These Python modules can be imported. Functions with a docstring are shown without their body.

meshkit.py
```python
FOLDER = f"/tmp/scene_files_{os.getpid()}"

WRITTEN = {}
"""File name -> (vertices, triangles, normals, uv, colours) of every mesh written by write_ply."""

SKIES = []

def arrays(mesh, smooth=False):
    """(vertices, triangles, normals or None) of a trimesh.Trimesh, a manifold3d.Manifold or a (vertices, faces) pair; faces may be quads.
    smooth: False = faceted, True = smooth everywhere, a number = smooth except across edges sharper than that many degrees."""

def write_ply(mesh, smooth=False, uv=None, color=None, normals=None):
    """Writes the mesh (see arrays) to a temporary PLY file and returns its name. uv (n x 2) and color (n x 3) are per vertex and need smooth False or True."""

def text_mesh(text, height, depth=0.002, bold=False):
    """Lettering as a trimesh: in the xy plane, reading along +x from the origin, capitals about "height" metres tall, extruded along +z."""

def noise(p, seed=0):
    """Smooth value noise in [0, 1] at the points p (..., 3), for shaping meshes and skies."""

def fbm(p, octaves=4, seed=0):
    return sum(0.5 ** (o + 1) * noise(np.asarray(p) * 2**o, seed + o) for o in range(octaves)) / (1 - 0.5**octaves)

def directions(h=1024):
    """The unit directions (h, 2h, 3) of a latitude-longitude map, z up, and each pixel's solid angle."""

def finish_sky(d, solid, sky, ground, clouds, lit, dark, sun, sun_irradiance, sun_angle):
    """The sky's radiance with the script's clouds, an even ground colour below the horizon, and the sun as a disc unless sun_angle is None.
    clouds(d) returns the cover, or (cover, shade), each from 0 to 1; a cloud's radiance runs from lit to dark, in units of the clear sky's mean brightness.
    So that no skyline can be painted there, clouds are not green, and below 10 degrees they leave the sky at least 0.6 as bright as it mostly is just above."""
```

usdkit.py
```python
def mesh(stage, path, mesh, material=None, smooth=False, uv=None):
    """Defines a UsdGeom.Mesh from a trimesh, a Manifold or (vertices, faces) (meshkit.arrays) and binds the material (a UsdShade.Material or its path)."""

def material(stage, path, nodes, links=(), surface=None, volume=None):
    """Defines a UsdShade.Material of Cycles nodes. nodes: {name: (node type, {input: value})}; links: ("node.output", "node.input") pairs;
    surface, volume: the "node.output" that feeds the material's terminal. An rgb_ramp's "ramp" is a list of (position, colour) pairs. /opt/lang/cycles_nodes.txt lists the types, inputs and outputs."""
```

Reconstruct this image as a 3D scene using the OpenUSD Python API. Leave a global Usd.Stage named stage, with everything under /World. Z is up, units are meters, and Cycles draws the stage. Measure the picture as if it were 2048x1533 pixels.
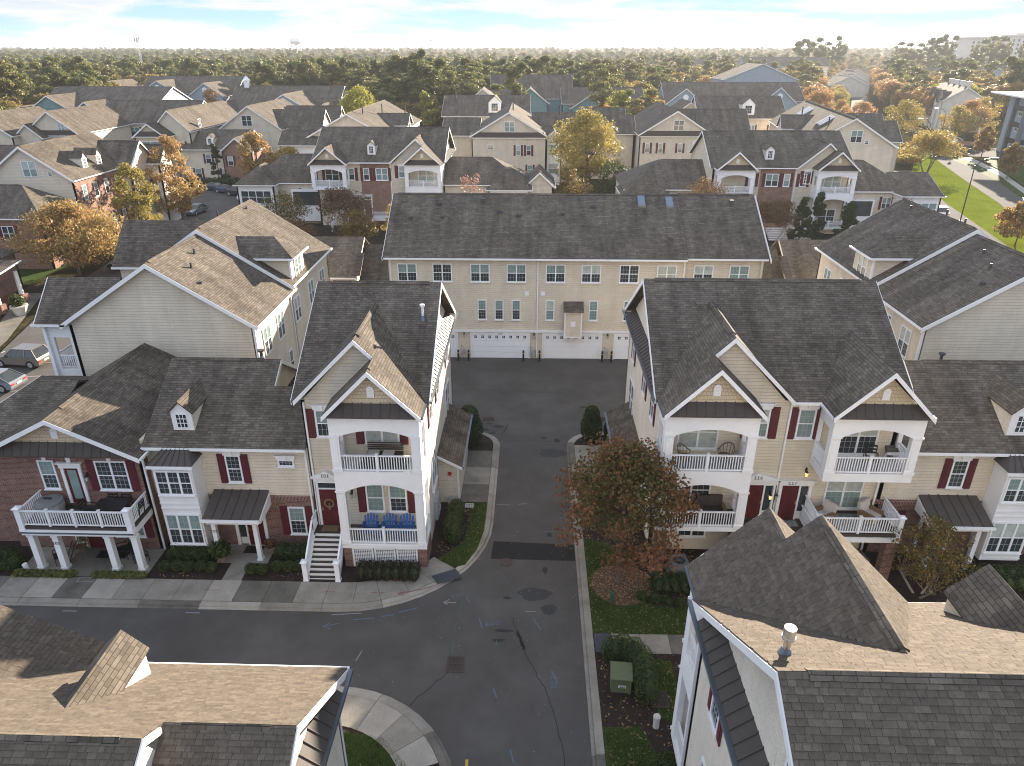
import math, random
import numpy as np, trimesh, usdkit, meshkit
import shapely
from shapely.geometry import Polygon, box as SB
from shapely.ops import unary_union
from pxr import Usd, UsdGeom, UsdLux, UsdShade, Gf, Sdf, Vt

stage = Usd.Stage.CreateInMemory()
UsdGeom.SetStageUpAxis(stage, UsdGeom.Tokens.z)
UsdGeom.SetStageMetersPerUnit(stage, 1.0)
UsdGeom.Xform.Define(stage, '/World')
UsdGeom.Scope.Define(stage, '/World/Looks')

# ---------------------------------------------------------------- camera, sky, sun, exposure
CAM_H, PITCH, YAW, FPX = 24.7, math.radians(25.3), math.radians(1.6), 1422.0
EXPOSURE, HAZE = 2.22, .00010
SUN_EL, SUN_AZ = math.radians(14.3), math.radians(29.5)      # azimuth from +y towards +x
SUN_I, SKY_S, AEROSOL = 1.15, 0.042, 0.0
VEIL, CLOUD_LIT, CLOUD_DARK = (2.7, 4.1, 5.9), (4.9, 4.75, 5.2), (3.5, 4.1, 5.4)
fwd = np.array([-math.sin(YAW) * math.cos(PITCH), math.cos(YAW) * math.cos(PITCH), -math.sin(PITCH)])
rgt = np.array([math.cos(YAW), math.sin(YAW), 0.0])
upv = np.cross(rgt, fwd)
cam = UsdGeom.Camera.Define(stage, '/World/camera')
m4 = Gf.Matrix4d(*[*map(float, rgt), 0.0, *map(float, upv), 0.0, *map(float, -fwd), 0.0, 0.0, 0.0, CAM_H, 1.0])
cam.AddTransformOp().Set(m4)
cam.CreateHorizontalApertureAttr(36.0)
cam.CreateVerticalApertureAttr(36.0 * 1533 / 2048)
cam.CreateFocalLengthAttr(36.0 * FPX / 2048)
cam.CreateClippingRangeAttr(Gf.Vec2f(0.5, 20000.0))
cam.CreateExposureAttr(EXPOSURE)

sun_dir = np.array([math.cos(SUN_EL) * math.sin(SUN_AZ), math.cos(SUN_EL) * math.cos(SUN_AZ), math.sin(SUN_EL)])
sun = UsdLux.DistantLight.Define(stage, '/World/sun')
sun.CreateNormalizeAttr(True)
sun.CreateIntensityAttr(SUN_I)
sun.CreateAngleAttr(0.6)
sun.CreateColorAttr(Gf.Vec3f(1.0, 0.87, 0.71))
zax = sun_dir
xax = np.cross([0, 0, 1.0], zax); xax /= np.linalg.norm(xax)
yax = np.cross(zax, xax)
sun.AddTransformOp().Set(Gf.Matrix4d(*[*map(float, xax), 0.0, *map(float, yax), 0.0, *map(float, zax), 0.0, 0.0, 0.0, 0.0, 1.0]))

skym = usdkit.material(stage, '/World/Looks/sky', {
    'tc': ('texture_coordinate', {}),
    'sky': ('sky_texture', {'sky_type': 'single_scattering', 'sun_disc': False, 'sun_elevation': SUN_EL, 'sun_rotation': SUN_AZ, 'altitude': 100.0, 'air_density': 0.5, 'aerosol_density': AEROSOL, 'ozone_density': 3.0}),
    'mp': ('mapping', {'scale': (5.2, 5.2, 40.0), 'location': (4.1, 2.3, 0.15)}),
    'n': ('noise_texture', {'scale': 1.0, 'detail': 7.0, 'roughness': 0.55}),
    'r': ('rgb_ramp', {'ramp': [(0.0, (.93,) * 3), (0.46, (.93,) * 3), (0.60, (.94,) * 3), (0.72, (0.94,) * 3), (1.0, (0.95,) * 3)]}),
    'cc': ('rgb_ramp', {'ramp': [(0.0, VEIL), (0.42, VEIL), (0.54, CLOUD_LIT), (0.66, CLOUD_DARK), (1.0, CLOUD_DARK)]}),
    'mx': ('mix', {'mix_type': 'mix'}),
    'bg': ('background_shader', {'strength': SKY_S}),
}, [('tc.generated', 'mp.vector'), ('mp.vector', 'n.vector'), ('n.fac', 'r.fac'), ('n.fac', 'cc.fac'),
    ('r.color', 'mx.fac'), ('sky.color', 'mx.color1'), ('cc.color', 'mx.color2'), ('mx.color', 'bg.color')], surface='bg.background')
dome = UsdLux.DomeLight.Define(stage, '/World/sky')
UsdShade.MaterialBindingAPI.Apply(dome.GetPrim()).Bind(skym)
dome.GetPrim().SetCustomDataByKey('kind', 'structure')

# ---------------------------------------------------------------- materials
def mat(name, nodes, links, surface='p.BSDF', volume=None):
    return usdkit.material(stage, '/World/Looks/' + name, nodes, links, surface=surface, volume=volume)

def plain(name, c, rough=0.6, metal=0.0, spec=0.4, var=0.12, scale=3.0, bump=0.0):
    n = {'g': ('geometry', {}), 'n': ('noise_texture', {'scale': scale, 'detail': 5.0, 'roughness': 0.65}),
         'r': ('rgb_ramp', {'ramp': [(0.25, tuple(x * (1 - var) for x in c)), (0.75, tuple(min(1, x * (1 + var)) for x in c))]}),
         'p': ('principled_bsdf', {'roughness': rough, 'metallic': metal, 'specular_ior_level': spec})}
    l = [('g.position', 'n.vector'), ('n.fac', 'r.fac'), ('r.color', 'p.base_color')]
    if bump:
        n['b'] = ('bump', {'strength': 1.0, 'distance': bump}); l += [('n.fac', 'b.height'), ('b.normal', 'p.normal')]
    return mat(name, n, l)

def bricky(name, c1, c2, cm, w, h, ms, bias=0.0, dist=0.01, stain=0.25, sscale=0.7, rough=0.85, off=0.5, lap=0.0, spec=0.25, squash=1.0, streak=0.0):
    n = {'t': ('texture_coordinate', {}), 'g': ('geometry', {}),
         'b': ('brick_texture', {'scale': 1.0, 'brick_width': w, 'row_height': h, 'mortar_size': ms, 'mortar_smooth': 0.2, 'bias': bias, 'offset': off, 'color1': c1, 'color2': c2, 'mortar': cm, 'squash': squash, 'squash_frequency': 3}),
         'n': ('noise_texture', {'scale': sscale, 'detail': 6.0, 'roughness': 0.7}),
         'n2': ('noise_texture', {'scale': 22.0, 'detail': 3.0}),
         'r': ('rgb_ramp', {'ramp': [(0.3, (1 - stain,) * 3), (0.7, (1 + stain * .6,) * 3)]}),
         'r2': ('rgb_ramp', {'ramp': [(0.3, (.86,) * 3), (0.7, (1.1,) * 3)]}),
         'm': ('mix', {'mix_type': 'multiply', 'fac': 1.0}), 'm2': ('mix', {'mix_type': 'multiply', 'fac': 1.0}),
         'bu': ('bump', {'strength': 1.0, 'distance': dist, 'invert': True}),
         'p': ('principled_bsdf', {'roughness': rough, 'specular_ior_level': spec})}
    l = [('t.UV', 'b.vector'), ('g.position', 'n.vector'), ('g.position', 'n2.vector'), ('n.fac', 'r.fac'), ('n2.fac', 'r2.fac'), ('b.color', 'm.color1'), ('r.color', 'm.color2'),
         ('m.color', 'm2.color1'), ('r2.color', 'm2.color2'), ('m2.color', 'p.base_color'), ('b.fac', 'bu.height'), ('bu.normal', 'p.normal')]
    if streak:
        n['sm'] = ('mapping', {'scale': (1.1, .16, 1.0)}); n['sn'] = ('noise_texture', {'scale': 1.0, 'detail': 5.0, 'roughness': .62}); n['sr'] = ('rgb_ramp', {'ramp': [(.32, (1 - streak,) * 3), (.62, (1 + streak * .35,) * 3)]}); n['m3'] = ('mix', {'mix_type': 'multiply', 'fac': 1.0})
        l = [x for x in l if x[1] != 'p.base_color'] + [('t.UV', 'sm.vector'), ('sm.vector', 'sn.vector'), ('sn.fac', 'sr.fac'), ('m2.color', 'm3.color1'), ('sr.color', 'm3.color2'), ('m3.color', 'p.base_color')]
    if lap:
        n['s'] = ('separate_xyz', {}); n['d'] = ('math', {'math_type': 'divide', 'value2': h}); n['f'] = ('math', {'math_type': 'fraction'})
        n['lb'] = ('bump', {'strength': 1.0, 'distance': lap, 'invert': True})
        l += [('t.UV', 's.vector'), ('s.y', 'd.value1'), ('d.value', 'f.value1'), ('f.value', 'lb.height'), ('bu.normal', 'lb.normal')]
        l = [x for x in l if x != ('bu.normal', 'p.normal')] + [('lb.normal', 'p.normal')]
    return mat(name, n, l)

M = {}
M['shingle'] = bricky('shingle', (.172, .144, .114), (.106, .089, .070), (.062, .054, .045), .30, .145, .010, dist=.012, stain=.30, sscale=.35, off=.37, lap=.018, rough=.9, spec=.10, squash=1.6, streak=.34)
M['siding'] = bricky('siding', (.67, .59, .465), (.65, .57, .445), (.51, .44, .34), 3.7, .18, .006, dist=.004, stain=.10, off=.37, lap=.022, rough=.6, spec=.3, streak=.10)
M['siding_grey'] = bricky('siding_grey', (.30, .36, .40), (.29, .35, .39), (.2, .25, .28), 3.7, .18, .006, dist=.004, stain=.10, off=.37, lap=.022, rough=.6, streak=.10)
M['siding_teal'] = bricky('siding_teal', (.17, .29, .30), (.16, .28, .29), (.12, .2, .2), 3.7, .18, .006, dist=.004, stain=.10, off=.37, lap=.022, rough=.6, streak=.10)
M['siding_cream'] = bricky('siding_cream', (.69, .63, .53), (.67, .61, .51), (.53, .48, .40), 3.7, .18, .006, dist=.004, stain=.10, off=.37, lap=.022, rough=.6, streak=.10)
M['shake'] = bricky('shake', (.62, .51, .35), (.58, .475, .325), (.40, .33, .23), .17, .19, .008, dist=.008, stain=.12, off=.43, lap=.02, rough=.7)
M['brick'] = bricky('brick', (.25, .10, .068), (.13, .052, .038), (.34, .29, .245), .215, .075, .010, dist=.008, stain=.22, sscale=1.2)
M['brick_far'] = bricky('brick_far', (.30, .15, .105), (.20, .10, .07), (.32, .27, .22), .43, .15, .018, dist=.008, stain=.22, sscale=1.2)
M['brick_rowlock'] = bricky('brick_rowlock', (.20, .06, .045), (.13, .045, .035), (.42, .37, .32), .075, .30, .010, dist=.008, stain=.2, off=0.0)
M['white'] = plain('white_paint', (.78, .77, .75), .45, var=.05, scale=1.2)
M['white_vinyl'] = plain('white_vinyl', (.80, .80, .80), .35, var=.03)
M['metal_roof'] = plain('metal_roof', (.066, .054, .047), .55, metal=0.0, spec=.25, var=.10, scale=1.5)
M['gutter_dark'] = plain('gutter_dark', (.13, .15, .17), .4, metal=.6, spec=.5)
M['maroon'] = plain('maroon_paint', (.085, .014, .02), .5, var=.12)
M['door_red'] = plain('door_red', (.082, .012, .014), .4, var=.1)
M['glass'] = plain('window_glass', (.030, .036, .038), .06, spec=.7, var=.5, scale=1.1)
M['glass_blind'] = plain('window_glass_blind', (.20, .27, .25), .08, spec=.6, var=.22, scale=1.4)
M['glass_curtain'] = plain('window_glass_curtain', (.42, .46, .42), .10, spec=.6, var=.3, scale=3.0)
M['deck'] = plain('deck_boards', (.055, .042, .036), .6, var=.25, scale=6.0)
M['deck_grey'] = plain('deck_grey', (.42, .42, .41), .7, var=.08)
M['black'] = plain('black_iron', (.012, .012, .013), .45, var=.2)
M['steel'] = plain('galvanised_steel', (.62, .58, .52), .32, metal=.9, var=.12)
M['pipe'] = plain('dark_pipe', (.05, .05, .052), .6)
M['lead'] = plain('lead_flashing', (.16, .19, .23), .5, metal=.3, var=.2)
M['brass'] = plain('brass', (.7, .5, .2), .3, metal=.9)
M['blue'] = plain('blue_plastic', (.004, .085, .28), .4, var=.06)
M['cushion'] = plain('cushion', (.55, .50, .46), .9, var=.08)
M['wicker'] = plain('wicker', (.19, .12, .06), .8, var=.25, scale=25)
M['terracotta'] = plain('pot_clay', (.25, .18, .14), .8, var=.2)
M['stoneware'] = plain('pot_pale', (.55, .52, .47), .8, var=.1)
M['grey_plastic'] = plain('grey_plastic', (.36, .37, .37), .6)
M['dark_grey'] = plain('dark_grey', (.16, .165, .165), .6)
M['cover'] = plain('grill_cover', (.20, .20, .20), .8)
M['green_box'] = plain('green_paint', (.115, .135, .065), .55, var=.12, scale=5)
M['green_dark'] = plain('green_dark', (.03, .08, .05), .5)
M['yellow'] = plain('yellow_paint', (.5, .33, .05), .7)
M['red'] = plain('red_paint', (.42, .02, .02), .45)
M['rusty'] = plain('rusty_iron', (.075, .052, .043), .75, var=.3, scale=9)
M['skylight'] = plain('skylight_glass', (.13, .17, .21), .15, spec=.5)
M['bark'] = plain('bark', (.12, .09, .07), .9, var=.3, scale=8, bump=.02)
M['bark_pale'] = plain('bark_pale', (.30, .25, .19), .9, var=.3, scale=8, bump=.02)
M['rug'] = plain('rug', (.22, .25, .24), .95, var=.7, scale=4.5)
M['paint_blue'] = plain('marking_blue', (.10, .145, .20), .8, var=.35, scale=14)
M['paint_white'] = plain('marking_white', (.30, .29, .28), .8, var=.2, scale=9)
M['paint_red'] = plain('marking_red', (.27, .11, .085), .8, var=.5, scale=9)
M['paint_green'] = plain('marking_green', (.075, .12, .085), .8, var=.4, scale=9)
M['tar'] = plain('tar', (.016, .015, .015), .55, var=.3)
M['wet'] = plain('oil_stain', (.028, .027, .027), .5, var=.35, scale=5)
M['tire'] = plain('tyre_rubber', (.015, .015, .015), .8)
M['lamp_glow'] = mat('lamp_glow', {'p': ('principled_bsdf', {'base_color': (.9, .7, .35), 'emission_color': (1.0, .62, .22), 'emission_strength': .22})}, [])

def ground_mat(name, ramp, scale=.6, bump=.01, fine=14.0, rough=.9, finemix=.25, spec=.3, speck=None):
    n = {'g': ('geometry', {}), 'n': ('noise_texture', {'scale': scale, 'detail': 8.0, 'roughness': 0.68}),
         'f': ('noise_texture', {'scale': fine, 'detail': 4.0, 'roughness': 0.8}),
         'r': ('rgb_ramp', {'ramp': ramp}), 'r2': ('rgb_ramp', {'ramp': [(.3, (1 - finemix * 1.4,) * 3), (.7, (1 + finemix,) * 3)]}),
         'm': ('mix', {'mix_type': 'multiply', 'fac': 1.0}), 'b': ('bump', {'strength': 1.0, 'distance': bump}),
         'p': ('principled_bsdf', {'roughness': rough, 'specular_ior_level': spec})}
    l = [('g.position', 'n.vector'), ('g.position', 'f.vector'), ('n.fac', 'r.fac'), ('f.fac', 'r2.fac'), ('r.color', 'm.color1'), ('r2.color', 'm.color2'), ('f.fac', 'b.height'), ('b.normal', 'p.normal')]
    if speck:
        n['v'] = ('voronoi_texture', {'scale': speck[0], 'randomness': 1.0}); n['vr'] = ('rgb_ramp', {'ramp': [(0, (1, 1, 1)), (speck[1], (1, 1, 1)), (speck[1] + .01, (0, 0, 0)), (1, (0, 0, 0))]})
        n['ms'] = ('mix', {'mix_type': 'mix', 'color2': speck[2]})
        l += [('g.position', 'v.vector'), ('v.distance', 'vr.fac'), ('vr.color', 'ms.fac'), ('m.color', 'ms.color1'), ('ms.color', 'p.base_color')]
    else:
        l += [('m.color', 'p.base_color')]
    return mat(name, n, l)
M['asphalt'] = ground_mat('asphalt', [(.3, (.074, .067, .060)), (.5, (.093, .085, .078)), (.72, (.118, .109, .101))], scale=.35, fine=30, bump=.004, rough=.8, speck=(1.3, .035, (.16, .14, .11)))
M['asphalt_new'] = ground_mat('asphalt_new', [(.3, (.014, .013, .013)), (.7, (.022, .021, .02))], scale=.9, fine=30, bump=.004, rough=.75, speck=(1.7, .04, (.18, .13, .07)))
M['road_light'] = ground_mat('road_light', [(.3, (.095, .09, .085)), (.7, (.125, .118, .11))], scale=.3, fine=20, bump=.003, spec=.05, rough=1.0)
M['concrete'] = ground_mat('concrete', [(.25, (.17, .155, .13)), (.45, (.27, .245, .205)), (.75, (.38, .35, .30))], scale=.75, fine=18, bump=.004, finemix=.15)
M['concrete_dark'] = ground_mat('concrete_dark', [(.25, (.09, .085, .075)), (.5, (.16, .145, .12)), (.8, (.24, .22, .185))], scale=.9, fine=18, bump=.004, finemix=.2)
M['concrete_pale'] = ground_mat('concrete_pale', [(.25, (.30, .27, .23)), (.75, (.46, .42, .36))], scale=.9, fine=18, bump=.003, finemix=.12)
M['mulch'] = ground_mat('mulch', [(.3, (.022, .014, .011)), (.7, (.058, .036, .028))], scale=1.2, fine=24, bump=.03, finemix=.7, speck=(4.5, .07, (.17, .12, .085)))
M['leaf_litter'] = ground_mat('leaf_litter', [(.3, (.09, .055, .038)), (.7, (.19, .115, .075))], scale=2.2, fine=20, bump=.03, finemix=.7)
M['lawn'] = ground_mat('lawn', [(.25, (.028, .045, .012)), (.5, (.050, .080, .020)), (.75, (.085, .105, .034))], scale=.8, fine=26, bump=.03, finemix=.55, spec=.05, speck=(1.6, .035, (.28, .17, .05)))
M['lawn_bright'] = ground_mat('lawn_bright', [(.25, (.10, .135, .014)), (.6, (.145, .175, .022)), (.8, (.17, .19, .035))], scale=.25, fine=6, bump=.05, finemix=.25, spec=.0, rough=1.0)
M['brick_paving'] = bricky('brick_paving', (.30, .10, .07), (.20, .07, .05), (.20, .15, .12), .2, .1, .008)
M['terrain'] = ground_mat('terrain', [(.3, (.035, .034, .016)), (.55, (.06, .052, .026)), (.75, (.09, .07, .035))], scale=.05, fine=.6, bump=.2, finemix=.4, spec=.0, rough=1.0)
M['hills'] = ground_mat('hills', [(.3, (.020, .030, .016)), (.6, (.04, .045, .02)), (.8, (.07, .05, .025))], scale=.012, fine=.05, bump=3.0, finemix=.4)

def leafy(name, cols, scale=.5, trans=.35, rough=.55):
    k = len(cols)
    return mat(name, {'g': ('geometry', {}), 't': ('texture_coordinate', {}), 'o': ('object_info', {}), 'sx': ('separate_xyz', {}),
        'n': ('noise_texture', {'scale': scale, 'detail': 3.0}),
        'a': ('math', {'math_type': 'multiply_add', 'value2': .45, 'value3': 0.0}),
        'a2': ('math', {'math_type': 'multiply_add', 'value2': .75}),
        'a3': ('math', {'math_type': 'multiply_add', 'value2': .22}),
        'r': ('rgb_ramp', {'ramp': [(.18 + .72 * i / (k - 1), c) for i, c in enumerate(cols)]}),
        'd': ('principled_bsdf', {'roughness': rough, 'specular_ior_level': .25}), 'tr': ('translucent_bsdf', {}),
        'mx': ('mix_closure', {'fac': trans})},
        [('t.object', 'n.vector'), ('t.UV', 'sx.vector'), ('sx.x', 'a.value1'), ('n.fac', 'a2.value1'), ('a.value', 'a2.value3'), ('o.random', 'a3.value1'), ('a2.value', 'a3.value3'), ('a3.value', 'r.fac'),
         ('r.color', 'd.base_color'), ('r.color', 'tr.color'), ('d.BSDF', 'mx.closure1'), ('tr.BSDF', 'mx.closure2')], surface='mx.closure')
M['leaf_pine'] = leafy('leaf_pine', [(.055, .085, .028), (.125, .140, .045), (.24, .225, .085)], .35)
M['leaf_wood'] = leafy('leaf_wood', [(.06, .080, .028), (.15, .15, .05), (.28, .22, .07), (.34, .24, .08)], .25)
M['leaf_orange'] = leafy('leaf_orange', [(.13, .125, .035), (.27, .21, .07), (.40, .27, .10), (.46, .25, .13)], .30)
M['leaf_gold'] = leafy('leaf_gold', [(.085, .10, .025), (.20, .19, .045), (.36, .29, .075), (.40, .29, .10)], .30)
M['leaf_lime'] = leafy('leaf_lime', [(0.125, 0.150, 0.025), (0.275, 0.275, 0.050), (0.425, 0.400, 0.075)], .35)
M['leaf_rust'] = leafy('leaf_rust', [(.10, .085, .032), (.17, .095, .04), (.25, .105, .05), (.33, .14, .07)], .9)
M['leaf_olive'] = leafy('leaf_olive', [(.05, .065, .024), (.10, .10, .036), (.16, .12, .04), (.34, .22, .06)], .9)
M['leaf_pink'] = leafy('leaf_pink', [(0.220, 0.120, 0.080), (0.330, 0.170, 0.120), (0.400, 0.220, 0.170)], .7)
M['leaf_bronze'] = leafy('leaf_bronze', [(.085, .075, .038), (.15, .10, .05), (.21, .125, .065)], .7)
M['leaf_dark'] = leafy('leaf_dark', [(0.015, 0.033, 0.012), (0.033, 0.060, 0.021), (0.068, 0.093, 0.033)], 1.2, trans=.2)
M['leaf_hedge'] = leafy('leaf_hedge', [(0.019, 0.035, 0.011), (0.043, 0.068, 0.019), (0.088, 0.115, 0.032)], 1.5, trans=.2)
M['leaf_maroon'] = leafy('leaf_maroon', [(0.020, 0.012, 0.010), (0.035, 0.020, 0.016), (0.050, 0.035, 0.022)], 1.5, trans=.2)
M['leaf_liriope'] = leafy('leaf_liriope', [(0.050, 0.070, 0.020), (0.120, 0.140, 0.040), (0.220, 0.220, 0.080)], 1.5, trans=.25)

def shingle_tab_mat(i, c):
    return plain('shingle_tab_%s' % i, c, .9, var=.22, scale=9.0, spec=.1, bump=.006)
TAB_COL = dict(pale=(.128, .106, .083), warm=(.115, .095, .074), mid=(.106, .087, .068), dark=(.094, .077, .060))
TAB_M = [shingle_tab_mat(k, c) for k, c in TAB_COL.items()]
M['tabs'] = mat('shingle_tabs', {'g': ('geometry', {}), 't': ('texture_coordinate', {}), 'sx': ('separate_xyz', {}), 'n': ('noise_texture', {'scale': 9.0, 'detail': 4.0}),
    'r': ('rgb_ramp', {'ramp': [(0, (.090, .074, .058)), (.35, (.104, .086, .067)), (.7, (.115, .095, .074)), (1, (.134, .110, .086))]}),
    'r2': ('rgb_ramp', {'ramp': [(.3, (.8, .8, .8)), (.7, (1.15, 1.15, 1.15))]}), 'm': ('mix', {'mix_type': 'multiply', 'fac': 1.0}),
    'p': ('principled_bsdf', {'roughness': .9, 'specular_ior_level': .1})},
    [('t.UV', 'sx.vector'), ('sx.x', 'r.fac'), ('g.position', 'n.vector'), ('n.fac', 'r2.fac'), ('r.color', 'm.color1'), ('r2.color', 'm.color2'), ('m.color', 'p.base_color')])

# ---------------------------------------------------------------- mesh building
class TFrame:
    def __init__(s, M3=None, t=(0, 0, 0)):
        s.M = np.eye(3) if M3 is None else np.array(M3, float); s.t = np.array(t, float); s.flip = np.linalg.det(s.M) < 0
    def __call__(s, p):
        return np.asarray(p, float) @ s.M.T + s.t
TF = TFrame()
def frame(x=0, y=0, z=0, rot=0, mirror=False, sc=(1, 1, 1)):
    """local x runs along a front, local y into the building; rot in degrees; mirror flips local x"""
    global TF
    c, s_ = math.cos(math.radians(rot)), math.sin(math.radians(rot))
    R = np.array([[c, -s_, 0], [s_, c, 0], [0, 0, 1.0]])
    if mirror:
        R = R @ np.diag([-1.0, 1, 1])
    TF = TFrame(R @ np.diag(sc), (x, y, z))

class MB:
    def __init__(s):
        s.V, s.F, s.U, s.n = [], [], [], 0
    def poly(s, pts, raw=False):
        p = np.asarray(pts, float) if raw else TF(pts)
        if not raw and TF.flip:
            p = p[::-1]
        k = len(p)
        s._add(p, [(0, i, i + 1) for i in range(1, k - 1)])
    def _add(s, p, tris):
        nrm = np.zeros(3)
        for a, b, c in tris:
            nrm = nrm + np.cross(p[b] - p[a], p[c] - p[a])
        L = np.linalg.norm(nrm); nrm = nrm / L if L > 0 else np.array([0, 0, 1.0])
        u = np.array([1.0, 0, 0]) if abs(nrm[2]) > .999 else np.cross([0, 0, 1.0], nrm)
        u = u / np.linalg.norm(u); v = np.cross(nrm, u)
        s.V.append(p); s.F += [(a + s.n, b + s.n, c + s.n) for a, b, c in tris]; s.U.append(np.stack([p @ u, p @ v], 1)); s.n += len(p)
    def box(s, x0, y0, z0, x1, y1, z1):
        x0, x1 = sorted((x0, x1)); y0, y1 = sorted((y0, y1)); z0, z1 = sorted((z0, z1))
        a, b, c, d = (x0, y0), (x1, y0), (x1, y1), (x0, y1)
        for p, q in ((a, b), (b, c), (c, d), (d, a)):
            s.poly([(*p, z0), (*q, z0), (*q, z1), (*p, z1)])
        s.poly([(*a, z1), (*b, z1), (*c, z1), (*d, z1)]); s.poly([(*d, z0), (*c, z0), (*b, z0), (*a, z0)])
        return s
    def beam(s, p, q, w, h, up=(0, 0, 1)):
        """a bar of width w and height h whose top-face centre line... runs from p to q through its centre"""
        p, q = np.array(p, float), np.array(q, float)
        d = q - p; d /= np.linalg.norm(d); up = np.array(up, float)
        r = np.cross(d, up)
        if np.linalg.norm(r) < 1e-6:
            r = np.array([1.0, 0, 0])
        r /= np.linalg.norm(r); u = np.cross(r, d)
        c = [p + r * a * w / 2 + u * b * h / 2 for a, b in ((-1, -1), (1, -1), (1, 1), (-1, 1))]
        e = [x + (q - p) for x in c]
        for i in range(4):
            j = (i + 1) % 4
            s.poly([c[i], c[j], e[j], e[i]])
        s.poly([c[3], c[2], c[1], c[0]]); s.poly(e)
        return s
    def cone(s, p, q, r0, r1, k=8, caps=True):
        p, q = np.array(p, float), np.array(q, float)
        d = q - p; d /= np.linalg.norm(d); a = np.cross(d, [0, 0, 1.0]) if abs(d[2]) < .95 else np.cross(d, [1.0, 0, 0])
        a /= np.linalg.norm(a); b = np.cross(d, a)
        A = [p + r0 * (math.cos(t) * a + math.sin(t) * b) for t in np.arange(k) * 2 * math.pi / k]
        B = [q + r1 * (math.cos(t) * a + math.sin(t) * b) for t in np.arange(k) * 2 * math.pi / k]
        for i in range(k):
            j = (i + 1) % k
            s.poly([A[i], A[j], B[j], B[i]])
        if caps:
            s.poly(B); s.poly(A[::-1])
        return s
    def lathe(s, x, y, prof, k=14):
        for (r0, z0), (r1, z1) in zip(prof, prof[1:]):
            s.cone((x, y, z0), (x, y, z1 + (1e-6 if z1 == z0 else 0)), r0, r1, k, caps=False)
        r, z = prof[-1]
        s.poly([(x + r * math.cos(t), y + r * math.sin(t), z) for t in np.arange(k) * 2 * math.pi / k])
        return s
    def flat(s, g, zf, both=False):
        """a shapely plan polygon lifted by zf(x, y) (number or function)"""
        f = zf if callable(zf) else (lambda x, y: zf)
        for gg in getattr(g, 'geoms', [g]):
            if gg.is_empty or gg.geom_type != 'Polygon' or gg.area < 1e-4:
                continue
            v, t = trimesh.creation.triangulate_polygon(gg, engine='earcut')
            p = np.array([(a, b, f(a, b)) for a, b in v])
            q = TF(p)
            for tri in t:
                a, b, c = tri
                o = np.cross(v[b] - v[a], v[c] - v[a])
                tri = (a, b, c) if (o > 0) != TF.flip else (a, c, b)
                s._add(q[list(tri)], [(0, 1, 2)])
                if both:
                    s._add(q[list(tri)][::-1], [(0, 1, 2)])
        return s
    def slope(s, g, zf, th=.13):
        """a roof slab over a plan polygon: top by zf, vertical edges, underside"""
        if isinstance(g, (list, tuple)):
            g = Polygon(g)
        s.flat(g, zf)
        for gg in getattr(g, 'geoms', [g]):
            if gg.is_empty or gg.geom_type != 'Polygon':
                continue
            v, t = trimesh.creation.triangulate_polygon(gg, engine='earcut')
            q = TF(np.array([(a, b, zf(a, b) - th) for a, b in v]))
            for a, b, c in t:
                o = np.cross(v[b] - v[a], v[c] - v[a])
                tri = (a, c, b) if (o > 0) != TF.flip else (a, b, c)
                s._add(q[list(tri)], [(0, 1, 2)])
            for ring in [gg.exterior, *gg.interiors]:
                c = np.array(ring.coords)[:-1]
                if not ring.is_ccw:
                    c = c[::-1]
                if ring is not gg.exterior:
                    c = c[::-1]
                for a, b in zip(c, np.roll(c, -1, 0)):
                    s.poly([(*a, zf(*a) - th), (*b, zf(*b) - th), (*b, zf(*b)), (*a, zf(*a))])
        return s
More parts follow.
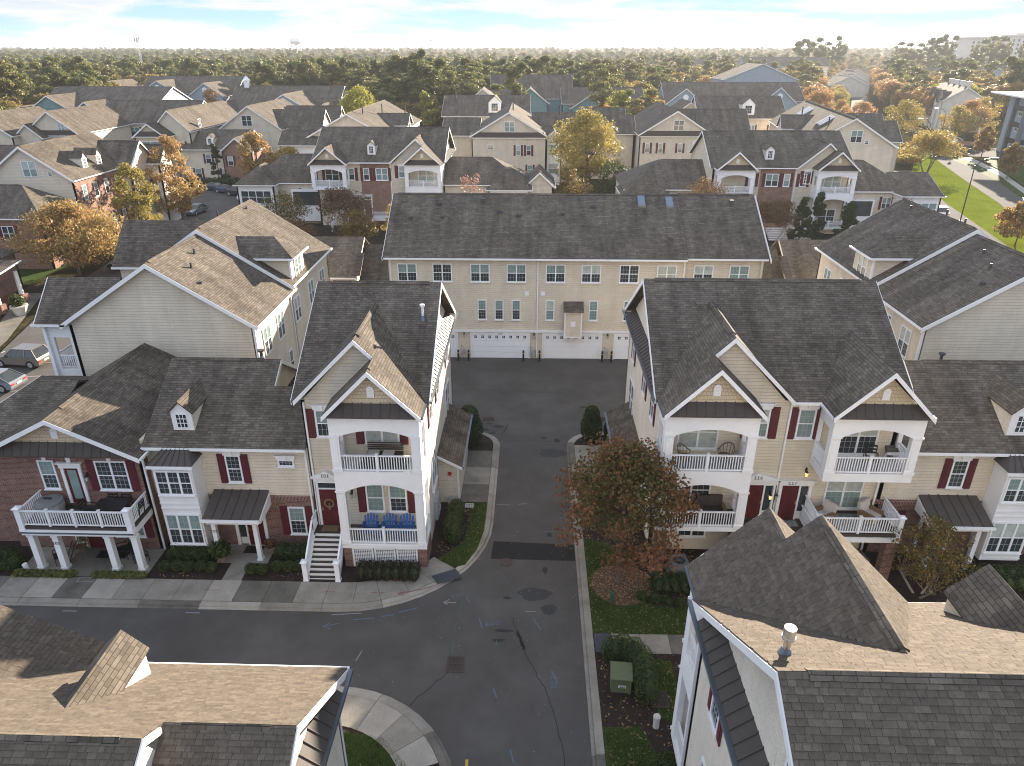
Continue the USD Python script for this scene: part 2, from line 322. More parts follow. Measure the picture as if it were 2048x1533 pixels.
    def sheet(s, g, z0, z1):
        """plan polygon extruded from z0 to z1"""
        return s.slope(g, lambda x, y: z1, z1 - z0)
    def panel(s, g, face, d0, d1):
        """a shapely polygon in (u, z) on a wall face, extruded outward from d0 to d1"""
        for gg in getattr(g, 'geoms', [g]):
            v, t = trimesh.creation.triangulate_polygon(gg, engine='earcut')
            for d, sg in ((d1, 1), (d0, -1)):
                q = TF(np.array([face.p(a, b, d) for a, b in v]))
                for tri in t:
                    a, b, c = tri
                    o = np.cross(v[b] - v[a], v[c] - v[a]) * sg
                    tri = (a, b, c) if (o > 0) != TF.flip else (a, c, b)
                    s._add(q[list(tri)], [(0, 1, 2)])
            for ring in [gg.exterior, *gg.interiors]:
                c = np.array(ring.coords)[:-1]
                if ring.is_ccw != (ring is gg.exterior):
                    c = c[::-1]
                for a, b in zip(c, np.roll(c, -1, 0)):
                    s.poly([face.p(*a, d0), face.p(*b, d0), face.p(*b, d1), face.p(*a, d1)])
        return s
    def fbox(s, face, u0, u1, z0, z1, d0, d1):
        P = face.p
        c0 = [(u0, z0), (u1, z0), (u1, z1), (u0, z1)]
        for i in range(4):
            a, b = c0[i], c0[(i + 1) % 4]
            s.poly([P(*a, d0), P(*b, d0), P(*b, d1), P(*a, d1)])
        s.poly([P(*c, d1) for c in c0])
        s.poly([P(*c, d0) for c in c0[::-1]])
        return s
    def tm(s, m, raw=False):
        v = np.asarray(m.vertices)
        for f in m.faces:
            s.poly(v[f], raw)
        return s

class Face:
    """a vertical wall: u runs along it, the outward side is to the right of u"""
    def __init__(s, ox, oy, ux, uy):
        L = math.hypot(ux, uy); s.o, s.u, s.nrm = (ox, oy), (ux / L, uy / L), (uy / L, -ux / L)
    def p(s, u, z, d=0.0):
        return (s.o[0] + s.u[0] * u + s.nrm[0] * d, s.o[1] + s.u[1] * u + s.nrm[1] * d, z)

COUNT, ORIG, USED_LABELS = {}, {}, {}
def numbered(parent, name):
    k = COUNT.get((parent, name), 0); COUNT[(parent, name)] = k + 1
    return f'{parent}/{name}' if k == 0 else f'{parent}/{name}_{k:03d}'
def tag(prim, label=None, cat=None, group=None, kind=None):
    for k, v in (('label', label), ('category', cat), ('group', group), ('kind', kind)):
        if v:
            prim.SetCustomDataByKey(k, v)
    return prim
def write(path, V, F, U, material, origin=(0, 0, 0), normals=None):
    m = UsdGeom.Mesh.Define(stage, path)
    m.CreatePointsAttr(Vt.Vec3fArray.FromNumpy((V - np.asarray(origin)).astype(np.float32)))
    m.CreateFaceVertexCountsAttr(Vt.IntArray.FromNumpy(np.full(len(F), 3, np.int32)))
    m.CreateFaceVertexIndicesAttr(Vt.IntArray.FromNumpy(np.asarray(F, np.int32).ravel()))
    m.CreateSubdivisionSchemeAttr('none')
    if U is not None:
        UsdGeom.PrimvarsAPI(m).CreatePrimvar('st', Sdf.ValueTypeNames.TexCoord2fArray, 'vertex').Set(Vt.Vec2fArray.FromNumpy(U.astype(np.float32)))
    if normals is not None:
        m.CreateNormalsAttr(Vt.Vec3fArray.FromNumpy(normals.astype(np.float32))); m.SetNormalsInterpolation('vertex')
    UsdShade.MaterialBindingAPI.Apply(m.GetPrim()).Bind(material)
    return m.GetPrim()
def thing(name, label, cat, at=(0, 0, 0), group=None, kind=None, rz=None):
    path = numbered('/World', name)
    x = UsdGeom.Xform.Define(stage, path)
    x.AddTranslateOp().Set(Gf.Vec3d(*map(float, at)))
    if rz is not None:
        x.AddRotateZOp().Set(float(rz))
    ORIG[path] = np.array(at, float) if rz is None else np.zeros(3)
    tag(x.GetPrim(), label, cat, group, kind)
    return path
def part(parent, name, mb, material, label=None, kind=None):
    """defines ONE mesh prim under its thing or part"""
    if not mb.V:
        return None
    path = numbered(parent, name)
    o = ORIG['/'.join(parent.split('/')[:3])]
    pr = write(path, np.vstack(mb.V), mb.F, np.vstack(mb.U), M[material] if isinstance(material, str) else material, o)
    tag(pr, label, None, None, kind)
    return path
def solo(name, mb, material, label=None, cat=None, group=None, kind=None):
    """a thing that is one mesh"""
    V = np.vstack(mb.V); lo, hi = V.min(0), V.max(0)
    o = np.array([(lo[0] + hi[0]) / 2, (lo[1] + hi[1]) / 2, lo[2]])
    path = numbered('/World', name)
    pr = write(path, V, mb.F, np.vstack(mb.U), M[material] if isinstance(material, str) else material, o)
    UsdGeom.Xformable(pr).AddTranslateOp().Set(Gf.Vec3d(*map(float, o)))
    ORIG[path] = o
    tag(pr, label, cat, group, kind)
    return path
def copy_of(src, at, rz=0.0, scale=1.0, label=None, cat=None, group=None, name=None):
    """another of the same kind: an Xform of its own that references the first one and its parts"""
    path = numbered('/World', name or re_base(src))
    x = UsdGeom.Xform.Define(stage, path)
    x.GetPrim().GetReferences().AddInternalReference(src)
    x.GetPrim().SetInstanceable(True)
    set_place(x, at, rz, scale)
    ORIG[path] = np.array(at, float)
    tag(x.GetPrim(), label, cat, group)
    return path
def re_base(p):
    b = p.rpartition('/')[2]
    return b[:-4] if b[-4:-3] == '_' and b[-3:].isdigit() else b
def set_place(x, at, rz=0.0, scale=1.0):
    x.ClearXformOpOrder()
    x.AddTranslateOp().Set(Gf.Vec3d(*map(float, at))); x.AddRotateZOp().Set(float(rz))
    x.AddScaleOp().Set(Gf.Vec3f(*((float(scale),) * 3 if np.ndim(scale) == 0 else map(float, scale))))
# ---------------------------------------------------------------- building components (local frame: front faces -y)
WRNG = random.Random(31)
M['grille'] = plain('window_grille', (.42, .45, .44), .4, var=.03)
def window(P, f, uc, zc, w, h, n=1, near=True, shut=None, head=False, pane=('glass_blind', 'glass'), cols=3, rows=2, sill=True, name='window', split=True):
    """n sash windows side by side in one white frame; shut: width of shutters"""
    u0, u1, z0, z1 = uc - w / 2, uc + w / 2, zc - h / 2, zc + h / 2
    b = .085
    fr = MB()
    fr.fbox(f, u0, u1, z0, z0 + b, .002, .06); fr.fbox(f, u0, u1, z1 - b, z1, .002, .06)
    pw = (w - b) / n
    for i in range(n + 1):
        ww = b if i in (0, n) else b * 1.2
        c = u0 + b / 2 + pw * i
        fr.fbox(f, c - ww / 2, c + ww / 2, z0 + b, z1 - b, .003, .058)
    if sill:
        fr.fbox(f, u0 - .05, u1 + .05, z0 - .06, z0 - .002, .002, .10)
    wp = part(P, name, fr, 'white_vinyl')
    if pane == ('glass_blind', 'glass'):
        pane = WRNG.choice((pane, pane, pane, ('glass_blind', 'glass_blind'), ('glass_curtain', 'glass'), ('glass', 'glass'), ('glass_curtain', 'glass_blind')))
    zm = (z0 + z1) / 2
    for i in range(n):
        a, c = u0 + b / 2 + pw * i + b * .5, u0 + b / 2 + pw * (i + 1) - b * .5
        if split:
            part(wp, 'lower_pane', MB().fbox(f, a, c, z0 + b, zm - .02, .002, .022), pane[1])
            part(wp, 'upper_pane', MB().fbox(f, a, c, zm + .02, z1 - b, .002, .030), pane[0])
            part(wp, 'meeting_rail', MB().fbox(f, a, c, zm - .03, zm + .03, .004, .045), 'white_vinyl')
        else:
            part(wp, 'pane', MB().fbox(f, a, c, z0 + b, z1 - b, .002, .025), pane[1])
        if near:
            g = MB()
            for zz0, zz1 in (((z0 + b, zm), (zm, z1 - b)) if split else ((z0 + b, z1 - b),)):
                for k in range(1, cols):
                    x = a + (c - a) * k / cols
                    g.fbox(f, x - .007, x + .007, zz0, zz1, .004, .033)
                for k in range(1, rows):
                    z = zz0 + (zz1 - zz0) * k / rows
                    g.fbox(f, a, c, z - .007, z + .007, .004, .032)
            part(wp, 'glazing_bars', g, 'grille')
    if head:
        hd = MB().fbox(f, u0 - .06, u1 + .06, z1 + .002, z1 + .20, .002, .09)
        hd.fbox(f, u0 - .12, u1 + .12, z1 + .202, z1 + .27, .002, .14)
        hd.fbox(f, uc - .07, uc + .07, z1 + .01, z1 + .30, .0915, .16)
        part(wp, 'window_head', hd, 'white')
    if shut:
        for s in (-1, 1):
            x0 = u0 - .02 - shut if s < 0 else u1 + .02
            sh = MB().fbox(f, x0, x0 + shut, z0 - .05, z1 + .05, .002, .05)
            for a, c in ((.06, .47), (.53, .94)):
                hh = z1 - z0 + .1
                sh.fbox(f, x0 + .06, x0 + shut - .06, z0 - .05 + hh * a, z0 - .05 + hh * c, .0505, .064)
            part(P, 'shutter', sh, 'maroon')
    return wp

def door(P, f, uc, z0, w=.95, h=2.1, transom=False, sidelight=0, ped=False, colour='door_red', number=None, near=True):
    fr = MB()
    t = .16
    top = z0 + h + (.42 if transom else 0)
    x0, x1 = uc - w / 2, uc + w / 2
    sl = .45 if sidelight else 0
    L0, L1 = x0 - (sl if sidelight < 0 else 0), x1 + (sl if sidelight > 0 else 0)
    fr.fbox(f, L0 - t, L0, z0, top, .002, .10); fr.fbox(f, L1, L1 + t, z0, top, .002, .10)
    fr.fbox(f, L0 - t - .04, L1 + t + .04, top + .001, top + .26, .002, .12); fr.fbox(f, L0 - t - .12, L1 + t + .12, top + .262, top + .33, .002, .2)
    if transom:
        fr.fbox(f, x0, x1, z0 + h, z0 + h + .07, .003, .07)
    if sidelight:
        c = x0 if sidelight < 0 else x1
        fr.fbox(f, c - .04, c + .04, z0, top - .002, .003, .095)
    dp = part(P, 'door', MB().fbox(f, x0, x1, z0, z0 + h, .003, .045), colour)
    part(dp, 'door_frame', fr, 'white')
    if near:
        for a, c in ((.12, .44), (.56, .88)):
            for q0, q1 in ((.08, .45), (.51, .93)):
                part(dp, 'door_panel', MB().fbox(f, x0 + w * a, x0 + w * c, z0 + h * q0, z0 + h * q1, .0455, .06), colour)
        part(dp, 'door_handle', MB().fbox(f, x1 - .12, x1 - .07, z0 + .95, z0 + 1.15, .047, .10), 'brass')
    if transom:
        part(dp, 'transom_pane', MB().fbox(f, x0, x1, z0 + h + .07, top - .002, .003, .03), 'glass')
    if sidelight:
        a, c = (x0 - sl, x0 - .04) if sidelight < 0 else (x1 + .04, x1 + sl)
        part(dp, 'sidelight', MB().fbox(f, a + .03, c - .03, z0 + .5, top - .1, .003, .03), 'glass')
        part(dp, 'sidelight_panel', MB().fbox(f, a + .03, c - .03, z0 + .05, z0 + .48, .003, .03), 'white')
    if ped:
        pm = MB().panel(Polygon([(L0 - t - .2, top + .335), (L1 + t + .2, top + .335), (uc, top + .75)]), f, .002, .22)
        part(dp, 'pediment', pm, 'white')
    if number:
        text_on(dp, number, f, uc, top + (.42 if ped else .07), .17, .125 if not ped else .225)
    return dp

def text_on(P, s, f, uc, z, h, d, material='black', name='house_number'):
    t = meshkit.text_mesh(s, h, .012)
    v = np.array(t.vertices); wdt = v[:, 0].max()
    mb = MB()
    for tri in t.faces:
        q = v[tri]
        mb.poly([f.p(uc - wdt / 2 + a, z + b, d + c) for a, b, c in q])
    return part(P, name, mb, material)

def rail(P, p, q, z, h=.95, near=True, mid=True, step=.125, name='railing'):
    """a white railing between two plan points; q or p may carry their own z for a sloping rail"""
    p3 = (p[0], p[1], z if len(p) < 3 else p[2]); q3 = (q[0], q[1], z if len(q) < 3 else q[2])
    p3, q3 = np.array(p3, float), np.array(q3, float)
    r = MB().beam(p3 + [0, 0, h - .03], q3 + [0, 0, h - .03], .09, .06).beam(p3 + [0, 0, .12], q3 + [0, 0, .12], .06, .06)
    L = np.linalg.norm(q3[:2] - p3[:2])
    if mid and L > 2:
        k = max(1, round(L / 1.7) - 1) if mid is True else mid
        for i in range(1, k + 1):
            c = p3 + (q3 - p3) * i / (k + 1)
            r.box(c[0] - .055, c[1] - .055, c[2] + .02, c[0] + .055, c[1] + .055, c[2] + h + .06)
            r.box(c[0] - .075, c[1] - .075, c[2] + h + .061, c[0] + .075, c[1] + .075, c[2] + h + .09)
    n = int(L / step)
    if not near:
        for i in range(1, n):
            c = p3 + (q3 - p3) * i / n
            r.beam(c + [0, 0, .15], c + [0, 0, h - .061], .042, .042)
        return part(P, name, r, 'white_vinyl')
    rp = part(P, name, r, 'white_vinyl')
    for i in range(1, n):
        c = p3 + (q3 - p3) * i / n
        part(rp, 'baluster', MB().beam(c + [0, 0, .151], c + [0, 0, h - .061], .04, .04), 'white_vinyl')
    return rp

def newel(P, x, y, z0, h, w=.2, name='newel_post'):
    m = MB().box(x - w / 2, y - w / 2, z0, x + w / 2, y + w / 2, z0 + h)
    m.box(x - w / 2 - .02, y - w / 2 - .02, z0 + .002, x + w / 2 + .02, y + w / 2 + .02, z0 + .16)
    c = MB().box(x - w / 2 - .05, y - w / 2 - .05, z0 + h + .001, x + w / 2 + .05, y + w / 2 + .05, z0 + h + .05)
    k = w / 2 + .05
    for a, b in (((-k, -k), (k, -k)), ((k, -k), (k, k)), ((k, k), (-k, k)), ((-k, k), (-k, -k))):
        c.poly([(x + a[0], y + a[1], z0 + h + .051), (x + b[0], y + b[1], z0 + h + .051), (x, y, z0 + h + .11)])
    pp = part(P, name, m, 'white_vinyl'); part(pp, 'post_cap', c, 'white_vinyl')

def pent(P, g, zf, seams, near=True, name='metal_roof', along='x', under=True):
    """a standing-seam metal roof: one panel per pan between the seams, with a raised seam"""
    edge = MB().slope(g, lambda x, y: zf(x, y) - .03, .05)
    pp = part(P, name, edge, 'metal_roof')
    x0, y0, x1, y1 = g.bounds
    for a, b in zip(seams, seams[1:]):
        cell = (SB(a, y0 - 1, b, y1 + 1) if along == 'x' else SB(x0 - 1, a, x1 + 1, b)).intersection(g)
        if cell.is_empty or cell.area < .02:
            continue
        rib = (SB(b - .022, y0 - 1, b + .022, y1 + 1) if along == 'x' else SB(x0 - 1, b - .022, x1 + 1, b + .022)).intersection(g)
        m = MB().slope(cell, zf, .025)
        if not rib.is_empty and b != seams[-1]:
            m.slope(rib, lambda x, y: zf(x, y) + .045, .06)
        part(pp, 'metal_panel', m, 'metal_roof')
    return pp

def rakes(P, segs, w=.05, h=.21, mat_='white', name='rake_board'):
    """white boards along gable edges, cut plumb at both ends; each segment is ((x,y,z),(x,y,z)) along the roof edge's top"""
    for p, q in segs:
        p, q = np.array(p, float) - [0, 0, .02], np.array(q, float) - [0, 0, .02]
        d = (q - p)[:2]; d /= np.linalg.norm(d); o = np.array([-d[1], d[0], 0]) * w / 2; dn = np.array([0, 0, -h * 1.15])
        A, B = [p - o, q - o, q - o + dn, p - o + dn], [p + o, q + o, q + o + dn, p + o + dn]
        mb = MB()
        mb.poly(A[::-1]); mb.poly(B)
        for i in range(4):
            j = (i + 1) % 4
            mb.poly([A[i], A[j], B[j], B[i]])
        part(P, name, mb, mat_)

def gutter(P, p, q, mat_='white', name='gutter'):
    p, q = np.array(p, float), np.array(q, float)
    part(P, name, MB().beam(p - [0, 0, .07], q - [0, 0, .07], .11, .13), mat_)

def downspout(P, x, y, z1, z0, mat_='white'):
    part(P, 'downspout', MB().box(x - .045, y - .04, z0, x + .045, y + .04, z1), mat_)

def ridgecap(P, p, q, w=.34, name='ridge_vent'):
    p, q = np.array(p, float), np.array(q, float)
    d = (q - p) / np.linalg.norm(q - p); r = np.array([d[1], -d[0], 0]) * w / 2
    sec = [(-1, -.13), (-1, -.06), (0, .055), (1, -.06), (1, -.13)]
    A = [p + r * a + [0, 0, b] for a, b in sec]; B = [q + r * a + [0, 0, b] for a, b in sec]
    mb = MB()
    for i in range(5):
        j = (i + 1) % 5
        mb.poly([A[j], A[i], B[i], B[j]])
    mb.poly(A[::-1]); mb.poly(B)
    part(P, name, mb, 'shingle')

def shakes_gable(P, f, pts, d=0.0, vent=None, vz=None):
    part(P, 'gable_wall', MB().panel(Polygon(pts), f, d - .1, d), 'shake')
    if vent is not None:
        a = [(vent - .17, vz), (vent + .17, vz)] + [(vent + .17 * math.cos(t), vz + .42 + .17 * math.sin(t)) for t in np.linspace(0, math.pi, 9)]
        vp = part(P, 'gable_vent', MB().panel(Polygon(a), f, d + .002, d + .05), 'white')
        lv = MB()
        for k in range(6):
            lv.fbox(f, vent - .12, vent + .12, vz + .06 + k * .075, vz + .06 + k * .075 + .03, d + .0505, d + .062)
        part(vp, 'louvre', lv, 'white')

def wall(P, f, pts, d0=-.2, d1=0.0, m='siding', name='wall', holes=()):
    g = Polygon(pts)
    for h in holes:
        g = g.difference(h)
    return part(P, name, MB().panel(g, f, d0, d1), m)

def rectz(u0, u1, z0, z1):
    return [(u0, z0), (u1, z0), (u1, z1), (u0, z1)]

def arch(u0, u1, z0, zs, zc):
    """opening with a flat-segment arched head from spring zs to crown zc"""
    c, r = (u0 + u1) / 2, (u1 - u0) / 2
    h = zc - zs; R = (r * r + h * h) / (2 * h)
    t0 = math.asin(r / R)
    return Polygon([(u0, z0), (u1, z0)] + [(c + R * math.sin(t), zc - R + R * math.cos(t)) for t in np.linspace(t0, -t0, 15)])

def lantern(P, f, u, z, glow=False):
    m = MB().fbox(f, u - .05, u + .05, z - .02, z + .22, .002, .03)
    c = np.array(f.p(u, z, .16))
    m.beam(np.array(f.p(u, z + .12, .03)), c + [0, 0, .12], .03, .03)
    m.cone(c + [0, 0, .02], c + [0, 0, .12], .10, .02, 6)
    m.cone(c + [0, 0, -.26], c + [0, 0, -.22], .05, .05, 6)
    lp = part(P, 'wall_lantern', m, 'black')
    part(lp, 'lantern_glass', MB().cone(c + [0, 0, -.22], c + [0, 0, .02], .055, .085, 6), 'lamp_glow' if glow else 'glass_curtain')

def dormer(P, xc, yf, zb, w, hw, zroof, pitch=1.0, near=True, m='white', yb=None, name='dormer', cheek='siding_cream', glassy='glass'):
    """a small gabled dormer: front at yf, base zb, wall height hw; zroof(y) is the height of the roof it stands on"""
    f = Face(xc - w / 2, yf, 1, 0)
    ze = zb + hw; zr = ze + (w / 2 + .12) * pitch
    y = yf
    while zroof(y) < zr and y < yf + 8:
        y += .05
    yr = y
    y = yf
    while zroof(y) < ze and y < yf + 8:
        y += .05
    ye = y
    fr = MB().panel(Polygon([(0, zb), (w, zb), (w, ze), (w / 2, ze + w / 2 * pitch), (0, ze)]), f, -.12, 0)
    dp = part(P, name, fr, m)
    for s in (-1, 1):
        x = xc + s * (w / 2 - .004)
        tri = Polygon([(yf + .01, zb), (yf + .01, ze), (ye, ze), (yf + .3, zroof(yf + .3))])
        part(dp, 'dormer_cheek', MB().panel(tri, Face(x - .02, 0, 0, 1), -.02, .02), cheek)
    zf = lambda x, y_: zr - abs(x - xc) * pitch
    rf = MB()
    h = w / 2 + .12
    rf.slope([(xc - h, yf - .12), (xc, yf - .12), (xc, yr + .1), (xc - h, ye + .1)], zf, .08)
    rf.slope([(xc, yf - .12), (xc + h, yf - .12), (xc + h, ye + .1), (xc, yr + .1)], zf, .08)
    part(dp, 'dormer_roof', rf, 'shingle')
    wf = MB()
    ww, wh = w * .52, hw * .72
    u0, u1, z0, z1 = w / 2 - ww / 2, w / 2 + ww / 2, zb + hw * .16, zb + hw * .16 + wh
    part(dp, 'dormer_pane', MB().fbox(f, u0, u1, z0, z1, .003, .03), glassy)
    for k in range(4):
        x = u0 + ww * k / 3
        wf.fbox(f, x - .015, x + .015, z0, z1, .004, .045)
        z = z0 + wh * k / 3
        wf.fbox(f, u0 - .02, u1 + .02, z - .015, z + .015, .005, .046)
    part(dp, 'dormer_bars', wf, 'white_vinyl')
    return dp

def porch_front(P, f, w, zlow, zlevels, post=.45, th=.28, side=False):
    """white porch front: an outline with arched openings; zlevels: [(deck, spring, crown)]"""
    g = Polygon(rectz(0, w, zlow, 9.0))
    for zd, zs, zc in zlevels:
        g = g.difference(arch(post, w - post, zd, zs, zc))
    pp = part(P, 'porch_front', MB().panel(g, f, -th, 0), 'white')
    for zd, zs, zc in zlevels:
        for u in (0, w - post):
            part(pp, 'post_collar', MB().fbox(f, u - .04, u + post + .04, zs - .02, zs + .08, .002, .045), 'white')
            part(pp, 'post_base', MB().fbox(f, u - .04, u + post + .04, zd - .02, zd + .14, .002, .045), 'white')
            part(pp, 'post_panel', MB().fbox(f, (.10 if u == 0 else w - post + .10), (post - .10 if u == 0 else w - .10), zd + .3, zs - .2, .002, .02), 'white')
    return pp

def near_slope_tabs(P, g, zf, n_single, cam_sort=True):
    """asphalt shingle tabs laid in courses over a plan polygon with plane height zf: the largest in view as single parts, the rest joined"""
    c0 = np.array(g.representative_point().coords[0])
    e = 1e-3
    gx = (zf(c0[0] + e, c0[1]) - zf(*c0)) / e; gy = (zf(c0[0], c0[1] + e) - zf(*c0)) / e
    s = math.hypot(gx, gy); k = math.sqrt(1 + s * s)
    up = np.array([gx, gy]) / s; al = np.array([-up[1], up[0]])
    # plan coordinates a (along), b (up the slope, in plan): slope length = b * k
    pts = np.array(g.exterior.coords)
    A, B = pts @ al, pts @ up
    exp = .145
    rows = np.arange(B.min() * k, B.max() * k, exp)
    rg = random.Random(int(abs(c0[0] * 100 + c0[1] * 7)))
    nrm = np.array([-gx, -gy, 1.0]) / math.sqrt(1 + s * s)
    out = []
    prep = shapely.prepared.prep(g)
    for r in rows:
        a = A.min() - rg.random() * .3
        while a < A.max():
            w = rg.choice((.15, .19, .24, .30, .34))
            b0, b1 = r / k, (r + exp) / k
            q = Polygon([tuple(al * aa + up * bb) for aa, bb in ((a + .004, b0), (a + w - .004, b0), (a + w - .004, b1), (a + .004, b1))])
            a += w
            if not prep.intersects(q):
                continue
            if not prep.contains(q):
                q = q.intersection(g)
                if q.geom_type != 'Polygon' or q.area < .004:
                    continue
            out.append((q, b0, rg.random() * .008))
    def tab(mb, q, b0, lift):
        c = np.array(q.exterior.coords)[:-1]
        if not q.exterior.is_ccw:
            c = c[::-1]
        top = []
        for x, y in c:
            t = ((x * up[0] + y * up[1]) - b0) * k / exp
            top.append(np.array([x, y, zf(x, y)]) + nrm * (.026 - .014 * t + lift))
        bot = [np.array([x, y, zf(x, y)]) - nrm * .004 for x, y in c]
        n0 = len(mb.U)
        mb.poly(top)
        for i in range(len(c)):
            j = (i + 1) % len(c)
            mb.poly([bot[i], bot[j], top[j], top[i]])
        rv = rg.random()
        for i in range(n0, len(mb.U)): mb.U[i] = np.full((len(mb.U[i]), 2), rv)
    def key(it):
        x, y = it[0].centroid.coords[0]
        p = TF((x, y, zf(x, y)))
        d = p - np.array([0, 0, CAM_H]); c = d @ fwd
        u, v = (d @ rgt) / c * FPX, (d @ upv) / c * FPX
        inside = abs(u) < 1015 and abs(v) < 758 and (d @ (TF(np.array([x, y, zf(x, y)]) + nrm) - p)) < 0
        return (not inside, c)
    out.sort(key=key)
    for it in out[:n_single]:
        mb = MB(); tab(mb, *it)
        part(P, 'shingle', mb, TAB_M[rg.choice((0, 1, 1, 2, 2, 2, 3, 3))])
    mb = MB()
    for it in out[n_single:]:
        tab(mb, *it)
    return mb
# ---------------------------------------------------------------- ground, streets, kerbs, pavements
from shapely.ops import substring
frame(0, 0, 0)
def ground_z(x, y):
    d = math.hypot(x, y)
    t = min(1.0, max(0.0, (d - 520) / 1500.0)); t = t * t * (3 - 2 * t)
    n = float(meshkit.noise(np.array([x / 420.0, y / 420.0, 0.3]), 3)) - .5
    return -.10 + t * (3 + 8 * n)
def terrain():
    rs = [0, 60, 120, 200, 300, 420, 560, 720, 900, 1150, 1450, 1800, 2200, 2700, 3300, 4000, 5000]
    an = np.linspace(0, 2 * math.pi, 73)[:-1]
    V = [(0, 0, -.1)]; F = []
    for r in rs[1:]:
        for a in an: V.append((r * math.sin(a), r * math.cos(a), ground_z(r * math.sin(a), r * math.cos(a))))
    n = len(an)
    for j in range(n): F.append((0, 1 + (j + 1) % n, 1 + j))
    for i in range(len(rs) - 2):
        for j in range(n):
            a, b = 1 + i * n + j, 1 + i * n + (j + 1) % n
            F += [(a, b, b + n), (a, b + n, a + n)]
    mb = MB(); mb.V = [np.array(V)]; mb.F = F; mb.U = [np.array(V)[:, :2]]
    return mb
solo('ground', terrain(), 'terrain', kind='structure')
def hills():
    rg = np.random.RandomState(5)
    V, F = [], []
    m, k = 160, 6
    for i in range(m + 1):
        a = -1.1 + 2.2 * i / m
        for j in range(k + 1):
            r = 3600 + 500 * j
            h = (8 + 24 * meshkit.noise(np.array([a * 7, j * .9, .2]), 9) + 7 * meshkit.noise(np.array([a * 60, j * 1.7, .2]), 4)) * (j / k) ** .8 - 6
            V.append((r * math.sin(a), r * math.cos(a), h))
    for i in range(m):
        for j in range(k):
            a = i * (k + 1) + j
            F += [(a, a + k + 1, a + k + 2), (a, a + k + 2, a + 1)]
    F = [(a, c, b) for a, b, c in F]
    mb = MB(); V = np.array(V); mb.V = [V]; mb.F = F; mb.U = [V[:, :2]]
    return mb
solo('hills', hills(), 'hills', kind='structure')
def sheet(name, g, z, m, kind='structure', label=None, cat=None):
    return solo(name, MB().flat(g, z), m, label, cat, kind=kind)
def rounded(pts, r):
    g = Polygon(pts)
    return g.buffer(-r, quad_segs=10).buffer(2 * r, quad_segs=10).buffer(-r, quad_segs=10)
street = unary_union([SB(-90, 6, 2.9, 43.5), SB(-18.2, 40, 30, 57.6)])
sheet('street', street, 0.0, 'asphalt')
parking = Polygon([(-46, 40), (-30, 40), (-30, 60), (-33, 75), (-40, 100), (-44, 112), (-46, 135), (-56, 150), (-66, 150), (-64, 125), (-58, 108), (-54, 90), (-52, 74), (-47, 56)])
sheet('car_park', parking, .004, 'asphalt')
for i, (x, y) in enumerate(((-38, 46.5), (-39, 49.2), (-40, 51.9), (-41, 54.6), (-42, 57.3))):
    sheet('bay_line', Polygon([(x - 4.6, y), (x, y + .6), (x, y + .72), (x - 4.6, y + .12)]), .012, 'paint_white', label=None)

def corner(x, y, r, a0, a1, n=12):
    return [(x + r * math.cos(t), y + r * math.sin(t)) for t in np.linspace(math.radians(a0), math.radians(a1), n)]
isl1 = Polygon([(-80, 26.1)] + corner(-9.2, 33.3, 7.2, -90, 0) + corner(-4.0, 42.1, 2.0, 0, 90) + [(-17.0, 44.1), (-17.0, 58.2), (-29.5, 58.2), (-29.5, 46), (-33, 40.8), (-80, 40.8)])
isl2 = Polygon([(2.55, 5)] + [(2.55, 41.5)] + corner(4.6, 42.1, 2.05, 180, 90) + [(24, 44.1), (24.2, 58), (45, 58), (45, 5)])
isl3 = Polygon([(-80, 21.75)] + corner(-8.0, 16.1, 5.6, 90, 0)[:-1] + [(-2.35, 15.5), (-2.2, 5), (-80, 5)])
def island(name, g, kerb_from, kerb_to, walk=None, walk_to=None, km='concrete_dark', step=3.0):
    bed = tag(stage.GetPrimAtPath(solo(name, MB().sheet(g.buffer(-.45), -.05, .10), 'mulch', kind='structure')))
    path = str(bed.GetPath())
    c = g.exterior
    if not c.is_ccw: pass
    ring = g.difference(g.buffer(-.45))
    L = c.length
    kp = numbered('/World', 'kerb')
    UsdGeom.Xform.Define(stage, kp); tag(stage.GetPrimAtPath(kp), kind='structure'); ORIG[kp] = np.zeros(3)
    rg = random.Random(4)
    s = kerb_from
    while s < kerb_to:
        e = min(kerb_to, s + step)
        seg = substring(c, s + .012, e - .012).buffer(.46, cap_style='flat').intersection(ring)
        tot = seg
        top = tot.intersection(g.buffer(-.16))
        if tot.area > .05:
            mb = MB().sheet(tot, -.05, .025)
            if not top.is_empty: mb.sheet(top, .026, .105)
            part(kp, 'kerb_stone', mb, rg.choice(('concrete', 'concrete', 'concrete_pale', 'concrete_dark')))
        s = e
    if walk:
        wp = numbered('/World', 'pavement')
        UsdGeom.Xform.Define(stage, wp); tag(stage.GetPrimAtPath(wp), kind='structure'); ORIG[wp] = np.zeros(3)
        s = walk[0]
        band = g.buffer(-.47).difference(g.buffer(-1.95))
        while s < walk[1]:
            e = s + 1.5
            seg = substring(c, s + .01, e - .01)
            q = seg.buffer(1.97, cap_style='flat').intersection(band)
            if q.geom_type == 'MultiPolygon': q = max(q.geoms, key=lambda a: a.area)
            if q.area > .3:
                part(wp, 'paving_slab', MB().sheet(q, -.02, .128 + rg.random() * .004), rg.choice(('concrete', 'concrete', 'concrete_dark', 'concrete_pale')) if walk[2] else rg.choice(('concrete_pale', 'concrete')))
            s = e
    return path
def along(g, p):
    return g.exterior.project(shapely.geometry.Point(p))
n1 = along(isl1, (-2.0, 41.0))
island('planting_bed', isl1, along(isl1, (-46, 26.1)), along(isl1, (-5.3, 44.1)), (along(isl1, (-46, 26.1)), along(isl1, (-3.6, 28.6)), True))
island('planting_bed', isl2, 0, 1e-3)
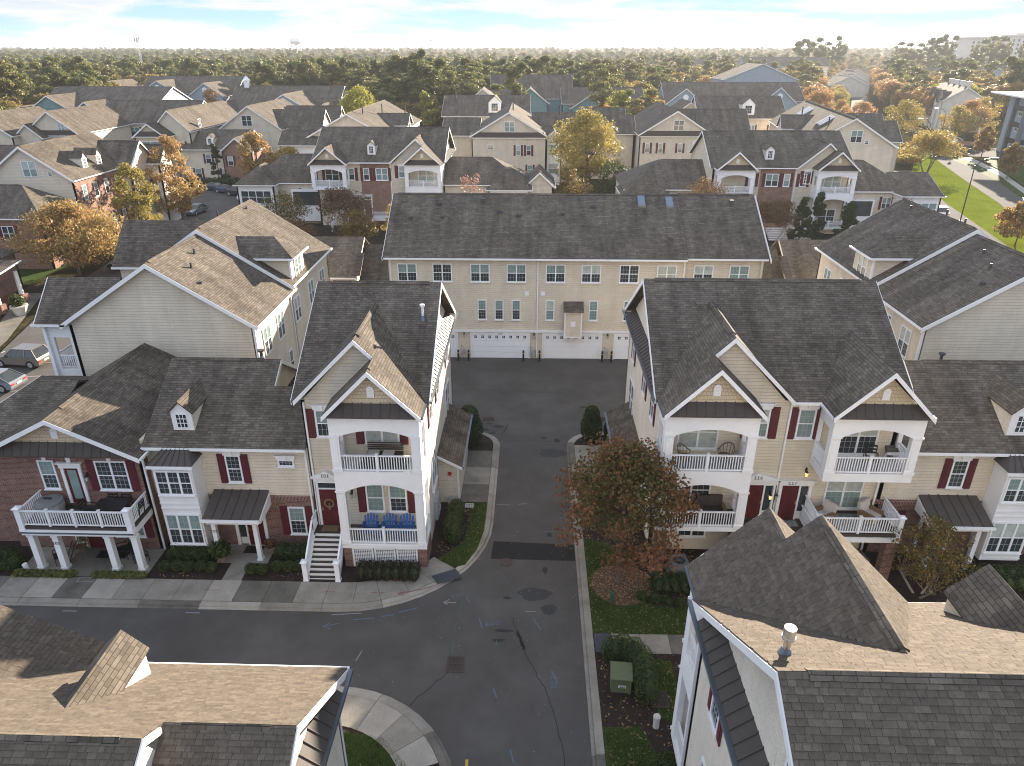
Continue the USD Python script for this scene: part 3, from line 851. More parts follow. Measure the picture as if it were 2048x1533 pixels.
def kerb_line(pts, name='kerb', w=.5, step=3.0):
    """a straight rolled kerb along the right side of the alley"""
    kp = numbered('/World', name)
    UsdGeom.Xform.Define(stage, kp); tag(stage.GetPrimAtPath(kp), kind='structure'); ORIG[kp] = np.zeros(3)
    rg = random.Random(8)
    c = shapely.geometry.LineString(pts); s = 0
    band = c.buffer(w, cap_style='flat', single_sided=True)
    inner = c.parallel_offset(.16, 'right') if False else None
    while s < c.length:
        e = min(c.length, s + step)
        seg = substring(c, s + .012, e - .012).buffer(w, cap_style='flat', single_sided=True)
        core = substring(c, s + .012, e - .012).parallel_offset(-.0 + .0001, 'left').buffer(w, cap_style='flat', single_sided=True)
        inn = seg.difference(c.buffer(.16))
        mb = MB().sheet(seg, -.05, .03)
        if not inn.is_empty: mb.sheet(inn, .031, .11)
        part(kp, 'kerb_stone', mb, rg.choice(('concrete', 'concrete', 'concrete_pale', 'concrete_dark')))
        s = e
kerb_line([(8, 44.1)] + corner(4.6, 42.1, 2.05, 90, 180) + [(2.55, 41.0), (2.55, 8)], w=.5)
island('planting_bed', isl3, along(isl3, (-12, 21.75)), along(isl3, (-2.25, 9)), (along(isl3, (-12, 21.75)), along(isl3, (-2.75, 18.9)), False))
sheet('yellow_kerb_paint', Polygon([(-2.30, 18.4), (-2.18, 18.4), (-2.12, 14.0), (-2.24, 14.0)]), .03, 'yellow')
# entry walk, patio and alley pads
def slabs(name, rects, z, m):
    p = numbered('/World', name)
    UsdGeom.Xform.Define(stage, p); tag(stage.GetPrimAtPath(p), kind='structure'); ORIG[p] = np.zeros(3)
    for i, r in enumerate(rects):
        part(p, 'paving_slab', MB().sheet(SB(*r) if len(r) == 4 else Polygon(r), -.02, z + .002 * (i % 3)), m[i % len(m)])
slabs('patio', [(-26.4, 28.15, -24.2, 30.45), (-24.18, 28.15, -21.6, 30.45), (-21.58, 28.15, [(0)][0] - 19.6, 30.45)], .115, ('concrete', 'concrete_dark', 'concrete'))
slabs('entry_walk', [(-15.6, 28.05, -14.6, 29.4), (-16.4, 29.42, -13.7, 30.95)], .12, ('concrete', 'concrete'))
slabs('alley_pad', [(-4.15, 35.3, -2.47, 37.2), (-4.15, 37.22, -2.47, 39.2), (-4.15, 39.22, -2.47, 41.25)], .118, ('concrete_dark', 'concrete', 'concrete_dark'))
slabs('alley_pad', [(3.07, 38.0, 4.9, 40.0), (3.07, 40.02, 4.9, 42.2)], .118, ('concrete', 'concrete'))
slabs('garden_walk', [(3.9, 23.8, 5.2, 24.95), (5.22, 23.8, 6.5, 24.95), (6.52, 23.8, 7.8, 24.95)], .12, ('concrete', 'concrete', 'concrete_dark'))
sheet('tactile_mat', SB(3.1, 23.8, 3.86, 24.95), .125, plain('mat_slate', (.06, .065, .08), .8), label='dark slate tactile mat at the end of the garden walk', cat='tactile mat')
sheet('tactile_mat', Polygon([(-4.55, 28.05), (-3.35, 28.6), (-3.75, 29.25), (-4.95, 28.65)]), .142, plain('mat_slate_2', (.05, .055, .065), .8), label='dark slate tactile mat on the curved corner pavement', cat='tactile mat')
# lawns and bare soil
def lawn(name, pts, z, m='lawn'):
    return sheet(name, Polygon(pts).buffer(.25).buffer(-.25), z, m, kind='stuff')
lawn('lawn', [(-2.47, 35.25), (-3.35, 35.25), (-3.55, 31.5), (-4.9, 29.9), (-4.0, 29.35), (-3.3, 29.6), (-2.75, 30.9), (-2.47, 32.6)], .106)
lawn('lawn', [(3.07, 32), (4.4, 31.6), (5.6, 30), (6.0, 27.9), (7.2, 26.9), (9.5, 26.6), (9.5, 24.98), (3.07, 24.98)], .106)
lawn('lawn', [(3.07, 19.9), (4.6, 20.0), (5.1, 18.6), (4.6, 16.5), (4.7, 10), (3.07, 10)], .106)
lawn('lawn', [(4.6, 22.5), (5.4, 22.2), (5.4, 20.4), (6.4, 20.2), (6.4, 23.4), (5.2, 23.6)], .106)
lawn('lawn', [(-7.6, 19.5), (-5.6, 19.2), (-4.6, 18.2), (-3.9, 17.6), (-2.85, 17.4), (-2.8, 8), (-5.6, 8), (-5.6, 16.4), (-7.0, 17.6)], .106)
lawn('lawn', [(17, 26), (30, 26), (30, 20.5), (17, 20.5)], .106); lawn('lawn', [(-70, 60), (-58, 60), (-58, 120), (-70, 120)], -.04)
lawn('court_lawn', [(-60, 72), (66, 72), (66, 128), (-42, 128), (-40, 105)], -.05, 'mulch')
sheet('leaf_litter', shapely.geometry.Point(4.75, 28.35).buffer(1.55).intersection(SB(3.07, 20, 9, 40)), .112, 'leaf_litter', kind='stuff')
# right-hand roads
sheet('boulevard', Polygon([(100, 188.6), (89.4, 154.5), (81.5, 127.6), (70, 98), (60, 75), (69, 72), (80, 100), (87.9, 131.4), (94, 149.2), (100, 172), (102.2, 185.1), (107.8, 188.8), (120, 183.9), (140, 183), (140, 204), (113, 204.6), (101.5, 208.6), (92, 200)]), -.03, 'road_light')
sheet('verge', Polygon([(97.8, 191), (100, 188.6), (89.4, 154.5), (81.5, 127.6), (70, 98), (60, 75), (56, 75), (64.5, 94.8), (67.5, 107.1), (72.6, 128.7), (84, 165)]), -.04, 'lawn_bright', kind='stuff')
sheet('service_road', Polygon([(72.6, 128.7), (67.5, 107.1), (64.5, 94.8), (56, 75), (49, 75), (59, 95), (63.2, 112), (67, 130), (78, 165), (84, 165)]), -.03, 'road_light')
sheet('verge', Polygon([(102.2, 185.1), (100, 172), (94, 149.2), (87.9, 131.4), (80, 100), (82.5, 100), (91.5, 137.2), (99.1, 157.9), (104.9, 180.1), (105, 186)]), -.035, 'lawn', kind='stuff')
sheet('footway', Polygon([(105, 186), (104.9, 180.1), (99.1, 157.9), (91.5, 137.2), (82.5, 100), (86, 100), (95.4, 143.6), (103.1, 164.8), (108.4, 186)]), -.03, 'concrete_pale')
sheet('verge', Polygon([(109, 184), (103.5, 164.8), (96, 143.6), (87, 100), (140, 100), (140, 150), (118, 158), (116, 178)]), -.038, 'lawn', kind='stuff')
sheet('boulevard', Polygon([(115, 210), (124, 260), (132.4, 321), (182.2, 442.7), (253.1, 603.6), (326.6, 769.6), (331.5, 769.6), (268.7, 631), (190, 442.8), (142, 321), (131, 258), (122, 208)]), -.03, 'road_light')
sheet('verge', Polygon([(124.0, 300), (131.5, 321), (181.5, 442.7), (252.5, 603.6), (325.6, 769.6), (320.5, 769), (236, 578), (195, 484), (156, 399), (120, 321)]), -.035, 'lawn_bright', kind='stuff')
sheet('boulevard', Polygon([(149.5, 399.3), (156, 399), (195, 484), (236, 578), (320.5, 769), (315, 769), (230, 585), (187.5, 495), (160, 440), (120, 330), (105, 260), (96, 205), (102, 205), (112, 260), (127, 330)]), -.03, 'road_light')
sheet('footway', Polygon([(-46.2, 50), (-48.2, 50), (-50.5, 60), (-56.5, 74), (-54, 74), (-48.6, 60)]), .03, 'concrete_dark')
sheet('brick_paving', Polygon([(-48.4, 52), (-56, 52), (-60, 66), (-57.2, 74), (-56.6, 73), (-50.8, 60)]), .02, 'brick_paving')

# marks, covers and patches on the asphalt
def decal(name, g, m, label, cat, z=.005, group=None):
    return solo(name, MB().flat(g, z), m, label, cat, group)
def blob(x, y, rx, ry, seed, n=22, k=.35):
    rg = random.Random(seed)
    ph = [rg.random() * 6.28 for _ in range(4)]
    return Polygon([(x + rx * math.cos(t) * (1 + k * .5 * math.sin(3 * t + ph[0]) + k * .3 * math.sin(5 * t + ph[1])), y + ry * math.sin(t) * (1 + k * .4 * math.sin(2 * t + ph[2]) + k * .3 * math.sin(7 * t + ph[3]))) for t in np.linspace(0, 6.283, n)[:-1]])
sheet('asphalt_patch', Polygon([(-1.98, 30.25), (2.52, 30.2), (2.52, 31.55), (-1.9, 31.75)]), .005, 'asphalt_new')
decal('oil_stain', blob(.35, 27.6, .85, .42, 1), 'wet', 'larger dark wet patch on the street near the corner', 'stain')
decal('oil_stain', blob(1.05, 26.55, .38, .36, 2, k=.2), 'wet', 'smaller round dark patch on the street beside the larger one', 'stain')
decal('oil_stain', blob(1.5, 41.3, .9, .62, 3), 'wet', 'dark patch in the alley beside the right kerb end', 'stain')
for i, (x, y, a, b) in enumerate(((-3.2, 44.4, .35, .2), (-2.6, 43.9, .3, .15), (-2.2, 44.9, .4, .2), (-2.9, 45.3, .25, .12), (-3.1, 43.2, .15, .3), (1.0, 43.3, .25, .14), (1.9, 43.0, .2, .3), (4.1, 48.1, .3, .14), (-1.1, 25.1, .45, .1), (1.2, 32.4, .13, .2), (.9, 29.4, .14, .25), (-1.0, 27.3, .22, .09), (-1.3, 24.5, .3, .1))):
    decal('tar_spot', blob(x, y, a, b, 10 + i), 'tar', 'small black tar spot on the alley asphalt', 'stain', group='tar spots on the alley')
def crack(pts, w, label):
    rg = random.Random(len(pts)); P = []
    for (a, b), (c, d) in zip(pts, pts[1:]):
        for t in np.arange(0, 1, .12): P.append((a + (c - a) * t + rg.uniform(-.05, .05), b + (d - b) * t + rg.uniform(-.05, .05)))
    decal('crack', shapely.geometry.LineString(P).buffer(w, cap_style='flat'), 'tar', label, 'crack')
crack([(-.7, 25.9), (-.25, 24.4), (.1, 23.3), (.9, 21.6), (1.35, 19.6), (1.6, 17)], .018, 'long diagonal crack across the street toward the right kerb')
crack([(-.45, 25.1), (-.28, 24.5), (-.1, 23.9)], .07, 'short wide black crack at the top of the long diagonal crack')
crack([(-5.1, 50.9), (0, 50.6), (5.2, 50.3)], .025, 'straight seam across the court in front of the garages')
crack([(-2.0, 42.9), (-1.6, 45.2), (-1.9, 43.8)], .03, 'crack at the left kerb end of the alley')
crack([(-1.9, 42.9), (2.4, 42.8)], .02, 'straight seam across the alley between the two kerb ends')
crack([(-3.4, 22.6), (-4.6, 21.2), (-5.0, 20.5)], .02, 'fine crack from the street grate toward the corner')
def grate(x, y, w, d, label, bars=7, m='rusty', z=.006):
    g = thing('drain_grate', label, 'drain grate', (x, y, z))
    part(g, 'frame', MB().sheet(SB(x - w / 2, y - d / 2, x + w / 2, y + d / 2).difference(SB(x - w / 2 + .07, y - d / 2 + .07, x + w / 2 - .07, y + d / 2 - .07)), z, z + .03), m)
    part(g, 'pit', MB().flat(SB(x - w / 2 + .07, y - d / 2 + .07, x + w / 2 - .07, y + d / 2 - .07), z + .004), 'tar')
    for i in range(bars):
        u = x - w / 2 + .07 + (w - .14) * (i + .5) / bars
        part(g, 'bar', MB().box(u - .022, y - d / 2 + .071, z + .006, u + .022, y + d / 2 - .071, z + .026), m)
    part(g, 'bar', MB().box(x - w / 2 + .071, y - .025, z + .027, x + w / 2 - .071, y + .025, z + .034), m)
grate(-3.15, 23.05, .78, .9, 'square rusty drain grate in the street', 9)
grate(-3.0, 46.0, .9, .55, 'drain grate in the court left of the alley mouth', 8)
grate(5.6, 46.2, .9, .55, 'drain grate in the court by the right tall house', 8)
grate(6.6, 27.2, .75, .8, 'rusty drain grate in the bed beside the upper lawn', 8, z=.115)
grate(5.55, 21.3, .75, .85, 'rusty drain grate in the bed behind the green transformer', 8, z=.118)
grate(-3.5, 34.9, .5, .4, 'small pale utility cover at the near end of the alley pad', 2, 'stoneware', z=.124)
mh = thing('manhole_cover', 'round iron manhole cover in the street by the corner kerb', 'manhole', (-1.15, 30.0, 0))
part(mh, 'rim', MB().sheet(shapely.geometry.Point(-1.15, 30).buffer(.34).difference(shapely.geometry.Point(-1.15, 30).buffer(.28)), .004, .02), 'rusty')
part(mh, 'lid', MB().sheet(shapely.geometry.Point(-1.15, 30).buffer(.275), .004, .014), 'rusty')
def stroke(pts, w, m, label, cat='street marking', z=.008):
    decal('street_marking', shapely.geometry.LineString(pts).buffer(w * .36, cap_style='flat'), m, label, cat, z)
stroke([(-9.4, 25.9), (-8.0, 26.05)], .07, 'paint_white', 'white dash beside the left kerb near the corner')
stroke([(-8.3, 25.6), (-7.3, 25.75)], .09, 'paint_blue', 'first blue dash following the corner kerb')
stroke([(-7.0, 25.85), (-6.4, 26.0)], .09, 'paint_blue', 'second blue dash following the corner kerb')
stroke([(-6.2, 26.15), (-5.3, 26.5)], .09, 'paint_blue', 'third blue dash touching the corner kerb')
stroke([(-9.6, 25.15), (-8.9, 25.35)], .07, 'paint_blue', 'shaft of the blue arrow on the left street'); stroke([(-9.35, 25.35), (-9.62, 25.14), (-9.2, 25.0)], .06, 'paint_blue', 'head of the blue arrow on the left street')
stroke([(-4.1, 26.9), (-3.5, 26.9)], .07, 'paint_white', 'shaft of the white arrow beside the corner kerb'); stroke([(-3.85, 27.1), (-4.12, 26.9), (-3.9, 26.75)], .06, 'paint_white', 'head of the white arrow beside the corner kerb')
stroke([(-3.05, 27.4), (-2.85, 26.9)], .06, 'paint_blue', 'short blue dash beside the corner number'); stroke([(-2.3, 25.9), (-2.1, 25.2)], .06, 'paint_blue', 'short blue dash left of the middle number')
stroke([(.3, 25.9), (.65, 25.2)], .07, 'paint_blue', 'short blue dash right of the middle number'); stroke([(1.1, 22.8), (1.35, 22.1)], .08, 'paint_blue', 'blue dash above the sideways number by the right kerb')
stroke([(-1.4, 21.8), (-1.25, 21.3)], .07, 'paint_blue', 'blue dash in the middle of the near street'); stroke([(-.6, 18.9), (-.45, 18.3)], .07, 'paint_blue', 'nearest blue dash on the street')
stroke([(-1.9, 35.2), (-1.1, 35.2)], .05, 'paint_white', 'thin white dash at the left alley kerb'); stroke([(-.6, 35.3), (-.1, 35.35)], .05, 'paint_white', 'thin white dash in the middle of the alley'); stroke([(.9, 32.7), (1.7, 32.7)], .05, 'paint_blue', 'thin blue dash beside the alley asphalt patch')
stroke([(-3.2, 27.0), (-3.3, 26.2)], .07, 'paint_green', 'green dash nearest the corner number'); stroke([(-3.35, 25.6), (-3.4, 25.0)], .07, 'paint_green', 'green dash between corner number and grate'); stroke([(-3.4, 24.5), (-3.35, 23.6)], .06, 'paint_green', 'green dash just above the street grate')
stroke([(-1.4, 24.5), (-1.4, 24.1)], .05, 'paint_green', 'short green dash right of the grate'); stroke([(-.1, 26.4), (.4, 26.4)], .05, 'paint_white', 'white dash below the larger wet patch')
stroke([(-7.6, 23.1), (-7.45, 23.7)], .05, 'paint_white', 'thin pale dash in the street above the corner lawn'); stroke([(-16.5, 25.85), (-15.8, 25.85)], .07, 'paint_white', 'white dash beside the left kerb'); stroke([(-22.5, 25.8), (-21.8, 25.8)], .07, 'paint_white', 'white dash beside the far left kerb')
stroke([(-10.3, 27.3), (-9.6, 27.35)], .05, 'paint_red', 'red dash on the pavement below the white steps', z=.14); stroke([(-7.8, 27.35), (-7.1, 27.35)], .05, 'paint_red', 'red dash on the pavement below the lattice', z=.14)
stroke([(-6.4, 27.3), (-5.2, 27.7), (-4.6, 28.0)], .05, 'paint_red', 'red arrow shaft along the curved pavement', z=.14); stroke([(-6.1, 27.5), (-6.42, 27.3), (-6.1, 27.15)], .05, 'paint_red', 'red arrow head on the curved pavement', z=.14); stroke([(-16, 27.3), (-15.4, 27.3)], .05, 'paint_red', 'red dash on the pavement before the bay window house', z=.14)
stroke([(-22.9, 28.0), (-22.1, 28.05), (-22.1, 27.75), (-22.9, 27.7), (-22.9, 28.0)], .06, 'paint_white', 'small white bracket sprayed on the pavement before the patio', z=.142)
def street_number(s, x, y, h, rot, label):
    t = meshkit.text_mesh(s, h, .002, bold=False); v = np.array(t.vertices); c, q = math.cos(rot), math.sin(rot)
    mb = MB()
    for tri in t.faces:
        p = v[tri]; mb.poly([(x + a * c - b * q, y + a * q + b * c, .007 + d) for a, b, d in p])
    solo('street_number', mb, 'paint_blue', label, 'street marking')
street_number('2.02', -3.75, 27.2, .22, math.radians(24), 'blue sprayed number beside the corner kerb')
street_number('8.02', -2.0, 25.35, .24, math.radians(12), 'blue sprayed number in the middle of the street')
street_number('2.02', 1.05, 22.55, .24, math.radians(-88), 'blue sprayed number lying sideways near the right kerb')
stroke([(-30, 25.9), (-26.6, 26.05), (-26.3, 25.75), (-27.0, 25.7), (-26.2, 26.1)], .06, 'yellow', 'yellow scrawl beside the kerb at the left edge')
# ---------------------------------------------------------------- near townhouses
S = .615
def upper_porch(P, c, near=True):
    """gabled upper balcony with an arched front, centred on c"""
    PF = Face(c - 2.1, -1.7, 1, 0)
    porch_front(P, PF, 4.2, 5.5, [(5.95, 7.9, 8.35)])
    for x, sx in ((c - 2.1, 1), (c + 2.1, -1)):
        sf = Face(x, -1.42, 0, 1) if sx < 0 else Face(x, 0, 0, -1)
        part(P, 'porch_side', MB().panel(Polygon(rectz(0, 1.42, 5.5, 9.0)).difference(Polygon(rectz(.12, 1.3, 5.95, 8.2))), sf, -.22, 0), 'white')
        rail(P, (x + .1 * sx, -1.4), (x + .1 * sx, -.02), 5.9, mid=False, near=near)
    part(P, 'balcony_deck', MB().box(c - 1.9, -1.42, 5.78, c + 1.9, -.001, 5.9), 'deck_grey')
    part(P, 'porch_ceiling', MB().box(c - 1.9, -1.42, 8.8, c + 1.9, -.001, 8.9), 'white')
    rail(P, (c - 1.7, -1.62), (c + 1.7, -1.62), 5.9, mid=1, near=near)
    GF = Face(c - 2.1, -1.55, 1, 0)
    shakes_gable(P, GF, [(.5, 9.5), (3.7, 9.5), (2.1, 11.05)], 0, 2.1, 9.85)
    pent(P, Polygon([(c - 2.08, -1.93), (c + 2.08, -1.93), (c + 1.65, -1.56), (c - 1.65, -1.56)]), lambda x, y: 9.08 + (y + 1.93) * 1.5, [c - 2.09 + .4175 * i for i in range(11)])
def tower(P, W, zl, second=None, near=True, stairs=False, side_windows=True, end_bump=True, tabs=0, D=12.4, door_u=5.15, gable_win=False, base_lattice=False):
    f, AF, FF, BF = Face(0, 0, 1, 0), Face(0, 0, 0, -1), Face(W, 0, 0, 1), Face(W, D, -1, 0)
    z_main = lambda x, y: 9.1 + S * (y + .35)
    z_back = lambda x, y: 9.1 + S * (D + .35 - y)
    yr = D / 2; zr = z_main(0, yr)
    gl = lambda x, y: 9.1 + (x + .25)
    gr = lambda x, y: 9.1 + (6.25 - x)
    pr = lambda x, y: 9.1 + (4.45 - x)
    yv = (12.35 - 9.1) / S - .35
    tri = Polygon([(-.25, -.36), (6.25, -.36), (3.0, yv)])
    main = SB(-.4, -.35, W + .35, yr).difference(tri)
    right = unary_union([Polygon([(-.25, -.35), (3, -.35), (3, yv)]), SB(-.25, -1.95, 2.1, 0)])
    left = unary_union([Polygon([(3, -.35), (6.25, -.35), (3, yv)])])
    if second is not None:
        c, hw = second, 2.3
        zs = 9.1 + hw; ys = hw / S - .35
        main = main.difference(Polygon([(c - hw, -.36), (c + hw, -.36), (c, ys)]))
        s_l = lambda x, y: zs - (c - x); s_r = lambda x, y: zs - (x - c)
        A = [(c - hw, -1.95), (c, -1.95), (c, ys), (c - hw, -.35)]; B = [(c, -1.95), (c + hw, -1.95), (c + hw, -.35), (c, ys)]
    R = MB().slope(main, z_main).slope(SB(-.4, yr, W + .35, D + .35), z_back)
    rp = part(P, 'roof', R, 'shingle')
    G = MB().slope(right, gl, .12).slope(left, gr, .12).slope(SB(2.1, -1.95, 4.45, 0), pr, .12)
    gp = part(P, 'gable_roof', G, 'shingle')
    if second is not None:
        part(P, 'gable_roof', MB().slope(A, s_l, .12).slope(B, s_r, .12), 'shingle')
    if tabs:
        mb1 = near_slope_tabs(rp, main.intersection(SB(-.4, -.35, 9.5, yr)), z_main, tabs // 3)
        part(rp, 'shingle_courses', mb1, 'tabs', kind='stuff')
        mb1 = near_slope_tabs(gp, right, gl, tabs // 3)
        mb2 = near_slope_tabs(gp, left, gr, 0); mb3 = near_slope_tabs(gp, SB(2.1, -1.95, 4.45, 0), pr, 0)
        for m_ in (mb2, mb3):
            for v in m_.V: pass
        part(gp, 'shingle_courses', mb1, 'tabs', kind='stuff'); part(gp, 'shingle_courses', mb2, 'tabs', kind='stuff'); part(gp, 'shingle_courses', mb3, 'tabs', kind='stuff')
        mb4 = near_slope_tabs(rp, SB(-.4, yr, 9.5, D + .35), z_back, tabs - 2 * (tabs // 3))
        part(rp, 'shingle_courses', mb4, 'tabs', kind='stuff')
    ridgecap(P, (.2, yr, zr), (W - .5, yr, zr))
    ridgecap(P, (3.0, .3, 12.35), (3.0, yv - .2, 12.35)); ridgecap(P, (2.1, -1.6, 11.45), (2.1, -.35, 11.45), .22)
    # white boards on the gables and eaves
    rakes(P, [((-.22, -.36, 9.1), (3.0, -.36, 12.35)), ((6.25, -.36, 9.1), (3.0, -.36, 12.35)), ((-.25, -1.97, 9.1), (2.1, -1.97, 11.45)), ((4.45, -1.97, 9.1), (2.1, -1.97, 11.45))])
    rakes(P, [((-.41, -.3, 9.13), (-.41, yr, zr)), ((-.41, D + .3, 9.13), (-.41, yr, zr)), ((W + .36, -.3, 9.13), (W + .36, yr, zr)), ((W + .36, D + .3, 9.13), (W + .36, yr, zr))])
    if second is not None:
        rakes(P, [((c - hw, -1.97, 9.1), (c, -1.97, zs)), ((c + hw, -1.97, 9.1), (c, -1.97, zs))])
        gutter(P, (6.25, -.38, 9.08), (c - hw - .02, -.38, 9.08))
        gutter(P, (c + hw, -1.9, 9.1), (c + hw, -.36, 9.1)); gutter(P, (c - hw, -1.9, 9.1), (c - hw, -.36, 9.1))
        if W > c + hw: gutter(P, (c + hw + .02, -.38, 9.08), (W + .3, -.38, 9.08))
    elif W > 6.3:
        gutter(P, (6.27, -.38, 9.08), (W + .3, -.38, 9.08))
    gutter(P, (W, D + .38, 9.08), (-.4, D + .38, 9.08))
    gutter(P, (-.27, -1.9, 9.1), (-.27, -.36, 9.1), 'gutter_dark')
    downspout(P, W - .15 if W < 7 else 6.2, -.06, 8.9, 1.2)
    # walls
    wall(P, f, [(0, 0), (W, 0), (W, 8.98), (5.9, 8.98), (3.0, 12.1), (.0, 9.15)])
    wall(P, BF, rectz(0, W, 0, 8.98))
    wall(P, FF, [(0, 0), (D, 0), (D, 9.0), (yr, 12.9), (0, 9.0)])
    wall(P, AF, rectz(-D, 0, 0, 9.0), m='siding_cream')
    wall(P, Face(.12, 0, 0, -1), [(-D, 9.01), (-.2, 9.01), (-yr, 12.9)], m='siding_cream', name='gable_wall')
    zp = lambda x, y: 9.12 + (x + .45) * .85
    seams = list(np.arange(.62, D - .55, .42))
    pent(P, SB(-.45, .62, .118, seams[-1]), zp, seams, along='y')
    gutter(P, (-.5, -.3, 9.14), (-.5, D + .3, 9.14), 'gutter_dark')
    # porch
    PF = Face(-.1, -1.7, 1, 0)
    porch_front(P, PF, 4.35, zl - .2, [(zl + .05, 4.75, 5.2), (5.95, 7.9, 8.25)])
    for x, sx in ((-.1, 1), (4.25, -1)):
        sf = Face(x, -1.42, 0, 1) if sx < 0 else Face(x, 0, 0, -1)
        g = Polygon(rectz(0, 1.42, 5.2, 9.0)).difference(Polygon(rectz(.12, 1.2, 5.95, 8.1)))
        if sx > 0:
            g = unary_union([g, Polygon(rectz(0, 1.42, zl - .2, 5.21)).difference(Polygon(rectz(.12, 1.3, zl + .05, 4.85)))])
        part(P, 'porch_side', MB().panel(g, sf, -.22, 0), 'white')
        rail(P, (x + .11 * sx, -1.4), (x + .11 * sx, -.02), 5.9, near=near, mid=False)
        if sx > 0 or not stairs:
            rail(P, (x + .11 * sx, -1.4), (x + .11 * sx, -.02), zl, near=near, mid=False)
    part(P, 'porch_deck', MB().box(-.09, -1.69, zl - .14, 4.24, -.001, zl), 'deck')
    part(P, 'balcony_deck', MB().box(.12, -1.42, 5.78, 4.03, -.001, 5.9), 'deck_grey')
    part(P, 'porch_ceiling', MB().box(.12, -1.42, 8.8, 4.03, -.001, 8.9).box(.12, -1.42, 5.66, 4.03, -.001, 5.72), 'white')
    rail(P, (.35, -1.62), (3.8, -1.62), zl, near=near, mid=1)
    rail(P, (.35, -1.62), (3.8, -1.62), 5.9, near=near, mid=1)
    GF = Face(-.1, -1.55, 1, 0)
    shakes_gable(P, GF, [(.55, 9.55), (3.85, 9.55), (2.2, 11.2)], 0, 2.2, 9.95)
    sk = [.35 + .44 * i for i in range(9)]
    pent(P, Polygon([(.0, -1.93), (4.2, -1.93), (3.75, -1.56), (.45, -1.56)]), lambda x, y: 9.08 + (y + 1.93) * 1.5, [-.01] + sk + [4.21])
    if second is not None: upper_porch(P, second, near)
    # windows and doors on the front
    if stairs:
        window(P, f, 1.55, 3.3, .95, 1.75, shut=None, cols=3, rows=3)
        window(P, f, 2.75, 3.3, .95, 1.75, shut=None, cols=3, rows=3)
        for x in (.62, 3.25):
            sh = MB().fbox(f, x, x + .42, 2.38, 4.2, .002, .05)
            for a, c in ((2.46, 3.25), (3.33, 4.12)): sh.fbox(f, x + .06, x + .36, a, c, .0505, .064)
            part(P, 'shutter', sh, 'maroon')
        window(P, f, 2.1, 7.35, 1.75, 1.5, 2, shut=.42, cols=3, rows=2, pane=('glass', 'glass_curtain'))
        window(P, f, 4.98, 7.7, .8, 1.55, shut=.0, head=True)
        part(P, 'shutter', MB().fbox(f, 5.42, 5.80, 6.86, 8.5, .002, .05), 'maroon')
        lantern(P, f, 3.95, 3.6)
    else:
        window(P, f, 1.9, 7.2, 2.0, 1.9, 2, cols=3, rows=3, pane=('glass_curtain', 'glass_curtain'), name='sliding_door')
        window(P, f, 1.9, zl + 1.15, 2.0, 2.0, 2, cols=3, rows=3, pane=('glass', 'glass'), name='sliding_door')
        window(P, f, 4.85, 7.75, .85, 1.65, shut=.42, head=True)
    if side_windows:
        for ly, zc, w, n, sh in ((9.9, 7.55, .85, 1, .36), (5.2, 7.55, .85, 1, .36), (2.2, 7.55, .8, 1, .3), (9.6, 4.3, 1.9, 2, None), (2.6, 3.6, 1.7, 2, None)):
            window(P, AF, -ly, zc, w, 1.75 if n == 1 else 2.2, n, near=near, shut=sh, cols=3, rows=2, pane=('glass', 'glass'))
    if gable_win:
        window(P, Face(.12, 0, 0, -1), -7.3, 10.35, 1.7, 1.5, 2, cols=3, rows=2, pane=('glass_blind', 'glass'))

def bump(P, y0, y1, zo=2.75, zi=3.55, xo=-1.45, sign=None, bell=False):
    """lean-to entry on the alley side wall"""
    zf = lambda x, y: zi + (zi - zo) / xo * -x * -1 if False else zo + (zi - zo) * (x - xo) / (0 - xo)
    part(P, 'entry_roof', MB().slope(SB(xo, y0 - .3, -.002, y1 + .3), zf, .11), 'shingle')
    x1 = xo + .25
    ff = Face(x1, y0, 1, 0)
    part(P, 'entry_wall', MB().panel(Polygon([(0, 0), (-x1 - .003, 0), (-x1 - .003, zf(-.003, 0) - .13), (0, zf(x1, 0) - .13)]), ff, -.12, 0), 'siding')
    part(P, 'entry_wall', MB().panel(Polygon(rectz(-y1, -y0, 0, zf(x1, 0) - .12)), Face(x1, 0, 0, -1), -.12, 0), 'siding')
    part(P, 'entry_wall', MB().panel(Polygon([(0, 0), (-x1 - .003, 0), (-x1 - .003, zf(-.003, 0) - .13), (0, zf(x1, 0) - .13)]), Face(x1, y1 - .12, 1, 0), -.12, 0), 'siding')
    rakes(P, [((xo, y0 - .31, zo), (-.03, y0 - .31, zi - .02))], h=.16)
    gutter(P, (xo - .05, y0 - .3, zo), (xo - .05, y1 + .3, zo), 'lead')
    part(P, 'corner_board', MB().fbox(ff, -.02, .1, .0, zf(x1, 0) - .14, .002, .02), 'white')
    if sign:
        part(P, 'sign_plate', MB().fbox(ff, .38, .68, 1.75, 1.98, .002, .02), 'white_vinyl')
        text_on(P, sign, ff, .53, 1.80, .13, .021, 'red', 'sign_number')
    if bell:
        m = MB(); c = np.array(ff.p(.53, 2.13, .02)); d = np.array(ff.p(.53, 2.13, .10)); m.cone(c, d, .13, .11, 12)
        part(P, 'fire_bell', m, 'red')
        part(P, 'gas_regulator', MB().cone(ff.p(.55, .5, .02), ff.p(.55, .5, .22), .12, .12, 10).box(-.62, y0 - .2, .02, -.54, y0 - .1, .42), 'grey_plastic')

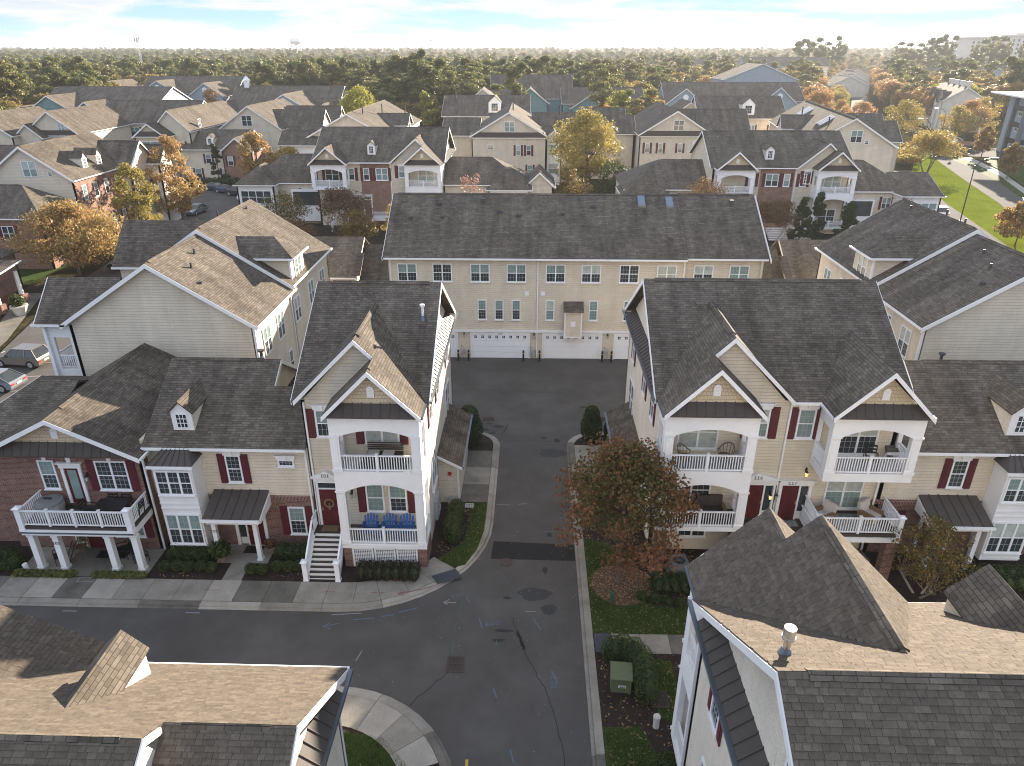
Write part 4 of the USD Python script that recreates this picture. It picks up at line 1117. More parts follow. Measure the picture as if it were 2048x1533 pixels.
# -- the tower townhouse left of the alley (101)
frame(-5.3, 31.0, 0, 0, True)
T1 = thing('townhouse', 'tall beige corner townhouse with stacked arched porches and white steps, left of the alley', 'house', (-8.3, 37, 0))
tower(T1, 6.0, 1.55, stairs=True)
bump(T1, 4.25, 10.2, sign='FDC', bell=True)
f = Face(0, 0, 1, 0)
door(T1, f, 5.2, 1.55, .95, 2.25, transom=True, ped=True, number='101')
wr = MB()
for k in range(16):
    t = k * math.pi / 8; t2 = t + math.pi / 8
    wr.cone(f.p(5.2 + .24 * math.cos(t), 2.95 + .24 * math.sin(t), .10), f.p(5.2 + .24 * math.cos(t2), 2.95 + .24 * math.sin(t2), .10), .055, .055, 6)
wr.cone(f.p(5.2, 2.55, .09), f.p(5.2, 3.0, .09), .07, .03, 6)
solo('door_wreath', wr, 'wicker', 'round straw wreath on the red front door above the white steps', 'wreath')
part(T1, 'entry_deck', MB().box(4.245, -.84, 1.41, 6.0, -.001, 1.55), 'deck')
part(T1, 'entry_base', MB().box(4.245, -.80, .0, 5.98, -.002, 1.40), 'white')
# steps
st = part(T1, 'stair_stringer', MB().beam((4.36, -.8, 1.38), (4.36, -2.7, -.10), .06, .25).beam((5.94, -.8, 1.38), (5.94, -2.7, -.10), .06, .25), 'white')
for k in range(10):
    z = 1.55 - (k + 1) * .155; y0 = -.84 - k * .206
    part(st, 'riser', MB().box(4.4, y0 - .02, max(z, .002), 5.9, y0, z + .152), 'white')
    if k < 9:
        part(st, 'tread', MB().box(4.4, y0 - .216, z - .03, 5.9, y0 - .021, z + .0), 'deck')
for x in (4.33, 5.97):
    rail(T1, (x, -.9, 1.5), (x, -2.62, .16), 0, h=.95, step=.13, mid=False, name='stair_railing')
    newel(T1, x, -2.78, .0, 1.25, .24)
rail(T1, (5.97, -.86), (5.97, -.05), 1.55, name='railing')
# base under the porch: brick piers and lattice
part(T1, 'brick_pier', MB().box(-.08, -1.68, 0, .38, -1.2, 1.33).box(3.82, -1.68, 0, 4.23, -1.2, 1.33), 'brick')
part(T1, 'brick_pier', MB().box(-.08, -1.19, 0, .1, -.002, 1.33), 'brick')
part(T1, 'porch_skirt', MB().box(-.12, -1.74, 1.335, 4.27, -1.705, 1.52), 'white')
LF = Face(.38, -1.62, 1, 0)
for k in range(3):
    u = .02 + k * 1.15
    l = MB().fbox(LF, u, u + 1.1, .02, .12, 0, .05).fbox(LF, u, u + 1.1, 1.2, 1.31, 0, .05).fbox(LF, u, u + .09, .121, 1.199, 0, .05).fbox(LF, u + 1.01, u + 1.1, .121, 1.199, 0, .05)
    lp = part(T1, 'lattice_frame', l, 'white')
    lt = MB()
    for i in range(1, 10):
        lt.fbox(LF, u + .09 + i * .092 - .015, u + .09 + i * .092 + .015, .121, 1.199, .01, .022)
    for i in range(1, 12):
        lt.fbox(LF, u + .09, u + 1.01, .12 + i * .09 - .015, .12 + i * .09 + .015, .023, .034)
    part(lp, 'lattice', lt, 'white_vinyl')
# meters on the alley wall and the vent pipe on the roof
part(T1, 'meter_box', MB().box(-.22, 1.9, .5, -.002, 3.1, 1.75).box(-.30, 2.0, .8, -.222, 2.25, 1.1).box(-.30, 2.4, .8, -.222, 2.65, 1.1), 'grey_plastic')
part(T1, 'meter_conduit', MB().box(-.10, 2.5, .0, -.04, 2.56, .495), 'grey_plastic')
def roofpipe(P, x, y, z, h, r, m='steel', base='lead', cap=True, name='vent_pipe'):
    mb = MB().cone((x, y, z - .3), (x, y, z + h), r, r, 12)
    pp = part(P, name, mb, m)
    part(pp, 'flashing', MB().cone((x, y, z - .12), (x, y, z + .22), r * 2.4, r * 1.15, 8), base)
    if cap:
        part(pp, 'pipe_cap', MB().cone((x, y, z + h - .02), (x, y, z + h + .08), r * 2.1, r * 2.1, 14), m)
roofpipe(T1, .35, 4.0, 9.1 + S * 4.35, .75, .06, 'white_vinyl')

# -- the tall house right of the alley, two porches (116 / 117)
frame(6.45, 31.0, .3, 0, False)
T2 = thing('townhouse', 'tall beige townhouse with two gabled porches, right of the alley behind the red oak', 'house', (12.2, 37, 0))
tower(T2, 11.6, 2.65, second=9.75)
bump(T2, 4.25, 10.2)
f = Face(0, 0, 1, 0)
window(T2, f, 7.05, 7.75, .85, 1.65, shut=.42, head=True)
door(T2, f, 5.15, 2.1, .9, 2.1, sidelight=1, ped=True, number='116')
door(T2, f, 6.95, 2.1, .9, 2.1, sidelight=1, number='117')
part(T2, 'entry_deck', MB().box(4.255, -1.69, 1.95, 7.75, -.001, 2.09), 'deck')
part(T2, 'entry_base', MB().box(4.26, -1.60, .0, 7.7, -.002, 1.94), 'deck')
lantern(T2, f, 5.95, 3.6, True); lantern(T2, f, 6.25, 3.6)
lantern(T2, f, 7.55, 5.0, True)
c = 9.75
window(T2, f, c, 7.1, 1.9, 2.1, 2, cols=3, rows=3, pane=('glass_curtain', 'glass'), name='sliding_door')
window(T2, f, c - .1, 3.85, 1.9, 2.1, 2, cols=3, rows=3, pane=('glass_curtain', 'glass_blind'), name='sliding_door')
part(T2, 'balcony_deck', MB().box(c - 2.0, -2.0, 2.5, c + 2.05, -.001, 2.65), 'deck')
part(T2, 'deck_skirt', MB().box(c - 2.05, -2.06, 2.2, c + 2.1, -2.01, 2.49), 'white')
rail(T2, (c - 1.85, -1.95), (c + 1.95, -1.95), 2.65, mid=1)
for x in (c - 1.95, c + 2.02):
    newel(T2, x, -1.95, 2.2, 1.45, .22)
    rail(T2, (x, -1.8), (x, -.02), 2.65, mid=False)
for x, y in ((.25, -1.45), (4.0, -1.45), (c - 1.8, -1.8), (c + 1.85, -1.8)):
    part(T2, 'brick_pier', MB().box(x - .28, y - .22, -.3, x + .28, y + .22, 2.19 if x > 6 else 2.44), 'brick')
window(T2, f, 2.2, 1.25, 1.5, .8, 2, cols=2, rows=1, pane=('glass', 'glass'), split=False)
rail(T2, (7.68, -1.6), (7.68, -.1), 2.09, mid=False)
st = part(T2, 'stair_stringer', MB().beam((5.3, -1.7, 1.9), (5.3, -3.9, -.2), .06, .25).beam((7.4, -1.7, 1.9), (7.4, -3.9, -.2), .06, .25), 'white')
for k in range(12):
    z = 2.09 - (k + 1) * .17; y0 = -1.7 - k * .19
    part(st, 'riser', MB().box(5.34, y0 - .02, z, 7.36, y0, z + .167), 'white')
    part(st, 'tread', MB().box(5.34, y0 - .2, z - .03, 7.36, y0 - .021, z), 'deck')
for x in (5.3, 7.4):
    rail(T2, (x, -1.75, 2.05), (x, -3.85, .1), 0, mid=False, name='stair_railing')

# -- lower two-storey houses beside them
def low(P, W, bay=True, near=True, zb=3.05, gx=2.7, win_only=False):
    f = Face(0, 0, 1, 0)
    zf = lambda x, y: 6.35 + S * (y + .3)
    yr = 4.4; zr = zf(0, yr); D = 9.1
    zk = lambda x, y: zr - S * (y - yr)
    R = MB().slope(unary_union([SB(gx - .35, -.3, W, yr), SB(.012, -.3, gx, 2.9)]), zf).slope(SB(gx - .35, yr, W, D), zk)
    part(P, 'roof', R, 'shingle')
    ridgecap(P, (gx + .6, yr, zr), (W - .3, yr, zr))
    wall(P, f, rectz(.002, W, 0, zb), m='brick')
    wall(P, f, rectz(.002, W, zb + .28, 6.25), d1=-.01)
    part(P, 'brick_course', MB().fbox(f, .003, W, zb + .001, zb + .279, -.2, .03), 'brick_rowlock')
    wall(P, Face(gx, 0, 0, -1), [(-8.8, 0), (-2.9, 0), (-2.9, zf(0, 2.9) - .13), (-yr, zr - .14), (-8.8, 6.4)], name='gable_wall')
    wall(P, Face(W, 8.8, -1, 0), rectz(0, W - gx, 0, 6.25))
    rakes(P, [((gx - .36, 2.92, zf(0, 2.92)), (gx - .36, yr, zr)), ((gx - .36, D, zk(0, D)), (gx - .36, yr, zr))])
    zp = lambda x, y: 6.45 + (x - gx + .6) * .9
    seams = [3.0 + .42 * i for i in range(15)]
    pent(P, SB(gx - .6, 3.0, gx - .002, 8.88), zp, seams, along='y')
    gutter(P, (.02, -.33, 6.32), (W, -.33, 6.32))
    downspout(P, .12, -.06, 6.2, .1)
    window(P, f, 3.95, 4.95, .8, 1.65, shut=.38, head=True, pane=('glass', 'glass'), cols=3, rows=3)
    window(P, f, 1.2, 5.35, .85, .42, head=True, split=False, cols=4, rows=2, pane=('glass', 'glass'))
    window(P, f, 1.05, 1.75, .9, 1.75, shut=.40, cols=3, rows=3)
    part(P, 'sill_course', MB().fbox(f, .4, 1.7, .72, .80, .002, .06), 'brick_rowlock')
    door(P, f, 3.4, .12, .95, 2.15, sidelight=1)
    # canopy over the door
    zc = lambda x, y: 3.05 + (y + 1.85) * .33
    pent(P, SB(2.35, -1.85, 5.25, -.002), zc, [2.35 + .4833 * i for i in range(7)])
    gutter(P, (2.3, -1.9, 3.06), (5.3, -1.9, 3.06))
    for x in (2.36, 5.18):
        m = MB(); tri = Polygon([(0, 2.78), (1.7, 2.78), (1.7, 3.52), (0, 3.0)])
        part(P, 'canopy_cheek', MB().panel(tri, Face(x, -1.75, 0, 1), -.06, 0), 'white')
    part(P, 'canopy_beam', MB().box(2.42, -1.78, 2.72, 5.12, -1.62, 2.95), 'white')
    for x in (2.85, 5.0):
        part(P, 'canopy_post', MB().box(x - .11, -1.36, .02, x + .11, -1.14, 2.9).box(x - .15, -1.4, .021, x + .15, -1.1, .22), 'white')
    if bay:
        x0, x1, y0 = 5.62, 7.62, -1.1
        BF = Face(x0, y0, 1, 0)
        b = MB().box(x0, y0, .45, x1, -.003, 5.78)
        bp = part(P, 'bay', b, 'white')
        for z in (.55, 3.15, 3.45):
            part(bp, 'bay_moulding', MB().fbox(BF, -.02, 2.02, z, z + .07, .002, .03), 'white')
        for zc_ in (4.75, 1.9):
            hh = 1.45 if zc_ > 3 else 1.9
            window(P, BF, 1.0, zc_, 1.85, hh, 3, cols=2, rows=2)
        zz = lambda x, y: min(5.82 + (y + 1.25) * .5, 5.82 + (x - x0 + .15) * .9, 5.82 + (x1 + .15 - x) * .9)
        # hipped metal bay roof: front and two hips
        r = .69
        hp = MB()
        top = 5.82 + 1.25 * .5
        d_ = .6944
        A_, B_, C_, D_ = (x0 - .15, y0 - .15, 5.82), (x1 + .15, y0 - .15, 5.82), (x1 + .15 - d_, -.002, top), (x0 - .15 + d_, -.002, top)
        hp.poly([A_, B_, C_, D_]); hp.poly([B_, (x1 + .15, -.002, 5.82), C_]); hp.poly([(x0 - .15, -.002, 5.82), A_, D_]); hp.poly([A_, (x0 - .15, -.002, 5.82), (x1 + .15, -.002, 5.82), B_])
        rp = part(P, 'bay_roof', hp, 'metal_roof')
        n = 6
        for i in range(n + 1):
            t = i / n
            lo = np.array(A_) + (np.array(B_) - np.array(A_)) * t; hi = np.array(D_) + (np.array(C_) - np.array(D_)) * t
            part(rp, 'seam', MB().beam(lo + [0, 0, .02], hi + [0, 0, .02], .03, .05), 'metal_roof')
        gutter(P, (x0 - .17, y0 - .17, 5.80), (x1 + .17, y0 - .17, 5.80))

frame(-11.3, 31.0, 0, 0, True)
L2 = thing('townhouse', 'low beige townhouse with white bay window and brown metal canopy, left of the white steps', 'house', (-15.5, 35, 0))
low(L2, 8.4)
dormer(L2, 6.45, .55, 6.88, 1.05, 1.05, lambda y: 6.35 + S * (y + .3), 1.0)
text_on(L2, '202', Face(5.0 - .11, -1.36, 1, 0), .11, 1.9, .15, .002)
roofpipe(L2, 3.6, 4.9, 9.0, .5, .09, 'pipe', cap=True)

frame(17.6, 31.0, .35, 0, False)
R2 = thing('townhouse', 'low beige townhouse with metal canopy at the right edge, behind the small bare-stemmed tree', 'house', (22, 35, 0))
low(R2, 12.0)
dormer(R2, 6.75, .55, 6.88, 1.3, 1.25, lambda y: 6.35 + S * (y + .3), 1.0)
roofpipe(R2, 5.0, 5.6, 8.6, .5, .08, 'pipe')

# -- brick house at the far left (102 / 103)
frame(0, 0, 0)
L1 = thing('townhouse', 'brick townhouse with white balcony on square columns at the left edge', 'house', (-23.7, 34, 0))
x0, x1, yf = -27.6, -19.7, 30.5
f = Face(x0, yf, 1, 0)
wall(L1, f, rectz(0, x1 - x0, 0, 6.0), m='brick')
wall(L1, Face(x1, yf, 0, 1), rectz(0, .52, 0, 6.0), m='brick')
wall(L1, Face(x1, yf + .5, 0, 1), rectz(0, 9.0, 6.3, 6.6), m='siding')
zl_ = lambda x, y: 8.27 - .5 * (-23.7 - x); zr_ = lambda x, y: 8.27 - .5 * (x + 23.7)
R = MB().slope([(-27.9, 29.9), (-23.7, 29.9), (-23.7, 39.9), (-27.9, 35.2)], zl_).slope([(-23.7, 29.9), (-19.45, 29.9), (-19.45, 39.9), (-23.7, 39.9)], zr_)
part(L1, 'roof', R, 'shingle')
# hip end behind and the next wing's roof on the left
HZ = lambda x, y: 6.15 + .415 * (y - 30.55)
part(L1, 'wing_roof', MB().slope([(-30.5, 30.55), (-25, 30.55), (-25, 35), (-27.4, 35)], HZ).slope([(-30.5, 30.55), (-27.4, 35), (-30.5, 39.5)], lambda x, y: 6.15 + .5957 * (x + 30.5)).slope([(-30.5, 39.5), (-27.4, 35), (-25, 35), (-25, 39.5)], lambda x, y: 6.15 + .41 * (39.5 - y)), 'shingle')
ridgecap(L1, (-27.2, 35, 7.99), (-25.4, 35, 7.99))
ridgecap(L1, (-23.7, 31.2, 8.27), (-23.7, 39.5, 8.27))
rakes(L1, [((-27.9, 29.88, 6.17), (-23.7, 29.88, 8.27)), ((-19.45, 29.88, 6.145), (-23.7, 29.88, 8.27))])
gutter(L1, (-19.4, 29.9, 6.13), (-19.4, 31.0, 6.13))
part(L1, 'frieze', MB().fbox(f, 0, x1 - x0 + .05, 6.002, 6.13, -.2, .32), 'white')
shakes_gable(L1, Face(-27.0, 30.35, 1, 0), [(.55, 6.75), (6.1, 6.75), (3.3, 8.08)], 0, 3.3, 7.0)
pent(L1, Polygon([(-27.3, 29.98), (-20.1, 29.98), (-21.1, 30.34), (-26.3, 30.34)]), lambda x, y: 6.16 + (y - 29.98) * 1.7, [-27.31 + .45 * i for i in range(17)])
def brick_head(P, u0, u1, z, key=True):
    hp = part(P, 'window_arch', MB().fbox(f, u0 - .1, u1 + .1, z + .002, z + .26, .002, .03), 'brick_rowlock')
    if key: part(hp, 'keystone', MB().panel(Polygon([((u0 + u1) / 2 - .09, z + .0), ((u0 + u1) / 2 + .09, z), ((u0 + u1) / 2 + .13, z + .32), ((u0 + u1) / 2 - .13, z + .32)]), f, .0305, .08), 'white')
window(L1, f, 2.85, 4.75, .85, 1.75, cols=3, rows=3); brick_head(L1, 2.42, 3.28, 5.63)
window(L1, f, 6.2, 4.75, 1.65, 1.75, 2, shut=.42, cols=3, rows=3); brick_head(L1, 5.38, 7.02, 5.63)
door(L1, f, 4.1, 3.05, .75, 2.15, near=False); brick_head(L1, 3.72, 4.48, 5.50)
part(L1, 'door_glass', MB().fbox(f, 3.87, 4.33, 3.3, 5.05, .046, .055), 'glass_blind')
lantern(L1, f, 4.85, 4.7)
window(L1, f, 6.3, 1.75, 1.6, 1.7, 2, shut=.42, cols=3, rows=3)
door(L1, f, 4.3, .12, .95, 2.15, sidelight=-1)
window(L1, f, 2.4, 1.9, 1.0, 1.3, cols=3, rows=2)
# blind brick arch on the left wing
wg = Face(-33, 30.9, 1, 0)
wall(L1, wg, rectz(2.8, 6.4, 0, 6.0), m='brick')
ar = Polygon([(5.0 + .75 * math.cos(t), 4.6 + .75 * math.sin(t)) for t in np.linspace(0, math.pi, 13)] + [(5.0 + .55 * math.cos(t), 4.6 + .55 * math.sin(t)) for t in np.linspace(math.pi, 0, 13)])
part(L1, 'blind_arch', MB().panel(ar, wg, .002, .05), 'brick_rowlock')
part(L1, 'blind_arch', MB().fbox(wg, 4.25, 4.45, 3.3, 4.6, .002, .05).fbox(wg, 5.55, 5.75, 3.3, 4.6, .002, .05), 'brick_rowlock')
part(L1, 'wing_gable_roof', MB().slope([(-29.9, 30.3), (-27.2, 30.3), (-27.2, 31.6), (-29.9, 33.0)], lambda x, y: 7.32 - .45 * (x + 29.9)), 'shingle')
rakes(L1, [((-27.2, 30.28, 6.1), (-29.9, 30.28, 7.32))])
gutter(L1, (-30.5, 30.5, 6.12), (-27.4, 30.5, 6.12)); gutter(L1, (-30.55, 30.5, 6.12), (-30.55, 39.5, 6.12))
wall(L1, Face(-30.2, 39.2, 0, -1), rectz(0, 8.3, 0, 6.0), m='brick')
# balcony on columns
bx0, bx1, by0, by1 = -25.55, -19.85, 28.55, 30.49
part(L1, 'balcony_deck', MB().box(bx0, by0, 2.72, bx1, by1, 2.86), 'deck')
part(L1, 'balcony_beam', MB().box(bx0 - .03, by0 - .04, 2.38, bx1 + .03, by0 + .12, 2.715).box(bx1 - .12, by0 + .125, 2.4, bx1 + .03, by1, 2.715).box(bx0 - .03, by0 + .125, 2.4, bx0 + .12, by1, 2.715), 'white')
part(L1, 'balcony_flashing', MB().box(bx0 - .02, by0 - .075, 2.5, bx1 + .02, by0 - .045, 2.58), 'gutter_dark')
rail(L1, (bx0 + .2, by0 + .08), (bx1 - .2, by0 + .08), 2.86, mid=3)
rail(L1, (bx1 - .08, by0 + .2), (bx1 - .08, by1), 2.86, mid=False); rail(L1, (bx0 + .08, by0 + .2), (bx0 + .08, by1), 2.86, mid=False)
for x in (bx0 + .08, bx1 - .1): newel(L1, x, by0 + .1, 2.6, 1.32, .28)
for x in (-25.3, -24.05, -21.35, -19.98):
    cp = part(L1, 'column', MB().box(x - .15, 28.62, .14, x + .15, 28.92, 2.37), 'white')
    part(cp, 'column_base', MB().box(x - .19, 28.58, .1, x + .19, 28.96, .26).box(x - .18, 28.59, 2.2, x + .18, 28.95, 2.3), 'white')
text_on(L1, '103', Face(-24.2, 28.62, 1, 0), .15, 1.75, .16, .004)
downspout(L1, x1 + .06, 30.45, 6.0, .1)

# -- near roofs at the bottom of the picture
frame(5.55, 17.0, 0, 180, True)
T3 = thing('townhouse', 'nearest tall townhouse, its grey shingle gables filling the lower right corner', 'house', (13, 10, 0))
tower(T3, 16.0, 1.55, tabs=420, gable_win=True)
dormer(T3, 7.6, .62, 9.62, 1.8, .75, lambda y: 9.1 + S * (y + .35), 1.0, cheek='siding_cream')
roofpipe(T3, .2, 5.1, 9.1 + S * 5.45, .72, .085, 'steel', cap=False)
pp = part(T3, 'chimney_cap', MB().cone((.2, 5.1, 9.1 + S * 5.45 + .48), (.2, 5.1, 9.1 + S * 5.45 + .80), .135, .135, 16), 'steel')
part(pp, 'cap_band', MB().cone((.2, 5.1, 9.1 + S * 5.45 + .52), (.2, 5.1, 9.1 + S * 5.45 + .56), .155, .155, 16), 'steel')

frame(-6.2, 16.5, 0, 180, False)
L3 = thing('townhouse', 'nearest low townhouse, its sunlit roof and dormer filling the lower left corner', 'house', (-12, 11, 0))
zf = lambda x, y: 6.35 + S * (y + .35)
D = 9.3
zk1 = lambda x, y: 6.35 + S * 4.35 - S * (y - 4.0); zk2 = lambda x, y: 6.35 + S * 5.25 - S * (y - 4.9)
rp = part(L3, 'roof', MB().slope(SB(-.35, -.35, 3.1, 4.0), zf).slope(SB(3.1, -.35, 14, 4.9), zf), 'shingle')
part(L3, 'shingle_courses', near_slope_tabs(rp, SB(-.35, -.35, 3.1, 4.0), zf, 0), 'tabs', kind='stuff')
ZG = lambda x, y: 9.1 + .5 * (x - 12.1)       # big cross gable on the left (its near side)
r1 = part(L3, 'near_roof', MB().slope(SB(-.35, 4.0, 3.1, D), zk1), 'shingle')
part(r1, 'shingle_courses', near_slope_tabs(r1, SB(-.35, 4.0, 3.1, 8.0), zk1, 130), 'tabs', kind='stuff')
r2 = part(L3, 'near_roof', MB().slope(SB(3.1, 4.9, 14, D + 1), zk2), 'shingle')
part(r2, 'shingle_courses', near_slope_tabs(r2, SB(3.1, 4.9, 9, 8.5), zk2, 60), 'tabs', kind='stuff')
part(rp, 'shingle_courses', near_slope_tabs(rp, SB(3.1, -.35, 10, 4.9), zf, 0), 'tabs', kind='stuff')
wall(L3, Face(3.1, 0, 0, -1), [(-D - .8, 3), (-4.1, 7.8), (-4.9, zk2(0, 4.9) - .13), (-D - .8, zk2(0, D + .8) - .13)], name='step_wall', m='siding_cream')
rakes(L3, [((3.06, 4.2, zf(0, 4.2)), (3.06, 4.9, zf(0, 4.9))), ((3.06, D + .8, zk2(0, D + .8)), (3.06, 4.9, zf(0, 4.9)))], h=.2)
ridgecap(L3, (.3, 4.0, zf(0, 4.0)), (2.6, 4.0, zf(0, 4.0)), .28); ridgecap(L3, (3.6, 4.9, zf(0, 4.9)), (11, 4.9, zf(0, 4.9)), .28)
cg = MB().slope([(8.1, -1.1), (12.6, -1.1), (12.6, 3.5), (8.1, -.1)], lambda x, y: 6.5 + .5 * (x - 8.1), .12)
cgp = part(L3, 'gable_roof', cg, 'shingle')
part(cgp, 'shingle_courses', near_slope_tabs(cgp, Polygon([(8.1, -1.1), (12.6, -1.1), (12.6, 3.5), (8.1, -.1)]), lambda x, y: 6.5 + .5 * (x - 8.1), 110), 'tabs', kind='stuff')
part(L3, 'gable_wall', MB().panel(Polygon([(0, 0), (4.2, 0), (4.2, 8.3), (0, 6.25)]), Face(8.3, -.8, 1, 0), -.2, 0), 'brick')
f = Face(0, 0, 1, 0); AF = Face(0, 0, 0, -1)
wall(L3, f, rectz(0, 14, 0, 6.25))
wall(L3, AF, rectz(-D, 0, 0, 6.3), m='siding_cream')
wall(L3, Face(.12, 0, 0, -1), [(-D, 6.31), (-.2, 6.31), (-4.0, zf(0, 4.0) - .14)], m='siding_cream', name='gable_wall')
rakes(L3, [((-.37, -.3, 6.38), (-.37, 4.0, zf(0, 4.0))), ((-.37, D, zk1(0, D)), (-.37, 4.0, zf(0, 4.0)))])
seams = [.65 + .42 * i for i in range(20)]
pent(L3, SB(-.45, .65, .118, seams[-1]), lambda x, y: 6.38 + (x + .45) * .85, seams, along='y')
gutter(L3, (-.5, -.3, 6.4), (-.5, D, 6.4), 'gutter_dark'); gutter(L3, (-.4, -.4, 6.34), (7.3, -.4, 6.34))
part(L3, 'corner_board', MB().box(-.02, -.02, .0, .12, .12, 6.3), 'white')
dp = dormer(L3, 6.2, .55, 6.9, 1.2, 1.0, lambda y: 6.35 + S * (y + .35), 1.0, cheek='white')
# ---------------------------------------------------------------- houses behind
HOUSE_BOXES = []
def block(P, x0, x1, y0, y1, ze, zr, axis='y', m='siding', ov=.35, z0=-.4, hips=(0, 0), white_trim=True, roofm='shingle', gm=None, thin=.12, cap=True, trim=.24):
    """a wing under one pitched roof; axis is the ridge's direction; hips: how far the roof is hipped in at its two ends"""
    sides = dict(front=(Face(x0, y0, 1, 0), x1 - x0), right=(Face(x1, y0, 0, 1), y1 - y0), back=(Face(x1, y1, -1, 0), x1 - x0), left=(Face(x0, y1, 0, -1), y1 - y0))
    cr = TF([(a, b, 0) for a in (x0, x1) for b in (y0, y1)]); HOUSE_BOXES.append((*cr[:, :2].min(0), *cr[:, :2].max(0)))
    xc, yc = (x0 + x1) / 2, (y0 + y1) / 2
    half = (x1 - x0) / 2 if axis == 'y' else (y1 - y0) / 2
    s = (zr - ze) / (half + ov)
    under = zr - s * (ov) - thin - .01
    for k, (f, L) in sides.items():
        gab = (k in ('front', 'back')) == (axis == 'y') and not hips[0 if k in ('front', 'left') else 1]
        pts = [(0, z0), (L, z0), (L, ze - .12)] + ([(L / 2, zr - thin - .03)] if gab else []) + [(0, ze - .12)]
        if gab:
            pts = [(0, z0), (L, z0), (L, ze + s * ov - thin - .02), (L / 2, zr - thin - .03), (0, ze + s * ov - thin - .02)]
        part(P, 'wall', MB().panel(Polygon(pts), f, -.2, 0), (gm if gab and gm else m))
    X0, X1, Y0, Y1 = x0 - ov, x1 + ov, y0 - ov, y1 + ov
    R = MB()
    if axis == 'y':
        za, zb_ = (lambda x, y: zr - s * (xc - x)), (lambda x, y: zr - s * (x - xc))
        h0, h1 = hips
        R.slope([(X0, Y0), (xc, Y0 + h0), (xc, Y1 - h1), (X0, Y1)], za, thin).slope([(xc, Y0 + h0), (X1, Y0), (X1, Y1), (xc, Y1 - h1)], zb_, thin)
        if h0: R.slope([(X0, Y0), (X1, Y0), (xc, Y0 + h0)], lambda x, y: ze + (zr - ze) / h0 * (y - Y0), thin)
        if h1: R.slope([(X1, Y1), (X0, Y1), (xc, Y1 - h1)], lambda x, y: ze + (zr - ze) / h1 * (Y1 - y), thin)
        gb = [((X0, Y0 - .02, ze), (xc, Y0 - .02, zr)), ((X1, Y0 - .02, ze), (xc, Y0 - .02, zr))] if not h0 else []
        gb += [((X0, Y1 + .02, ze), (xc, Y1 + .02, zr)), ((X1, Y1 + .02, ze), (xc, Y1 + .02, zr))] if not h1 else []
        gut = [((X0 - .03, Y0, ze), (X0 - .03, Y1, ze)), ((X1 + .03, Y0, ze), (X1 + .03, Y1, ze))]
        if h0: gut.append(((X0, Y0 - .03, ze), (X1, Y0 - .03, ze)))
        rd = ((xc, Y0 + h0 + .4, zr), (xc, Y1 - h1 - .4, zr))
    else:
        za, zb_ = (lambda x, y: zr - s * (yc - y)), (lambda x, y: zr - s * (y - yc))
        h0, h1 = hips
        R.slope([(X0, Y0), (X1, Y0), (X1 - h1, yc), (X0 + h0, yc)], za, thin).slope([(X0 + h0, yc), (X1 - h1, yc), (X1, Y1), (X0, Y1)], zb_, thin)
        if h0: R.slope([(X0, Y1), (X0, Y0), (X0 + h0, yc)], lambda x, y: ze + (zr - ze) / h0 * (x - X0), thin)
        if h1: R.slope([(X1, Y0), (X1, Y1), (X1 - h1, yc)], lambda x, y: ze + (zr - ze) / h1 * (X1 - x), thin)
        gb = [((X0 - .02, Y0, ze), (X0 - .02, yc, zr)), ((X0 - .02, Y1, ze), (X0 - .02, yc, zr))] if not h0 else []
        gb += [((X1 + .02, Y0, ze), (X1 + .02, yc, zr)), ((X1 + .02, Y1, ze), (X1 + .02, yc, zr))] if not h1 else []
        gut = [((X0, Y0 - .03, ze), (X1, Y0 - .03, ze)), ((X0, Y1 + .03, ze), (X1, Y1 + .03, ze))]
        rd = ((X0 + h0 + .4, yc, zr), (X1 - h1 - .4, yc, zr))
    part(P, 'roof', R, roofm)
    if white_trim:
        rakes(P, gb, h=trim)
        for p, q in gut: gutter(P, p, q)
    if cap:
        ridgecap(P, *rd)
    return sides

def wins(P, face, L, spec, near=False):
    """spec: (u, z, w, h, n, shutters)"""
    for u, z, w, h, n, sh in spec:
        window(P, face, u, z, w, h, n, near=near, shut=sh, cols=3, rows=2, split=True, sill=False)

def roofbits(P, pts):
    for x, y, z, h, r in pts:
        m = MB().cone((x, y, z - .2), (x, y, z + h), r, r * .95, 8)
        part(P, 'vent_pipe', m, 'pipe')

# -- garages across the end of the alley
frame(0, 0, 0)
C1 = thing('garage_townhouses', 'long beige three-storey block with white garage doors across the end of the alley', 'house', (3, 62, 0))
ze, s_ = 9.0, .58
for x0, x1, dy, dz in ((-11.9, 12.75, 0, 0), (12.75, 19.1, .4, 0.0)):
    f = Face(x0, 57.4 + dy, 1, 0)
    wall(C1, f, rectz(0, x1 - x0, -.1, ze - .12))
    R = MB().slope(SB(x0 - (.4 if x0 < 0 else .0), 57.05 + dy, x1 + (.0 if x0 < 0 else .4), 63.9 + dy), lambda x, y: ze + s_ * (y - 57.05 - dy)).slope(SB(x0 - (.4 if x0 < 0 else 0), 63.9 + dy, x1 + (0 if x0 < 0 else .4), 70.8), lambda x, y: ze + s_ * 6.85 - s_ * (y - 63.9 - dy))
    part(C1, 'roof', R, 'shingle')
    gutter(C1, (x0 - .3, 57.0 + dy, ze), (x1 + .3 * (x0 > 0), 57.0 + dy, ze))
    ridgecap(C1, (x0, 63.9 + dy, ze + s_ * 6.85), (x1, 63.9 + dy, ze + s_ * 6.85))
for x, nx in ((-11.9, -1), (19.1, 1)):
    fs = Face(x, 70.4, 0, -1) if nx < 0 else Face(x, 57.6, 0, 1)
    part(C1, 'wall', MB().panel(Polygon([(0, 0), (12.9, 0), (12.9, 8.9), (6.5, 12.7), (0, 8.9)]), fs, -.2, 0), 'siding')
    rakes(C1, [((x + nx * .42, 57.05, ze), (x + nx * .42, 63.9, ze + s_ * 6.85))])
